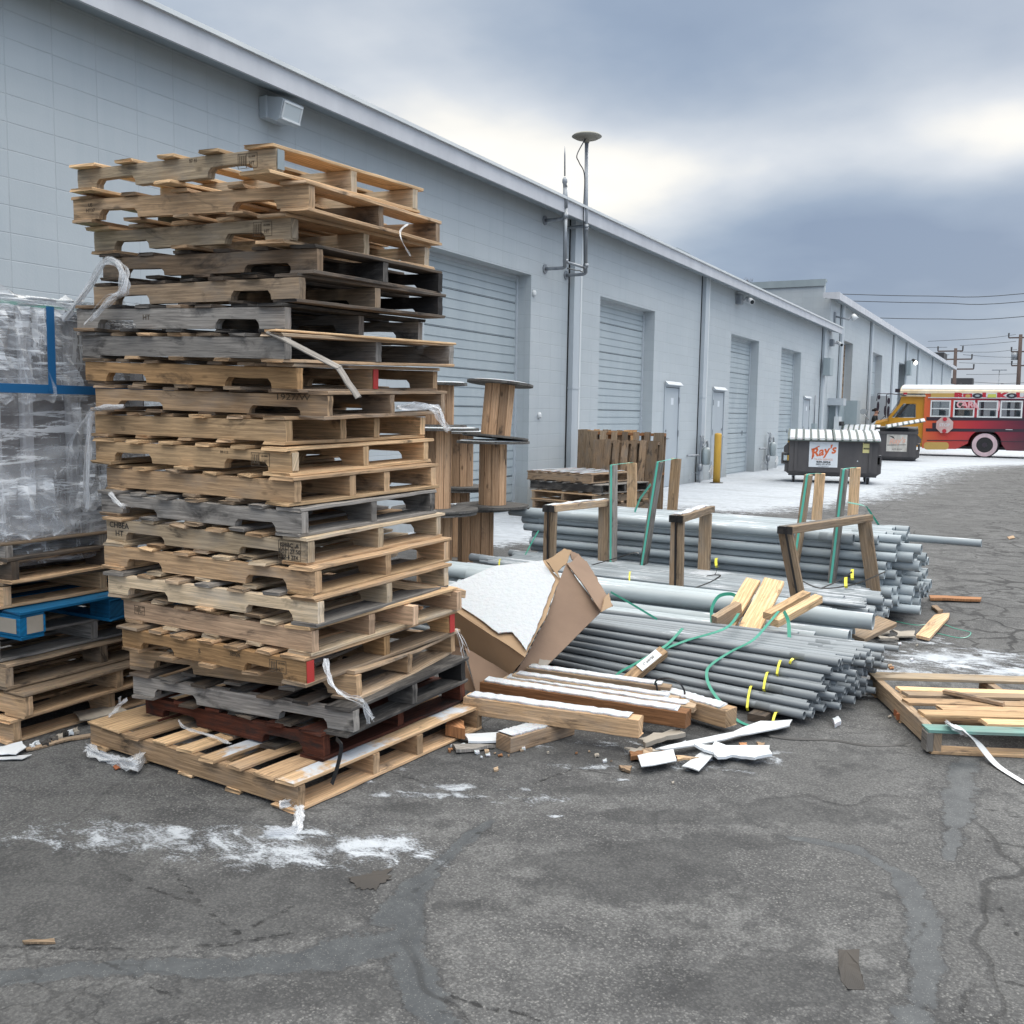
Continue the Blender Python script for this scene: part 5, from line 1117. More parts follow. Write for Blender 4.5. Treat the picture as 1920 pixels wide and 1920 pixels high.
for k, pts in enumerate(([(1098, 1270), (1110, 1285), (1150, 1296), (1220, 1302), (1290, 1305)], [(1140, 1280), (1145, 1300), (1165, 1320)], [(1182, 1290), (1185, 1300), (1200, 1316)], [(1228, 1285), (1232, 1275), (1255, 1272), (1275, 1282), (1284, 1300), (1275, 1312)], [(1230, 1280), (1236, 1314)])):
    lay([Yp(a, b, 4.62-.0*i) for i, (a, b) in enumerate(pts)], .009, 'blackstrap', ('black strap lying along the snowy timbers', 'curled black strap over the snowy timbers, left one', 'curled black strap over the snowy timbers, middle one', 'black strap loop beside the near pipes', 'short upright black strap end on the snowy timbers')[k], upv=(0, -.8, .6))
lay([G(1420, 1375, .01), G(1480, 1385, .006), G(1560, 1388, .004), G(1620, 1397, .004), G(1680, 1397, .004), G(1705, 1392, .02)], .012, 'blackstrap', 'black strap lying on the asphalt right of the white scraps')
lay([G(1680, 1165, .004), G(1720, 1172, .01), G(1760, 1168, .012), G(1790, 1178, .004), G(1820, 1186, .004), G(1800, 1196, .004), G(1730, 1180, .004)], .006, 'greenstrap', 'thin green strap loop on the asphalt by the short plank')
# blocks and planks on the pipes
def plank_px(p0, p1, Y0, Y1, w_, h_, m_, lab, cat='timber', name='plank', upv=(0, -.35, 1), snow=False, z0=None, z1=None, parent=None):
    a = Yp(*p0, Y0); b = Yp(*p1, Y1)
    t = thing(name, lab, cat, tuple(a)); m = MB(); m.board(V(0, 0, 0), b-a, w_, h_, upv, n=8); m.build('wood', m_, t)
    if snow:
        d = (b-a).normalized(); sd_ = d.cross(Vector(upv)).normalized(); u = sd_.cross(d)
        m = MB(); m.board(u*(h_/2+.003)+d*.03, b-a+u*(h_/2+.003)-d*.02, w_*.80, .007, upv, n=24, jit=w_*.07, ch=.001); m.build('snow_cap', 'snow', t)
    return t
plank_px((1345, 1205), (1412, 1090), 5.72, 6.35, .095, .036, 'fresh', 'left one of two pale boards leaning up over the thick pipes', upv=(.1, -.5, 1))
plank_px((1392, 1205), (1452, 1090), 5.70, 6.33, .13, .030, 'fresh', 'wider right one of two pale boards leaning up over the thick pipes', upv=(.1, -.5, 1))
plank_px((1438, 1155), (1512, 1114), 5.78, 6.15, .055, .04, 'fresh', 'rear one of the two pale offcuts lying over the thick pipes', name='offcut')
plank_px((1452, 1168), (1535, 1122), 5.66, 6.05, .055, .045, 'fresh', 'front one of the two pale offcuts lying over the thick pipes', name='offcut')
plank_px((1340, 1170), (1385, 1142), 5.75, 5.95, .05, .10, 'dullbrown', 'short tan block end between the arch strap and the pale boards', name='offcut')
_a = Fp(1175, 1278, .055); _b = Fp(1244, 1222, .055)
t = plank_px((1175, 1278), (1244, 1222), _a.y, _b.y, .055, .06, 'tan', 'tan timber block with a white paper tag on the near bundle', name='timber_block', upv=(.25, -1, .9))
m = MB(); d_ = _b-_a; nn = V(.25, -1, .9).normalized()
m.ribbon([d_*.35+nn*.036, d_*.5+nn*.033, d_*.7+nn*.034, d_*.88+nn*.036], .05, .001, nn); m.build('paper_tag', 'signwhite', t)
text('1" x4=50', .022, frame(d_*.6+nn*.0362, d_, nn.cross(d_)), 'stampink', t, 'handwriting', ext=.0003)
text('XMA', .018, frame(d_*.42+nn*.0315+V(.02, -.005, -.02), d_, nn.cross(d_)), 'ink', t, 'handwriting', ext=.0003)
plank_px((1600, 1195), (1662, 1165), 6.35, 6.75, .14, .03, 'dullbrown', 'tan plank end under the thick pipes beside the middle bundle', upv=(0, -.6, 1))
# ------------------------------------------------------------------ snowy timbers in front of the pipes
def beam(lab, pl, pr, zl, zr, w_, h_, m_, snow=True, seed=0):
    """pl, pr: lower front edge of the two ends in the picture"""
    a = G(*pl, zl); b = G(*pr, zr); d = (b-a).normalized(); sd_ = V(0, 0, 1).cross(d).normalized(); u = d.cross(sd_); a0 = a+sd_*w_/2+u*h_/2; b0 = b+sd_*w_/2+u*h_/2
    t = thing('timber_beam', lab, 'timber', tuple(a0), 'snow covered timbers'); m = MB(); m.board(V(0, 0, 0), b0-a0, w_, h_, u, n=10, ch=.003); m.build('wood', m_, t)
    if snow:
        m = MB(); m.board(u*(h_/2+.004)+d*.02+sd_*.004, b0-a0+u*(h_/2+.004)-d*.05+sd_*.004, w_*.86, .010, u, n=34, jit=w_*.05, ch=.002); m.build('snow_cap', 'snow', t)
    return t
beam('nearest snowy timber, tan with a stamped end', (868, 1338), (1196, 1385), .075, .075, .088, .082, 'tan')
beam('second snowy timber, orange red with snow on top', (900, 1305), (1284, 1367), .06, .06, .085, .075, 'redwood')
beam('third snowy timber, tan end reaching furthest right', (1180, 1312), (1358, 1366), .03, .03, .10, .085, 'tan')
beam('snow covered board behind the second timber', (940, 1282), (1300, 1338), .10, .08, .085, .03, 'dullbrown')
beam('thin snow covered board next to the near pipes, rear one', (985, 1262), (1255, 1300), .13, .11, .07, .03, 'dullbrown')
beam('thin snow covered board next to the near pipes, front one', (960, 1275), (1270, 1322), .12, .09, .06, .03, 'dullbrown')
t = beam('broken dark timber end lying across beneath the nearest snowy timber', (958, 1413), (1078, 1378), .0, .0, .10, .07, 'brown', seed=4)
# ------------------------------------------------------------------ cardboard box
box = thing('cardboard_box', 'torn open brown cardboard box tipped over beside the tall stack, snow on its lid', 'cardboard box', tuple(G(940, 1305)))
BO = G(940, 1305)
def sheet(nm, m_, pts, parent=None, th=.006, jag=.006, sub=5, org=None, seed=1):
    """a panel of board: outline through the points with a slightly torn edge"""
    rs = random.Random(seed); P = [Vector(p) for p in pts]; c = sum(P, Vector())/len(P); nrm = Vector()
    for i in range(len(P)): nrm += (P[i]-c).cross(P[(i+1) % len(P)]-c)
    nrm.normalize()
    if nrm.dot(EYEP-c) < 0: nrm = -nrm
    P = [EYEP+(p-EYEP)*(nrm.dot(c-EYEP)/nrm.dot(p-EYEP)) if abs(nrm.dot((p-EYEP).normalized())) > .12 else p for p in P]
    Q = []
    for i in range(len(P)):
        a = P[i]; b = P[(i+1) % len(P)]
        for k in range(sub):
            p = a.lerp(b, k/sub); inw = (c-p).normalized(); Q.append(p+inw*(rs.uniform(0, jag) if k else 0))
    O = org if org is not None else (BO if parent is box else Vector())
    m = MB(); m.loft([[q-O for q in Q], [q-O-nrm*th for q in Q]]); return m.build(nm, m_, parent), nrm
yA, yTip, yR, yL = 4.80, 4.50, 5.05, 4.85
Lf = Yp(826, 1104, 4.80); Tl = Yp(930, 1062, 5.05); Tr = Yp(1022, 1050, 5.10); Rt = Yp(1051, 1086, 5.02); Rm = Yp(1022, 1160, 4.74); Tip = Yp(984, 1232, 4.46); Lb = Yp(850, 1143, 4.55)
lid, nl = sheet('lid_panel', 'cardtan', [Lf, Tl, Tr, Rt, Rm, Tip, Lb], box, jag=.010, seed=3)
S2 = Yp(957, 1270, 4.50); S1 = Yp(866, 1216, 4.60)
sheet('side_panel', 'cardtan', [Lb, Tip, S2, S1, Yp(835, 1195, 4.62), Yp(835, 1135, 4.57)], box, seed=4)
F0 = Yp(1062, 1056, 5.12); F1 = Yp(1127, 1147, 4.95); Bt = G(966, 1311, .01); Bl = G(893, 1300, .03)
sheet('side_panel', 'card', [Rt+V(-.004, 0, 0), F0, F1, Bt, Bl, S1+V(0, .03, 0), S2+V(0, .03, 0), Tip+V(0, .012, -.003), Rm+V(0, .012, -.003)], box, seed=5, jag=.004)
sheet('flap', 'card', [F0+V(.002, 0, .001), Yp(1085, 1040, 5.2), Yp(1100, 1052, 5.2), Yp(1120, 1083, 5.17), Yp(1142, 1122, 5.12), Yp(1150, 1136, 5.08), F1+V(.003, 0, 0)], box, seed=6, jag=.012)
sheet('flap', 'cardtan', [Tr, Yp(1030, 1047, 5.1), Yp(1058, 1028, 5.18), Yp(1072, 1032, 5.22), Yp(1062, 1058, 5.10), Yp(1045, 1072, 5.04), Rt], box, seed=7, jag=.008)
sheet('flap', 'card', [Yp(1066, 1030, 5.22), Yp(1085, 1038, 5.24), Yp(1112, 1075, 5.22), Yp(1096, 1072, 5.18), Yp(1072, 1048, 5.18)], box, seed=8, jag=.008)
sheet('side_panel', 'card', [S1, Yp(835, 1190, 4.66), G(845, 1285, .02), Bl], box, seed=9)
sheet('flap', 'cardtan', [Yp(1148, 1137, 5.07), Yp(1128, 1147, 4.94), Yp(1134, 1120, 5.05), Yp(1142, 1112, 5.1)], box, seed=10, jag=.003, th=.008)
sheet('tape_patch', 'wetcard', [Yp(1000, 1262, 4.585), Yp(1012, 1235, 4.615), Yp(1034, 1238, 4.65), Yp(1018, 1262, 4.60)], box, th=.002, seed=11)
ins = lambda p, k: p.lerp(sum((Lf, Tl, Tr, Rt, Rm, Tip, Lb), Vector())/7, k)
o, _ = sheet('snow_cover', 'snow', [p+nl*.012 for p in (ins(Lf, .03), ins(Tl, .03), ins(Tr, .06), ins(Rt, .10), ins(Rm, .08), Yp(1003, 1190, 4.58), Yp(987, 1222, 4.49), Yp(975, 1205, 4.50), Yp(960, 1188, 4.53), Yp(935, 1190, 4.50), ins(Lb, .12))], box, th=.006, jag=.007, sub=6, seed=12)
# ------------------------------------------------------------------ scraps on the ground
def scrap(lab, pts, m_='wetcard', z=.012, th=.005, name='scrap', cat='scrap', curl=0.0, seed=0, jag=.006, group=None, sub=3):
    rs = random.Random(seed+99); P = [G(*p) for p in pts]; n = len(P); c = sum(P, Vector())/n; Q = []
    for i in range(n):
        for k in range(sub):
            p = P[i].lerp(P[(i+1) % n], k/sub); p = p+(c-p).normalized()*(rs.uniform(0, jag) if k else 0); p.z = z+curl*((p-c).length/.15)**2+rs.uniform(-.002, .004); Q.append(p)
    m = MB(); m.loft([[q-c for q in Q], [q-c+V(0, 0, th) for q in Q]]); o = m.build(name, m_); o.location = c; return tag(o, lab, cat, group)
scrap('long white curved strip lying among the scraps before the near pipes', [(1228, 1418), (1300, 1402), (1375, 1385), (1425, 1366), (1485, 1363), (1480, 1375), (1410, 1388), (1330, 1407), (1245, 1421)], 'white', .03, .006, 'trim_strip', seed=1)
scrap('short bent white trim piece nearest the camera among the scraps', [(1195, 1433), (1262, 1421), (1268, 1442), (1202, 1455)], 'white', .035, .004, 'trim_strip', seed=2, jag=.001)
scrap('white trim piece pointing down left among the scraps', [(1278, 1446), (1325, 1412), (1345, 1420), (1310, 1455)], 'white', .02, .004, 'trim_strip', seed=3, jag=.002)
scrap('crumpled white snowy paper on the right of the scraps', [(1300, 1420), (1340, 1408), (1400, 1415), (1442, 1420), (1447, 1436), (1415, 1440), (1380, 1430), (1345, 1438), (1318, 1425)], 'signwhite', .02, .012, 'crumpled_paper', 'paper', .02, seed=4, jag=.03)
scrap('grey curled cardboard scrap left of the white strip', [(1195, 1405), (1225, 1392), (1275, 1383), (1285, 1392), (1240, 1402), (1210, 1412)], 'wetcard', .025, .02, seed=5, jag=.02)
scrap('torn grey card scrap at the left end of the scraps', [(1170, 1411), (1200, 1410), (1240, 1416), (1205, 1424), (1178, 1420)], 'wetcard', .015, .008, seed=6, jag=.02)
scrap('orange brown bark chip under the white strip', [(1180, 1420), (1205, 1418), (1212, 1430), (1182, 1430)], 'redwood', .01, .018, 'bark_chip', 'bark', seed=7)
scrap('tan board chip beside the bark chip', [(1203, 1417), (1222, 1414), (1226, 1430), (1205, 1430)], 'dullbrown', .012, .02, 'wood_chip', 'wood chip', seed=8)
scrap('thin pointed wood splinter between the white trim pieces', [(1266, 1428), (1310, 1432), (1270, 1436)], 'tan', .02, .01, 'wood_chip', 'wood chip', seed=9)
scrap('dark bark chip lowest on the left of the scraps', [(1160, 1441), (1185, 1444), (1182, 1452), (1164, 1448)], 'brown', .004, .012, 'bark_chip', 'bark', seed=10)
scrap('small red bark flake behind the white strip', [(1385, 1400), (1400, 1398), (1402, 1405), (1388, 1407)], 'redwood', .004, .012, 'bark_chip', 'bark', seed=11)
scrap('dark flat chip right of the white strip', [(1418, 1397), (1434, 1398), (1432, 1403), (1420, 1403)], 'brown', .003, .01, 'bark_chip', 'bark', seed=12)
scrap('snowy piece of siding beside the broken timber', [(870, 1388), (942, 1385), (942, 1402), (878, 1402)], 'signwhite', .02, .01, 'siding_piece', 'scrap', seed=13)
scrap('grey splintered board at the right foot of the tall stack', [(848, 1402), (930, 1404), (890, 1412), (855, 1415)], 'grey', .006, .014, 'board_scrap', 'scrap', seed=14)
scrap('brown wood chunk at the right foot of the tall stack', [(838, 1370), (870, 1378), (872, 1396), (835, 1388)], 'redwood', .02, .05, 'wood_chip', 'wood chip', seed=15)
scrap('white torn paper sheet at the left edge by the left stack', [(-12, 1412), (42, 1400), (50, 1410), (30, 1425), (-12, 1424)], 'signwhite', .02, .003, 'paper_sheet', 'paper', seed=16)
scrap('white folded card at the left edge of the picture', [(-12, 1426), (60, 1420), (42, 1428), (-12, 1429)], 'white', .008, .003, 'paper_sheet', 'paper', seed=17)
scrap('brown card with white edge between the left stack and bottom pallet', [(138, 1348), (215, 1335), (240, 1345), (172, 1362), (150, 1365)], 'wetcard', .03, .006, 'card_sheet', 'cardboard', seed=18)
scrap('long thin wood strip beside the left stack', [(45, 1408), (120, 1388), (170, 1380), (170, 1384), (110, 1396), (50, 1412)], 'dullbrown', .004, .008, 'board_scrap', 'scrap', seed=19, jag=.002)
for k in range(9):
    x = 55+k*10; y = 1402-k*3.3+random.uniform(-4, 4); scrap('torn grey paper and bark bits beside the left stack', [(x, y), (x+random.uniform(8, 16), y-4), (x+random.uniform(10, 18), y+3), (x+4, y+5)], random.choice(['wetcard', 'signwhite', 'oldbrown', 'darkgrey']), .006, .014, 'litter_bit', 'litter', seed=30+k, jag=.01, group='paper and bark bits by the left stack')
scrap('rust brown leaf piece near the left corner of the bottom pallet', [(212, 1440), (228, 1432), (226, 1443), (216, 1447)], 'leaf', .004, .004, 'leaf', 'leaf', seed=45)
scrap('short plank with snow on the asphalt behind the right pallet', [(1717, 1200), (1752, 1160), (1780, 1157), (1778, 1165), (1742, 1205)], 'tan', .012, .02, 'plank', 'timber', seed=46, jag=.001)
scrap('thin long brown stick on the asphalt right of the rear bundle', [(1742, 1122), (1840, 1127), (1838, 1131), (1744, 1128)], 'redwood', .01, .02, 'stick', 'timber', seed=47, jag=.002)
scrap('small wood block on the asphalt above the short plank', [(1746, 1142), (1755, 1140), (1768, 1150), (1758, 1151)], 'brown', .005, .02, 'wood_chip', 'wood chip', seed=48)
for k, pts in enumerate(([(1625, 1190), (1650, 1180), (1675, 1184), (1668, 1196), (1640, 1202)], [(1672, 1190), (1715, 1192), (1716, 1203), (1680, 1203)], [(1642, 1200), (1680, 1202), (1685, 1206), (1650, 1206)])):
    scrap(('curled grey card sheet behind the thick pipe ends', 'flat grey card sheet behind the thick pipe ends', 'pale torn card edge behind the thick pipe ends')[k], pts, 'wetcard', .02, .01, 'card_sheet', 'cardboard', curl=.01, seed=50+k, jag=.03)
scrap('small dry leaf far out on the asphalt at right', [(1888, 1008), (1900, 1005), (1903, 1010), (1892, 1012)], 'cardtan', .004, .006, 'leaf', 'leaf', seed=55)
scrap('flat rusty stain like leaf mat by the tar seam at lower left', [(652, 1648), (700, 1632), (736, 1630), (735, 1650), (705, 1672), (665, 1668)], 'wetdark', .002, .0012, 'leaf_mat', 'leaf', seed=56, jag=.022, sub=7)
scrap('square brown flattened paper in the lower right foreground', [(1572, 1782), (1612, 1780), (1610, 1812), (1618, 1832), (1622, 1856), (1590, 1858), (1576, 1838), (1572, 1815)], 'wetdark', .0015, .001, 'flat_paper', 'paper', seed=57, jag=.003)
scrap('rusty orange bark scrap at the left edge of the right pallet', [(1675, 1345), (1690, 1338), (1710, 1342), (1700, 1356), (1680, 1354)], 'leaf', .01, .03, 'bark_chip', 'bark', seed=58, jag=.02)
scrap('pale stick on the asphalt at the far lower left', [(42, 1770), (102, 1766), (104, 1771), (48, 1774)], 'dullbrown', .003, .006, 'stick', 'timber', seed=59, jag=.001)
rs_ = random.Random(77)
for k in range(46):
    q = rs_.random()
    if q < .5: x, y = rs_.gauss(1280, 90), rs_.gauss(1425, 18)
    elif q < .75: x, y = rs_.gauss(1690, 60), rs_.gauss(1255, 45)
    else: x, y = rs_.gauss(930, 60), rs_.gauss(1408, 14)
    if y < 1180: continue
    s_ = rs_.uniform(2, 7); scrap('tiny scrap of bark, card or snow scattered on the asphalt', [(x, y), (x+s_*1.4, y-s_*.4), (x+s_*1.6, y+s_*.35), (x+s_*.3, y+s_*.5)], rs_.choice(['snow', 'redwood', 'brown', 'wetcard', 'snow', 'dullbrown']), .003, rs_.uniform(.004, .010), 'litter_bit', 'litter', seed=100+k, jag=.003, group='tiny scraps scattered on the asphalt', sub=2)
scrap('lump of snow right of the near pipe ends', [(1560, 1355), (1572, 1350), (1577, 1360), (1565, 1366)], 'snow', .003, .02, 'snow_lump', 'snow lump', seed=60)
# ------------------------------------------------------------------ broken pallet at the right edge
o0 = G(1747, 1415); o1 = G(1650, 1318); ax = (o0-o1).normalized(); by = V(0, 0, 1).cross(ax)
ay = V(-ax.y, ax.x, 0)
# local x along the stringers (towards the camera), local y away to the right of the picture
ctr = o0-ax*.56+V(ax.y, -ax.x, 0)*-.0
yd = V(-ax.y, ax.x, 0); yd = yd if yd.x > 0 else -yd
Mx = frame(o0-ax*.50+yd*.60, -ax if False else ax, yd)
if Mx[2][2] < 0: Mx = frame(o0-ax*.50+yd*.60, -ax, yd)
t = thing('broken_pallet', 'low broken pallet with gaps and a teal painted front board at the right edge', 'pallet', Mx @ Matrix.Translation((0, 0, .0)))
sgn = 1 if (Mx.to_3x3() @ V(1, 0, 0)).dot(ax) > 0 else -1      # +x local is near side when sgn = 1
m = MB(); 
for yy, mm_ in ((-.58, 'dullbrown'), (.0, 'brown'), (.58, 'dullbrown')):
    m = MB(); m.board((-.5, yy, .058), (.5, yy, .058), .04, .088); m.build('stringer', mm_, t)
m = MB(); m.board((.44*sgn, -.615, .060), (.512*sgn, -.615, .060), .03, .085); m.build('stringer', 'grey', t)
near = [(.455, .09, 'mintboard', -.62, .62), (.33, .085, 'fresh', -.32, .6), (.225, .085, 'fresh', -.57, .6), (.13, .08, 'tan', -.45, .6), (.03, .085, 'tan', -.58, .6), (-.10, .08, 'dullbrown', -.54, .6), (-.19, .07, 'fresh', -.55, .6), (-.45, .12, 'pale', -.61, .6)]
wood('mintboard', (.22, .40, .36), (.14, .28, .26), grey=.35, stain=.05)
for k, (x, w_, mm_, ya, yb) in enumerate(near):
    m = MB(); m.board((x*sgn+.01, ya, .110), (x*sgn-.01*(k % 2), yb, .110+.004*(k % 3)), w_, .015, jit=.003); m.build('deck_board', mm_, t)
for x in (-.44, 0, .455):
    m = MB(); m.board((x*sgn, -.6, .008), (x*sgn, .6, .008), .09, .014); m.build('bottom_board', 'tan', t)
m = MB(); m.board(G(1770, 1296, .135), G(1882, 1320, .13), .03, .018); tag(m.build('stick', 'brown'), 'brown stick lying on top of the broken pallet', 'timber')
lay([G(1778, 1355, .13), G(1790, 1362, .15), G(1805, 1368, .13), G(1835, 1395, .06), G(1870, 1435, .01), G(1925, 1470, .006)], .035, 'white', 'thick white plastic strap trailing off the broken pallet', name='plastic_strap', upv=(.3, -.3, 1))
rag('white film knot on the corner of the broken pallet', [G(1775, 1352, .14), G(1785, 1362, .15), G(1800, 1370, .13), G(1812, 1378, .10)], .03, strands=5, spread=.01, seed=31)
# ------------------------------------------------------------------ pallets by the wall
GW = 'wooden pallets stacked by the wall'
for i, (lab, z, s_, d_, dx, dz) in enumerate((('bottom pallet of the low stack by the wall, dark brown', 0, 'oldbrown', 'oldbrown', -.04, 0), ('second pallet of the low stack by the wall, tan deck edge', .135, 'brown', 'brown', .03, 0), ('third pallet of the low stack by the wall with two openings showing', .272, 'dullbrown', 'tan', .02, 0), ('fourth pallet of the low stack by the wall, solid dark grey side', .41, 'darkgrey', 'grey', 0, 0), ('top pallet of the low stack by the wall, snow on its slats', .545, 'brown', 'brown', -.12, 0))):
    M = Matrix.Translation((-5.72+dx, 13.1, z)) @ Matrix.Rotation(R(-14 if i < 4 else -11), 4, 'Z') @ Matrix.Diagonal((1.07, 1.07, 1.15, 1)); 
    if i in (1, 2): M = M @ Matrix.Rotation(R(90), 4, 'Z')
    t = pallet(lab, M, 1.2 if i != 4 else 1.05, 1.05, s_, d_, notch=False, group=GW, seed=70+i, in_w=.062)
    if i == 4:
        m = MB()
        for k in range(6): m.board((-.46+.16*k, -.5, TH+.004), (-.46+.16*k, .5, TH+.004), .045, .007, n=10, jit=.004)
        m.build('snow_cap', 'snow', t)
def upright(lab, x0, x1, Y, z0, h, s_, d_, tiltdeg, seed, nt=7, grp='pallets standing on edge by the wall', yaw=0):
    """pallet stood on edge with its deck towards the camera"""
    wdt = x1-x0; M = Matrix.Translation(((x0+x1)/2, Y, z0+h/2)) @ Matrix.Rotation(R(yaw), 4, 'Z') @ Matrix.Rotation(R(90-tiltdeg), 4, 'X')
    return pallet(lab, M, wdt, h, s_, d_, notch=False, group=grp, seed=seed, ntop=nt, dmats=[d_, s_, 'brown'], edge_w=.17, in_w=.10)
upright('tan pallet standing on edge nearest the second roller door, light frame', -6.20, -4.95, 14.15, .02, 1.20, 'redwood', 'dullbrown', 4, 81, 7)
upright('darker pallet standing on edge in front of the tan one', -5.95, -4.93, 13.80, .02, 1.08, 'brown', 'brown', 7, 82, 7)
upright('yellow brown pallet standing on edge furthest left against the downspout', -6.55, -5.6, 14.6, .02, 1.22, 'orange', 'dullbrown', 2, 83, 3)
# white plastic bags behind the rear bundle
def lump(lab, c, s_, m_, name, cat, seed=0):
    rs = random.Random(seed); m = MB(); rings = []
    for k in range(7):
        ph = math.pi*.5*k/6; rings.append([V(c[0]+s_[0]*math.cos(ph)*math.cos(a)*rs.uniform(.8, 1.1), c[1]+s_[1]*math.cos(ph)*math.sin(a)*rs.uniform(.8, 1.1), c[2]+s_[2]*math.sin(ph)*rs.uniform(.85, 1.1)) for a in [2*math.pi*j/14 for j in range(14)]])
    m.loft(rings, smooth=True); return tag(m.build(name, m_), lab, cat)
g = Yp(1245, 955, 10.6); lump('crumpled white plastic bag on the snow behind the rear bundle', (g.x, g.y, 0), (.28, .2, .36), 'signwhite', 'plastic_bag', 'plastic bag', 1)
g = G(1320, 975); m = MB(); [m.board((g.x-.35, g.y+k*.16, .03), (g.x+.45, g.y+.25+k*.16, .03), .09, .03) for k in range(3)]; tag(m.build('board_bundle', 'dullbrown'), 'few snowy boards lying on the ground behind the middle frame', 'timber')
# ------------------------------------------------------------------ dumpsters
def dumpster(lab, M, W=1.95, Dp=1.25, H=1.02, z0=.16, wheels=True, sign='good', lids='closed'):
    t = thing('dumpster', lab, 'dumpster', M)
    m = MB()   # local: x right, y back, front face at y=0
    prof = [(0.10, z0), (Dp-.05, z0), (Dp, z0+.12), (Dp, H+.16), (0, H), (0, z0+.10)]
    m.poly([(-W/2, y, z) for y, z in prof], (W, 0, 0)); m.build('body', 'dump', t)
    m = MB(); m.bb(-W/2-.03, W/2+.03, -.035, -.001, H-.07, H+.01); m.poly([(-W/2-.03, -.03, H-.07), (-W/2-.03, Dp, H+.09), (-W/2-.03, Dp, H+.17), (-W/2-.03, -.03, H+.01)], (.029, 0, 0)); m.poly([(W/2+.001, -.03, H-.07), (W/2+.001, Dp, H+.09), (W/2+.001, Dp, H+.17), (W/2+.001, -.03, H+.01)], (.03, 0, 0)); m.build('rim', 'dump', t)
    for s_ in (-1, 1):   # fork sleeves
        m = MB()
        for z1, z2 in ((.42, .46), (.62, .66)): m.bb(s_*(W/2+.001) if s_ > 0 else -W/2-.17, W/2+.10 if s_ > 0 else -W/2-.001, .12, Dp-.15, z1, z2)
        m.bb(W/2+.06 if s_ > 0 else -W/2-.17, W/2+.10 if s_ > 0 else -W/2-.13, .12, Dp-.15, .46, .62)
        m.poly([(s_*(W/2+.002), .06, .66), (s_*(W/2+.12), .06, .70), (s_*(W/2+.12), .06, .82), (s_*(W/2+.002), .06, .95)], (0, .05, 0)); m.poly([(s_*(W/2+.002), .06, .20), (s_*(W/2+.09), .06, .26), (s_*(W/2+.09), .06, .42), (s_*(W/2+.002), .06, .45)], (0, .9, 0))
        m.build('fork_sleeve', 'dump', t)
    m = MB()
    for x in (-W*.42, W*.42): m.bb(x-.03, x+.03, -.03, -.001, z0+.12, H-.071)
    m.build('rib', 'dump', t)
    if wheels:
        for x in (-W/2+.12, W/2-.18):
            for y in (.16, Dp-.2):
                m = MB(); m.tube([(x-.025, y, .075), (x+.025, y, .075)], .075, 16); wh = m.build('wheel', 'rubber', t)
                m = MB(); m.bb(x-.04, x-.03, y-.03, y+.03, .05, z0); m.bb(x+.03, x+.04, y-.03, y+.03, .05, z0); m.bb(x-.04, x+.04, y-.05, y+.05, z0-.01, z0-.001); m.build('fork', 'galv', wh)
    # lids
    def lid(x0, x1, tilt, n, yaw=0, lift=0.0, fr=-.10):
        Ml = Matrix.Translation(((x0+x1)/2, Dp*.97, H+.185+lift)) @ Euler((0, R(yaw), 0)).to_matrix().to_4x4() @ Euler((R(tilt), 0, 0)).to_matrix().to_4x4(); w_ = (x1-x0)/2
        m = MB(); ns = 8; L = Dp+.10
        crown = lambda q: .04*math.sin(math.pi*q)
        top = [(-L*q, crown(q)) for q in [k/ns for k in range(ns+1)]]
        pts = [(y, z-.012) for y, z in top[::-1]]
        m.poly([(-w_, y, z) for y, z in top+pts], (2*w_, 0, 0)); o = m.build('lid', 'dumplid', t); o.matrix_basis = Ml
        m = MB(); ms = MB()
        for k in range(n):
            xc = -w_+(k+.5)*2*w_/n; ww = 2*w_/n
            m.poly([(xc-ww*.5+.0, y, z+.001) for y, z in top]+[(xc-ww*.5, y, z+.028) for y, z in top[::-1]], (ww*.26, 0, 0))
            a = ww*.5-ww*.72
            tt = [(y-.05*(i == 0)+.05*(i == ns), z+.003+.0*i) for i, (y, z) in enumerate(top)]
            ms.poly([(xc-ww*.22, y, z) for y, z in tt]+[(xc-ww*.22, y, z+.014+.006*((i+k) % 2)) for i, (y, z) in enumerate(tt[::-1])], (ww*.70, 0, 0))
        m.build('lid_rib', 'dumplid', o); ms.build('snow_cap', 'snow', o); return o
    if lids == 'closed':
        lid(-W/2-.04, -.02, 9.5, 6); lid(.0, W/2+.05, 9.5, 6)
    else:
        lid(-W/2-.08, -.02, 8, 7); lid(.12, W/2+.2, 3, 7, yaw=-12, lift=.10)
        m = MB(); m.box((.3, .5, H+.07), (.9, .8, .12)); m.build('rubbish_bag', 'rubber', t)
    # sign
    y = -.004; sx0, sz = -.22, .66
    if sign == 'good':
        m = MB(); m.bb(sx0-.30, sx0+.33, -.012, -.002, .37, .95); sg = m.build('sign', 'signwhite', t); yy = -.0135
        T = lambda x, z, rot=0: Matrix.Translation((x, yy, z)) @ Euler((R(90), 0, 0)).to_matrix().to_4x4() @ Matrix.Rotation(R(rot), 4, 'Z')
        text("Ray's", .27, T(sx0, .73, 12), 'orangeink', sg, 'lettering', shear=.35, offset=.008); 
        m = MB(); m.tube([(sx0-.24, yy, .79), (sx0-.20, yy, .63), (sx0-.235, yy, .55)], [.018, .02, .012], 6); m.tube([(sx0-.22, yy, .77), (sx0-.08, yy, .85)], .014, 6); m.build('swash', 'orangeink', sg)
        text('TRASH SERVICE', .058, T(sx0+.02, .545), 'paleorange', sg, offset=.001); text('939-2024', .062, T(sx0+.02, .485), 'ink', sg, offset=.003, sx=1.3); text('(800) 531-6750', .045, T(sx0+.02, .435), 'ink', sg, offset=.001, sx=1.15); text('www.raystrash.com', .030, T(sx0+.02, .395), 'ink', sg)
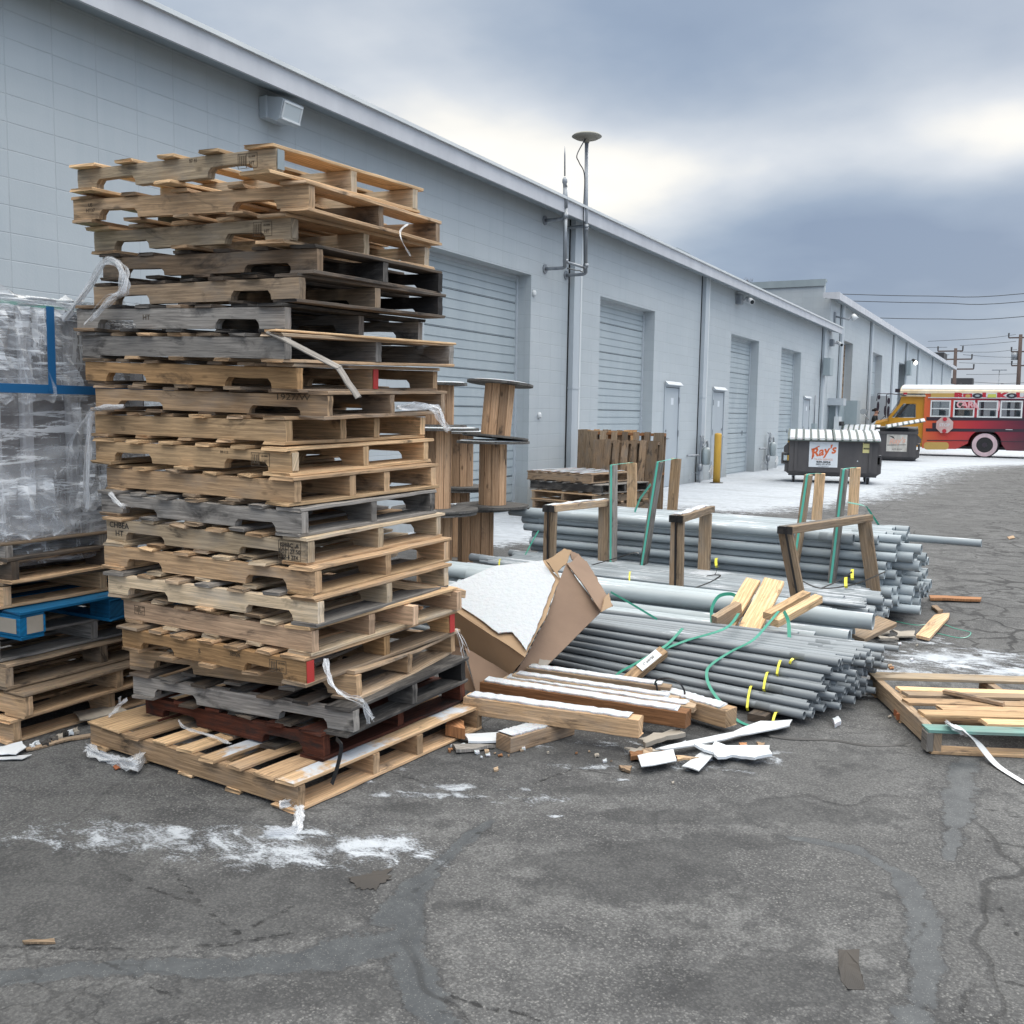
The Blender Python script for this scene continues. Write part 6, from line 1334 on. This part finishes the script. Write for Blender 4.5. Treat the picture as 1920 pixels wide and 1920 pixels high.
        m = MB(); m.bb(.64, .83, -.010, -.002, .72, .99); yl = m.build('warning_label', 'labelyellow', t); m = MB(); m.bb(.655, .815, -.012, -.0102, .93, .965); m.bb(.655, .815, -.012, -.0102, .80, .835); m.build('label_band', 'ink', yl)
        text('CAUTION', .028, Matrix.Translation((.735, -.0125, .948)) @ Euler((R(90), 0, 0)).to_matrix().to_4x4(), 'labelyellow', yl); text('CAUTION', .028, Matrix.Translation((.735, -.0125, .818)) @ Euler((R(90), 0, 0)).to_matrix().to_4x4(), 'labelyellow', yl)
        m = MB(); m.tube([(.54, -.001, .53), (.54, -.01, .53)], .015, 8); m.build('bolt', 'white', t)
    else:
        m = MB(); m.bb(.18, .74, -.012, -.002, .42, .94); sg = m.build('sign', 'dirtysign', t); yy = -.0135
        T = lambda x, z, rot=0: Matrix.Translation((x, yy, z)) @ Euler((R(90), 0, 0)).to_matrix().to_4x4() @ Matrix.Rotation(R(rot), 4, 'Z')
        text("Ray's", .22, T(.46, .74, 8), 'paleorange', sg, shear=.35, offset=.006); text('639-2024', .06, T(.48, .49), 'ink', sg, sx=1.2)
        m = MB(); m.poly([(.22, -.0135, .90), (.36, -.0135, .88), (.40, -.0135, .80), (.30, -.0135, .86)], (0, -.001, 0)); m.poly([(.2, -.0135, .62), (.72, -.0135, .64), (.72, -.0135, .625), (.2, -.0135, .60)], (0, -.001, 0)); m.build('scratch', 'ink', sg)
    return t
a = G(1478, 905); b = G(1634, 911)
dumpster('near dark dumpster on wheels with a clean white sign and snow on both closed lids', Matrix.Translation((Yp(1560, 900, 23.4).x, 23.35, 0)) @ Matrix.Rotation(R(12), 4, 'Z'), W=1.93)
p = Yp(1722, 866, 37.6)
dumpster('farther dumpster flat on the ground with a dirty scratched sign and a lid ajar', Matrix.Translation((p.x-1.32, 37.6, -.155)) @ Matrix.Rotation(R(7), 4, 'Z') @ Matrix.Diagonal((1.22, 1, 1.17, 1)), W=2.0, wheels=False, sign='bad', lids='ajar')
# ------------------------------------------------------------------ bus
BY = 44.1; B_ = lambda px, py: (lambda v: (v.x, v.z))(Yp(px, py, BY))
bus = thing('short_bus', 'short bus painted yellow fading to red and maroon, snow on its roof', 'bus', (-2, BY, 0)); BW = 2.35
def busbody(t, b):
    c = coord(t); s = N(t, 'ShaderNodeSeparateXYZ'); t.links.new(c, s.inputs[0]); n = noise(t, mapping(t, c, (.5, 1, 3)), 1.2, 4)
    x = mt('ADD', s.outputs[0], mt('MULTIPLY', mt('SUBTRACT', n, .5, t=t), .7, t=t), t=t)
    r_ = N(t, 'ShaderNodeValToRGB'); t.links.new(mapr(t, x, -4.6, 1.7), r_.inputs[0]); e = r_.color_ramp
    e.elements[0].position = .14; e.elements[0].color = (.62, .30, .03, 1); e.elements[1].position = 1; e.elements[1].color = (.045, .012, .03, 1)
    for p_, c_ in ((.24, (.66, .25, .06, 1)), (.36, (.60, .13, .04, 1)), (.50, (.56, .05, .035, 1)), (.68, (.38, .022, .035, 1)), (.85, (.16, .018, .035, 1))): q = e.elements.new(p_); q.color = c_
    d = mapr(t, s.outputs[2], .45, 1.0, .45, 0); t.links.new(mixc(t, mt('MULTIPLY', d, noise(t, c, 5, 4), t=t), r_.outputs[0], (.12, .08, .07)), b.inputs['Base Color'])
mat('busbody', rough=.35, build=busbody); mat('busyellow', rough=.35, build=f_paint((.60, .30, .025), (.50, .23, .02), 1)); mat('busroof', rough=.4, build=f_paint((.62, .55, .42), (.5, .38, .22), 2)); mat('gold', (.48, .31, .09), .5); mat('busdark', (.03, .02, .03), .4); mat('pinkpaint', (.68, .35, .38), .6); mat('tyrewhite', rough=.6, build=f_paint((.60, .44, .48), (.46, .36, .38), 8)); mat('green', (.50, .52, .10), .6); mat('busglass', (.03, .045, .055), .08); mat('seatgrey', (.16, .19, .21), .6); mat('crimson', (.42, .02, .035), .5); mat('stopface', rough=.5, build=f_paint((.55, .42, .40), (.48, .30, .28), 6))
def bx(pts, y0=0.0, y1=BW): return [(x+2, y0, z) for x, z in pts], (0, y1-y0, 0)
x1_ = 1.75
XL = B_(1733, 760)[0]; XWL = B_(1793, 845)[0]; XWR = B_(1884, 845)[0]; wc = B_(1846, 834); ZB = B_(1790, 842)[1]; ZR = B_(1750, 738)[1]; ZT_ = B_(1800, 721)[1]
arch = [(wc[0]+.62*math.cos(a), wc[1]+.62*math.sin(a)) for a in [math.pi*.98-math.pi*.96*k/14 for k in range(15)]]
side = [(XL, ZB)]+[(XWL-.02, ZB)]+arch+[(XWR+.05, ZB), (3.2, ZB), (3.2, ZR), (XL, ZR)]
def wall_with_windows():
    zs0 = B_(1800, 782)[1]; zs1 = B_(1800, 751)[1]; wins = [(1745, 1782), (1788, 1827), (1833, 1871), (1876, 1917)]
    m = MB(); low = [(XL, ZB), (XWL-.02, ZB)]+arch+[(XWR+.05, ZB), (3.2, ZB), (3.2, zs0), (XL, zs0)]
    p_, e_ = bx(low, 0, .06); m.poly(p_, e_); p_, e_ = bx([(XL, zs1), (3.2, zs1), (3.2, ZR), (XL, ZR)], 0, .06); m.poly(p_, e_)
    x = XL
    for a, b in wins+[(1923, 1962)]:
        xa = B_(a, 765)[0]; xb = B_(b, 765)[0]; p_, e_ = bx([(x, zs0), (xa, zs0), (xa, zs1), (x, zs1)], 0, .06); m.poly(p_, e_); x = xb
    p_, e_ = bx([(x, zs0), (3.2, zs0), (3.2, zs1), (x, zs1)], 0, .06); m.poly(p_, e_)
    m.build('body_side', 'busbody', bus)
    for a, b in wins+[(1923, 1962)]:
        xa = B_(a, 765)[0]+2; xb = B_(b, 765)[0]+2; m = MB(); f = .045
        for q in ((xa-.01, xb+.01, zs1-f, zs1+.01), (xa-.01, xb+.01, zs0-.01, zs0+f), (xa-.01, xa+f, zs0+f, zs1-f), (xb-f, xb+.01, zs0+f, zs1-f), (xa+f, xb-f, (zs0+zs1)/2-.02, (zs0+zs1)/2+.02)): m.bb(q[0], q[1], -.022, .02, q[2], q[3])
        o = m.build('window', 'spoutlite', bus); m = MB(); m.bb(xa+.02, xb-.02, .03, .035, zs0+.02, zs1-.02); m.build('pane', 'busglass', o)
    return zs0, zs1
zs0, zs1 = wall_with_windows()
_p = MT['busglass'].node_tree; _b = _p.nodes['Principled BSDF']; _b.inputs['Alpha'].default_value = .45
m = MB(); p_, e_ = bx([(XL, ZB), (XWL-.02, ZB)]+arch+[(XWR+.05, ZB), (3.2, ZB), (3.2, ZR), (XL, ZR)], BW-.06, BW); 
sideq = [(XL, ZB), (3.2, ZB), (3.2, zs0), (XL, zs0)]; p_, e_ = bx(sideq, BW-.06, BW); m.poly(p_, e_); p_, e_ = bx([(XL, zs1), (3.2, zs1), (3.2, ZR), (XL, ZR)], BW-.06, BW); m.poly(p_, e_)
for k in range(6): p_, e_ = bx([(XL+k*1.0, zs0), (XL+k*1.0+.12, zs0), (XL+k*1.0+.12, zs1), (XL+k*1.0, zs1)], BW-.06, BW); m.poly(p_, e_)
m.build('body_side', 'busbody', bus)
m = MB(); p_, e_ = bx([(XL, ZB), (3.2, ZB), (3.2, ZB+.1), (XL, ZB+.1)], .7, BW-.07); m.poly(p_, e_); m.build('floor', 'busdark', bus)
for k in range(5): m = MB(); x = XL+2+.55+k*.95; m.bb(x, x+.12, .25, 1.0, zs0-.5, zs0+.28, ch=.03); m.bb(x, x+.12, 1.35, 2.1, zs0-.5, zs0+.28, ch=.03); m.bb(x, x+.5, .25, 2.1, zs0-.6, zs0-.5); m.build('seat', 'seatgrey', bus)
# roof, rounded, with snow
XR0 = B_(1688, 735)[0]+2
rp = lambda zo, yo=0: [(BW/2+(BW/2+.03+yo)*math.cos(a), ZR+(ZT_-ZR+zo)*math.sin(a)**.75) for a in [math.pi-math.pi*k/16 for k in range(17)]]
m = MB(); m.loft([[V(XR0, y, z) for y, z in rp(0)], [V(5.2, y, z) for y, z in rp(0)]]); rf = m.build('roof', 'busroof', bus)
m = MB(); sn_ = [(y, z) for y, z in rp(.03, .01) if z > ZR+.14]; m.loft([[V(XR0+.04, y, z) for y, z in sn_]+[V(XR0+.04, y, z-.03) for y, z in sn_[::-1]], [V(2, y, z-.01) for y, z in sn_]+[V(2, y, z-.04) for y, z in sn_[::-1]], [V(5.2, y, z) for y, z in sn_]+[V(5.2, y, z-.03) for y, z in sn_[::-1]]]); m.build('snow_cap', 'snow', rf)
zg = B_(1800, 745)[1]; m = MB(); m.bb(B_(1740, 750)[0]+2, 5.2, -.05, -.001, zg-.04, zg+.0); m.build('drip_rail', 'fascia', bus)
# painted panels on the side (thin sheets of signwriting)
def pt(px, py): x, z = B_(px, py); return (x+2, -.004, z)
def pp(nm, m_, pts, th=-.003, y=0.0):
    m = MB(); m.poly([(p_[0], p_[1]-y, p_[2]) for p_ in [pt(*q) for q in pts]], (0, th, 0)); return m.build(nm, m_, bus)
def blobpx(x0, x1, y0, y1, r_): 
    o = []
    for cx_, cy_, a0 in ((x1-r_, y0+r_, -90), (x1-r_, y1-r_, 0), (x0+r_, y1-r_, 90), (x0+r_, y0+r_, 180)): o += [(cx_+r_*math.cos(R(a0+q)), cy_+r_*math.sin(R(a0+q))) for q in (0, 30, 60, 90)]
    return o
pp('painted_patch', 'gold', blobpx(1732, 1779, 829, 843, 6)); pp('painted_patch', 'gold', blobpx(1745, 1791, 737.5, 746.5, 4), y=.03)
pp('stripe', 'busdark', [(1737, 782), (1960, 783), (1960, 788.5), (1737, 788.5)]); pp('stripe', 'busdark', [(1736, 803), (1960, 805), (1960, 810), (1736, 809)]); pp('stripe', 'busdark', [(1748, 793), (1762, 793), (1762, 803), (1748, 803)])
pp('skirt_rail', 'busdark', [(1738, 825), (1816, 825.5), (1816, 827), (1738, 826.5)]); pp('skirt_rail', 'busdark', [(1875, 827), (1960, 828), (1960, 829), (1875, 828.5)])
m = MB(); cx_, cz_ = B_(1771.5, 797); rr_ = .345
m.poly([(cx_+2+rr_*math.cos(R(22.5+45*k)), -.10, cz_+rr_*math.sin(R(22.5+45*k))) for k in range(8)], (0, .02, 0)); st_ = m.build('stop_sign', 'stopface', bus)
for s_ in (-1, 1):
    m = MB(); m.tube([(cx_+2, -.10, cz_+s_*.24), (cx_+2, -.13, cz_+s_*.24)], .08, 14); m.build('lamp', 'crimson', st_)
text('STOP', .17, Matrix.Translation((cx_+2, -.103, cz_)) @ Euler((R(90), 0, 0)).to_matrix().to_4x4(), 'white', st_, 'lettering', offset=.004)
# sign writing along the roof edge: red and white letters with dark wheel shaped O's
def roofpt(px, py): x, z = B_(px, py); return (x+2, -.046, z)
m = MB(); m.poly([(roofpt(1791, 737)), roofpt(1960, 737.5), roofpt(1960, 747.5), roofpt(1791, 747)], (0, .012, 0)); bd_ = m.build('sign_band', 'white', bus)
TB = lambda px, py, y=-.048: Matrix.Translation((B_(px, py)[0]+2, y, B_(px, py)[1])) @ Euler((R(90), 0, 0)).to_matrix().to_4x4()
for ch, px, col in (('R', 1798, 'crimson'), ('L', 1849, 'crimson'), ('K', 1879, 'crimson'), ('U', 1916, 'crimson')):
    m = MB()
    text(ch, .30, TB(px, 742.3), col, bd_, 'lettering', offset=.02, sx=1.9)
m = MB(); m.poly([roofpt(1806, 738), roofpt(1823, 738), roofpt(1823, 747), roofpt(1806, 747)], (0, -.003, 0)); m.build('letter_block', 'crimson', bd_)
m = MB(); m.poly([roofpt(1853, 739), roofpt(1868, 739), roofpt(1868, 746), roofpt(1851, 746)], (0, -.004, 0)); m.build('letter_block', 'green', bd_)
for px in (1833, 1897):
    x, z = B_(px, 742); m = MB(); m.loft([[V(x+2+.19*math.cos(a), yq, z+.10*math.sin(a)) for a in [2*math.pi*k/18 for k in range(18)]] for yq in (-.047, -.054)]); o = m.build('wheel_letter', 'busdark', bd_)
    m = MB(); m.loft([[V(x+2+.09*math.cos(a), yq, z+.045*math.sin(a)) for a in [2*math.pi*k/14 for k in range(14)]] for yq in (-.055, -.057)]); m.build('letter_hub', 'cabinet', o)
m = MB(); x, z = B_(1815, 742.5); m.loft([[V(x+2+.10*math.cos(a), yq, z+.07*math.sin(a)) for a in [2*math.pi*k/14 for k in range(14)]] for yq in (-.051, -.053)]); m.build('letter_counter', 'gold', bd_)
wz = zs1-.16
m = MB(); m.poly([pt(1808, 753), pt(1826, 753), pt(1826, 766), pt(1808, 766)], (0, -.001, 0)); m.build('painted_patch', 'crimson', bus)
for ch, px, py in (('C', 1800, 759), ('A', 1808.5, 759), ('R', 1820, 759), ('A', 1829, 762)): text(ch, .36, TB(px, py, -.026), 'pinkpaint', bus, 'lettering', offset=.015)
pp('painted_patch', 'pinkpaint', [(1872, 752), (1874.5, 752), (1875, 760), (1873, 770), (1870, 772), (1872, 762)], y=.02)
# wheel
def wheel(x, y, r=.50, w_=.24, side=-1):
    m = MB(); m.loft([[V(x+rr_*math.cos(a), yy, wc[1]-.01+rr_*math.sin(a)) for a in [2*math.pi*k/28 for k in range(28)]] for rr_, yy in ((r*.93, y), (r, y+.03), (r, y+w_-.03), (r*.93, y+w_))], smooth=False); o = m.build('wheel', 'rubber', bus)
    m = MB(); m.loft([[V(x+rr_*math.cos(a), yy, wc[1]-.01+rr_*math.sin(a)) for a in [2*math.pi*k/28 for k in range(28)]] for rr_, yy in ((r*.92, y-.001), (r*.90, y-.018), (r*.62, y-.018), (r*.58, y+.02))], cap=(False, False)); m.build('whitewall', 'tyrewhite', o)
    m = MB(); m.loft([[V(x+rr_*math.cos(a), yy, wc[1]-.01+rr_*math.sin(a)) for a in [2*math.pi*k/20 for k in range(20)]] for rr_, yy in ((r*.60, y+.004), (r*.5, y+.03), (r*.2, y+.03), (r*.18, y-.005))]); m.build('rim', 'busdark', o)
r_w = wc[1]-.0; wheel(wc[0]+2, .06, r=max(.42, wc[1]-.005)); wheel(wc[0]+2, BW-.3, r=max(.42, wc[1]-.005))
wx_f = B_(1668, 834)[0]+2; wheel(wx_f, .16, r=.44); wheel(wx_f, BW-.38, r=.44)
# cab: door panel, window, windscreen, hood
cab = [B_(1700, 832), B_(1733, 838), B_(1733, 742), B_(1690, 741), B_(1672, 777), B_(1664, 783), B_(1640, 787), B_(1626, 797), B_(1623, 815), B_(1640, 838)]
wn = [B_(1671, 782), B_(1714, 782), B_(1716, 760), B_(1713, 757.5), B_(1692, 757.5)]
for y0_ in (.10, BW-.16):
    m = MB()   # panels around the side window
    strips = [[B_(1700, 838), B_(1733, 838), B_(1733, 783), B_(1666, 783), B_(1664, 800), B_(1672, 818), B_(1690, 825)], [B_(1716.5, 783), B_(1733, 783), B_(1733, 742), B_(1716.5, 742)], [B_(1690, 742), B_(1716.5, 742), B_(1716.5, 757), B_(1693, 757), B_(1686, 757)], [B_(1686, 757), B_(1693, 757), B_(1671, 783), B_(1664, 783)]]
    for q in strips: p_, e_ = bx(q, y0_, y0_+.05); m.poly(p_, e_)
    m.build('cab_side', 'busyellow', bus)
    m = MB(); p_, e_ = bx(wn, y0_+.02, y0_+.025); m.poly(p_, e_); m.build('window', 'busglass', bus)
m = MB(); a = B_(1689, 744); b = B_(1662, 784); m.poly([(a[0]+2, .16, a[1]), (b[0]+2, .12, b[1]), (b[0]+2, BW-.12, b[1]), (a[0]+2, BW-.16, a[1])], (.02, 0, .01)); m.build('windscreen', 'busglass', bus)
m = MB(); hood = [(B_(1665, 783), .12), (B_(1640, 789), .18), (B_(1628, 797), .25), (B_(1625, 806), .3)]
rings = []
for (x, z), ins_ in hood: rings.append([V(x+2, ins_, .75), V(x+2, ins_, z-.12), V(x+2, ins_+.2, z-.02), V(x+2, BW/2, z+.02), V(x+2, BW-ins_-.2, z-.02), V(x+2, BW-ins_, z-.12), V(x+2, BW-ins_, .75)])
m.loft(rings, smooth=False); hd = m.build('hood', 'busyellow', bus)
m = MB(); m.loft([[p_+V(0, 0, .006) for p_ in rg[1:6]]+[p_+V(0, 0, .03) for p_ in rg[1:6][::-1]] for rg in rings[1:3]]); m.build('snow_cap', 'snow', hd)
m = MB(); x, z = B_(1627, 815); m.bb(x+1.90, x+2.05, .15, BW-.15, .42, .62); m.build('bumper', 'busdark', bus)
m = MB(); m.bb(B_(1640, 838)[0]+2.5, XL+2.05, .3, BW-.3, .35, .8); m.build('chassis', 'busdark', bus)
m = MB(); xa, za = B_(1690, 742); m.bb(XR0+.0, XR0+1.0, -.02, BW+.02, za-.03, za+.03); m.build('visor', 'busroof', bus)
# mirrors
m = MB(); A_ = lambda px, py, y=-.25: (B_(px, py)[0]+2, y, B_(px, py)[1])
m.tube([A_(1700, 742, 0), A_(1672, 738.5), A_(1664, 740), A_(1661, 783, -.1)], .02, 6); m.tube([A_(1672, 738.5), A_(1649, 738.5, -.5), A_(1647, 752, -.5)], .018, 6); m.tube([A_(1650, 788, .2), A_(1660, 780, -.2)], .014, 6); m.build('mirror_arm', 'busdark', bus)
for px, py, rx_, rz_ in ((1668, 752, .06, .13), (1667, 772, .05, .24), (1650, 745, .05, .10), (1648, 762, .05, .2), (1661, 770, .04, .2)):
    x, y, z = A_(px, py, -.3); m = MB(); m.loft([[V(x+rx_*math.cos(a), yy, z+rz_*math.sin(a)) for a in [2*math.pi*k/16 for k in range(16)]] for yy in (y, y+.06)]); m.build('mirror', 'busdark', bus)
x, y, z = A_(1620, 772, -.1); m = MB(); m.loft([[V(x+rr_*.16*math.cos(a), y+.1*q, z+rr_*.13*math.sin(a)) for a in [2*math.pi*k/16 for k in range(16)]] for q, rr_ in ((0, 1), (1, .95), (2, .5))], smooth=True); m.tube([(x, y+.05, z-.1), A_(1628, 788, .2)], .015, 6); m.build('convex_mirror', 'chrome', bus)
x, y, z = A_(1700, 739, -.02); m = MB(); m.bb(x-.12, x+.02, -.06, .0, z-.02, z+.06); m.build('marker_lamp', 'crimson', bus)
m = MB(); x, z = B_(1685, 732); m.bb(x+1.80, x+1.98, .5, BW-.5, z-.06, z+.08); m.build('front_lamp_bar', 'busdark', bus)
m = MB(); x0_, z_ = B_(1888, 806); m.bb(x0_+1.95, x0_+2.2, -.02, -.001, z_, z_+.02); m.build('handle', 'spoutlite', bus)
# ------------------------------------------------------------------ person behind the hood
def person():
    px = Yp(1640, 785, 46.9); X0, Y0 = px.x, px.y
    H = 1.98; s = H/1.8
    v = {}; E = []; Rr = []
    def add(n_, p, r_, par=None):
        v[n_] = len(Rr); Rr.append((Vector(p)*s, r_*s))
        if par: E.append((v[par], v[n_]))
    add('pelvis', (0, 0, .96), .135); add('waist', (.01, 0, 1.10), .125, 'pelvis'); add('chest', (.0, 0, 1.30), .15, 'waist'); add('neckb', (.02, 0, 1.46), .085, 'chest'); add('neck', (.04, 0, 1.54), .055, 'neckb'); add('head', (.065, 0, 1.66), .098, 'neck'); add('crown', (.06, 0, 1.735), .075, 'head')
    for k, sd_ in (('l', -1), ('r', 1)):
        add('sh'+k, (.0, sd_*.17, 1.42), .065, 'neckb'); add('el'+k, (.10, sd_*.24, 1.17), .045, 'sh'+k); add('wr'+k, (.32, sd_*.14, 1.27), .032, 'el'+k); add('hand'+k, (.39, sd_*.12, 1.29), .034, 'wr'+k)
        add('hip'+k, (0, sd_*.09, .90), .10, 'pelvis'); add('kn'+k, (.03, sd_*.10, .50), .062, 'hip'+k); add('an'+k, (0, sd_*.10, .09), .042, 'kn'+k); add('toe'+k, (.17, sd_*.11, .045), .038, 'an'+k)
    me = bpy.data.meshes.new('body'); me.from_pydata([tuple(p) for p, r_ in Rr], E, []); o = bpy.data.objects.new('person', me); C.objects.link(o)
    md = o.modifiers.new('skin', 'SKIN')
    for i, (p, r_) in enumerate(Rr): me.skin_vertices[0].data[i].radius = (r_, r_)
    me.skin_vertices[0].data[0].use_root = True; o.modifiers.new('sub', 'SUBSURF').levels = 2; o.modifiers['sub'].render_levels = 2
    dg = bpy.context.evaluated_depsgraph_get(); m2 = bpy.data.meshes.new_from_object(o.evaluated_get(dg)); bpy.data.objects.remove(o)
    for nm_ in ('skin', 'cloth', 'jeans'): m2.materials.append(MT[nm_])
    for f in m2.polygons:
        z = f.center.z/s; r_ = f.center.x/s; f.use_smooth = True
        f.material_index = 0 if z > 1.49 or (r_ > .14 and z > 1.1) else (1 if z > .95 else 2)
    o = bpy.data.objects.new('person', m2); C.objects.link(o); o.location = (X0, Y0, 0); tag(o, 'person in dark top with hair in a bun, standing behind the bus hood', 'person')
    m = MB(); rings = []
    for k in range(8):
        ph = math.pi*k/7; rings.append([V((.045-.0+.105*math.sin(ph)*math.cos(a)-.012)*s, .10*math.sin(ph)*math.sin(a)*s, (1.715+.085*math.cos(ph)-.0)*s) for a in [2*math.pi*j/12 for j in range(12)]])
    m.loft(rings, smooth=True); rings = []
    for k in range(7):
        ph = math.pi*k/6; rings.append([V((-.085+.05*math.sin(ph)*math.cos(a))*s, .05*math.sin(ph)*math.sin(a)*s, (1.70+.05*math.cos(ph))*s) for a in [2*math.pi*j/10 for j in range(10)]])
    m.loft(rings, smooth=True); m.build('hair', 'hair', o)
    m = MB(); m.tube([V(.16, 0, 1.675)*s, V(.185, 0, 1.64)*s, V(.165, 0, 1.632)*s], [.008, .014, .006], 8); m.tube([V(.12, -.035, 1.60)*s, V(.14, 0, 1.585)*s, V(.12, .035, 1.60)*s], .03, 8); m.build('beard', 'hair', o)
person()
# ------------------------------------------------------------------ poles and wires
def pole(lab, pxt, pyt, pxb, Y, r, arms):
    a = Yp(pxt, pyt, Y); b = Yp(pxb, 725, Y); dn = (b-a).normalized(); b = a+dn*(a.z/abs(dn.z)); t = thing('utility_pole', lab, 'utility pole', (b.x, b.y, 0)); O = V(b.x, b.y, 0)
    m = MB(); m.tube([a-O, b-O], [r*.8, r*1.2], 10); m.build('post', 'pole', t)
    for dz, l0, l1 in arms:
        m = MB(); m.box(a-O+V((l0+l1)/2, 0, dz), (l1-l0, .10, .12)); ar = m.build('cross_arm', 'pole', t)
        for x in (l0, l1): m = MB(); m.tube([a-O+V(x, 0, dz), a-O+V(x, 0, dz+.45)], [.05, .08], 8); m.build('insulator', 'farroof', ar)
    return a
pa = pole('shorter utility pole just beyond the end of the building row', 1792, 653, 1789, 100, .17, ((-.25, -1.5, .6), (-1.0, -1.0, 1.4), (-1.9, -.5, 1.6), (-3.6, -.4, .6)))
pb = pole('taller utility pole at the right edge behind the bus', 1914, 627, 1909, 105, .19, ((-.3, -1.0, .6), (-1.6, -.7, .6), (-2.9, -.6, .5)))
m = MB(); x_ = Yp(1902, 667, 105); m.tube([(x_.x, x_.y, x_.z-.4), (x_.x, x_.y, x_.z+.3)], .28, 12); tag(m.build('transformer', 'galv'), 'round grey transformer hung beside the taller utility pole', 'transformer')
m = MB(); a = Yp(1874, 694, 130); m.tube([(a.x, a.y, 0), tuple(a)], .06, 6); m.box(a, (1.6, .2, .12)); tag(m.build('light_mast', 'galv'), 'thin distant light mast between the two utility poles', 'light mast')
for k, (pts, Y0, Y1) in enumerate(([[(1565, 551), (1740, 555), (1925, 550), (2600, 470)], 80, 80], [[(1580, 564), (1760, 568), (1925, 565), (2600, 490)], 80, 80], [[(1640, 596), (1760, 598), (1925, 593), (2600, 520)], 80, 80], [[(1715, 652), (1776, 651)], 100, 100], [[(1800, 648), (1850, 645), (1905, 640)], 100, 105], [[(1800, 660), (1860, 660), (1907, 655)], 100, 105], [[(1798, 680), (1860, 682), (1907, 682)], 100, 105], [[(1806, 665), (1860, 669), (1907, 670)], 100, 105], [[(1812, 702), (1860, 702), (1907, 701)], 100, 105], [[(1740, 640), (1850, 634), (1905, 627)], 100, 105], [[(1820, 716), (1880, 719), (1930, 717), (2500, 690)], 100, 105], [[(1745, 666), (1780, 665)], 100, 100])):
    P = [Yp(x, y, Y0+(Y1-Y0)*i/(len(pts)-1)) for i, (x, y) in enumerate(pts)]
    m = MB(); m.tube(spline(P, 6), .026 if Y0 == 80 else .02, 5)
    tag(m.build('power_line', 'wire'), ('highest overhead wire across the sky on the right', 'second highest overhead wire across the sky on the right', 'third overhead wire below the upper pair on the right')[k] if k < 3 else 'thin wire strung between the utility poles', 'power line', 'overhead wires' if k > 2 else None)
# bare tree tops behind the parapet
def bare_tree(lab, px, py, Y, h):
    g = Yp(px, py, Y); O = V(g.x, g.y, 0); t = thing('bare_tree', lab, 'tree', tuple(O)); m = MB(); m.tube([(0, 0, 0), (0, 0, g.z-2.2)], [.22, .12], 8); m.build('trunk', 'branch', t); m = MB(); rs = random.Random(4+int(px))
    def br(p, d, l, r_, dep):
        q = p+d*l; m.tube([p, p.lerp(q, .5)+V(rs.uniform(-.1, .1), 0, rs.uniform(-.05, .1))*l, q], [r_, r_*.8, r_*.55], 4)
        if dep:
            for _ in range(3): br(q, (d+V(rs.uniform(-1, 1), rs.uniform(-1, 1), rs.uniform(-.2, .7))*.75).normalized(), l*rs.uniform(.6, .85), r_*.6, dep-1)
    for _ in range(5): br(V(0, 0, g.z-2.4), V(rs.uniform(-.9, .9), rs.uniform(-.6, .6), .8).normalized(), h*.35, .05, 4)
    m.build('crown', 'branch', t)
bare_tree('bare winter tree top showing above the parapet, left one', 1418, 518, 62, 2.4); bare_tree('bare winter tree top showing above the parapet, right one', 1452, 522, 66, 2.0)
bpy.context.view_layer.update()
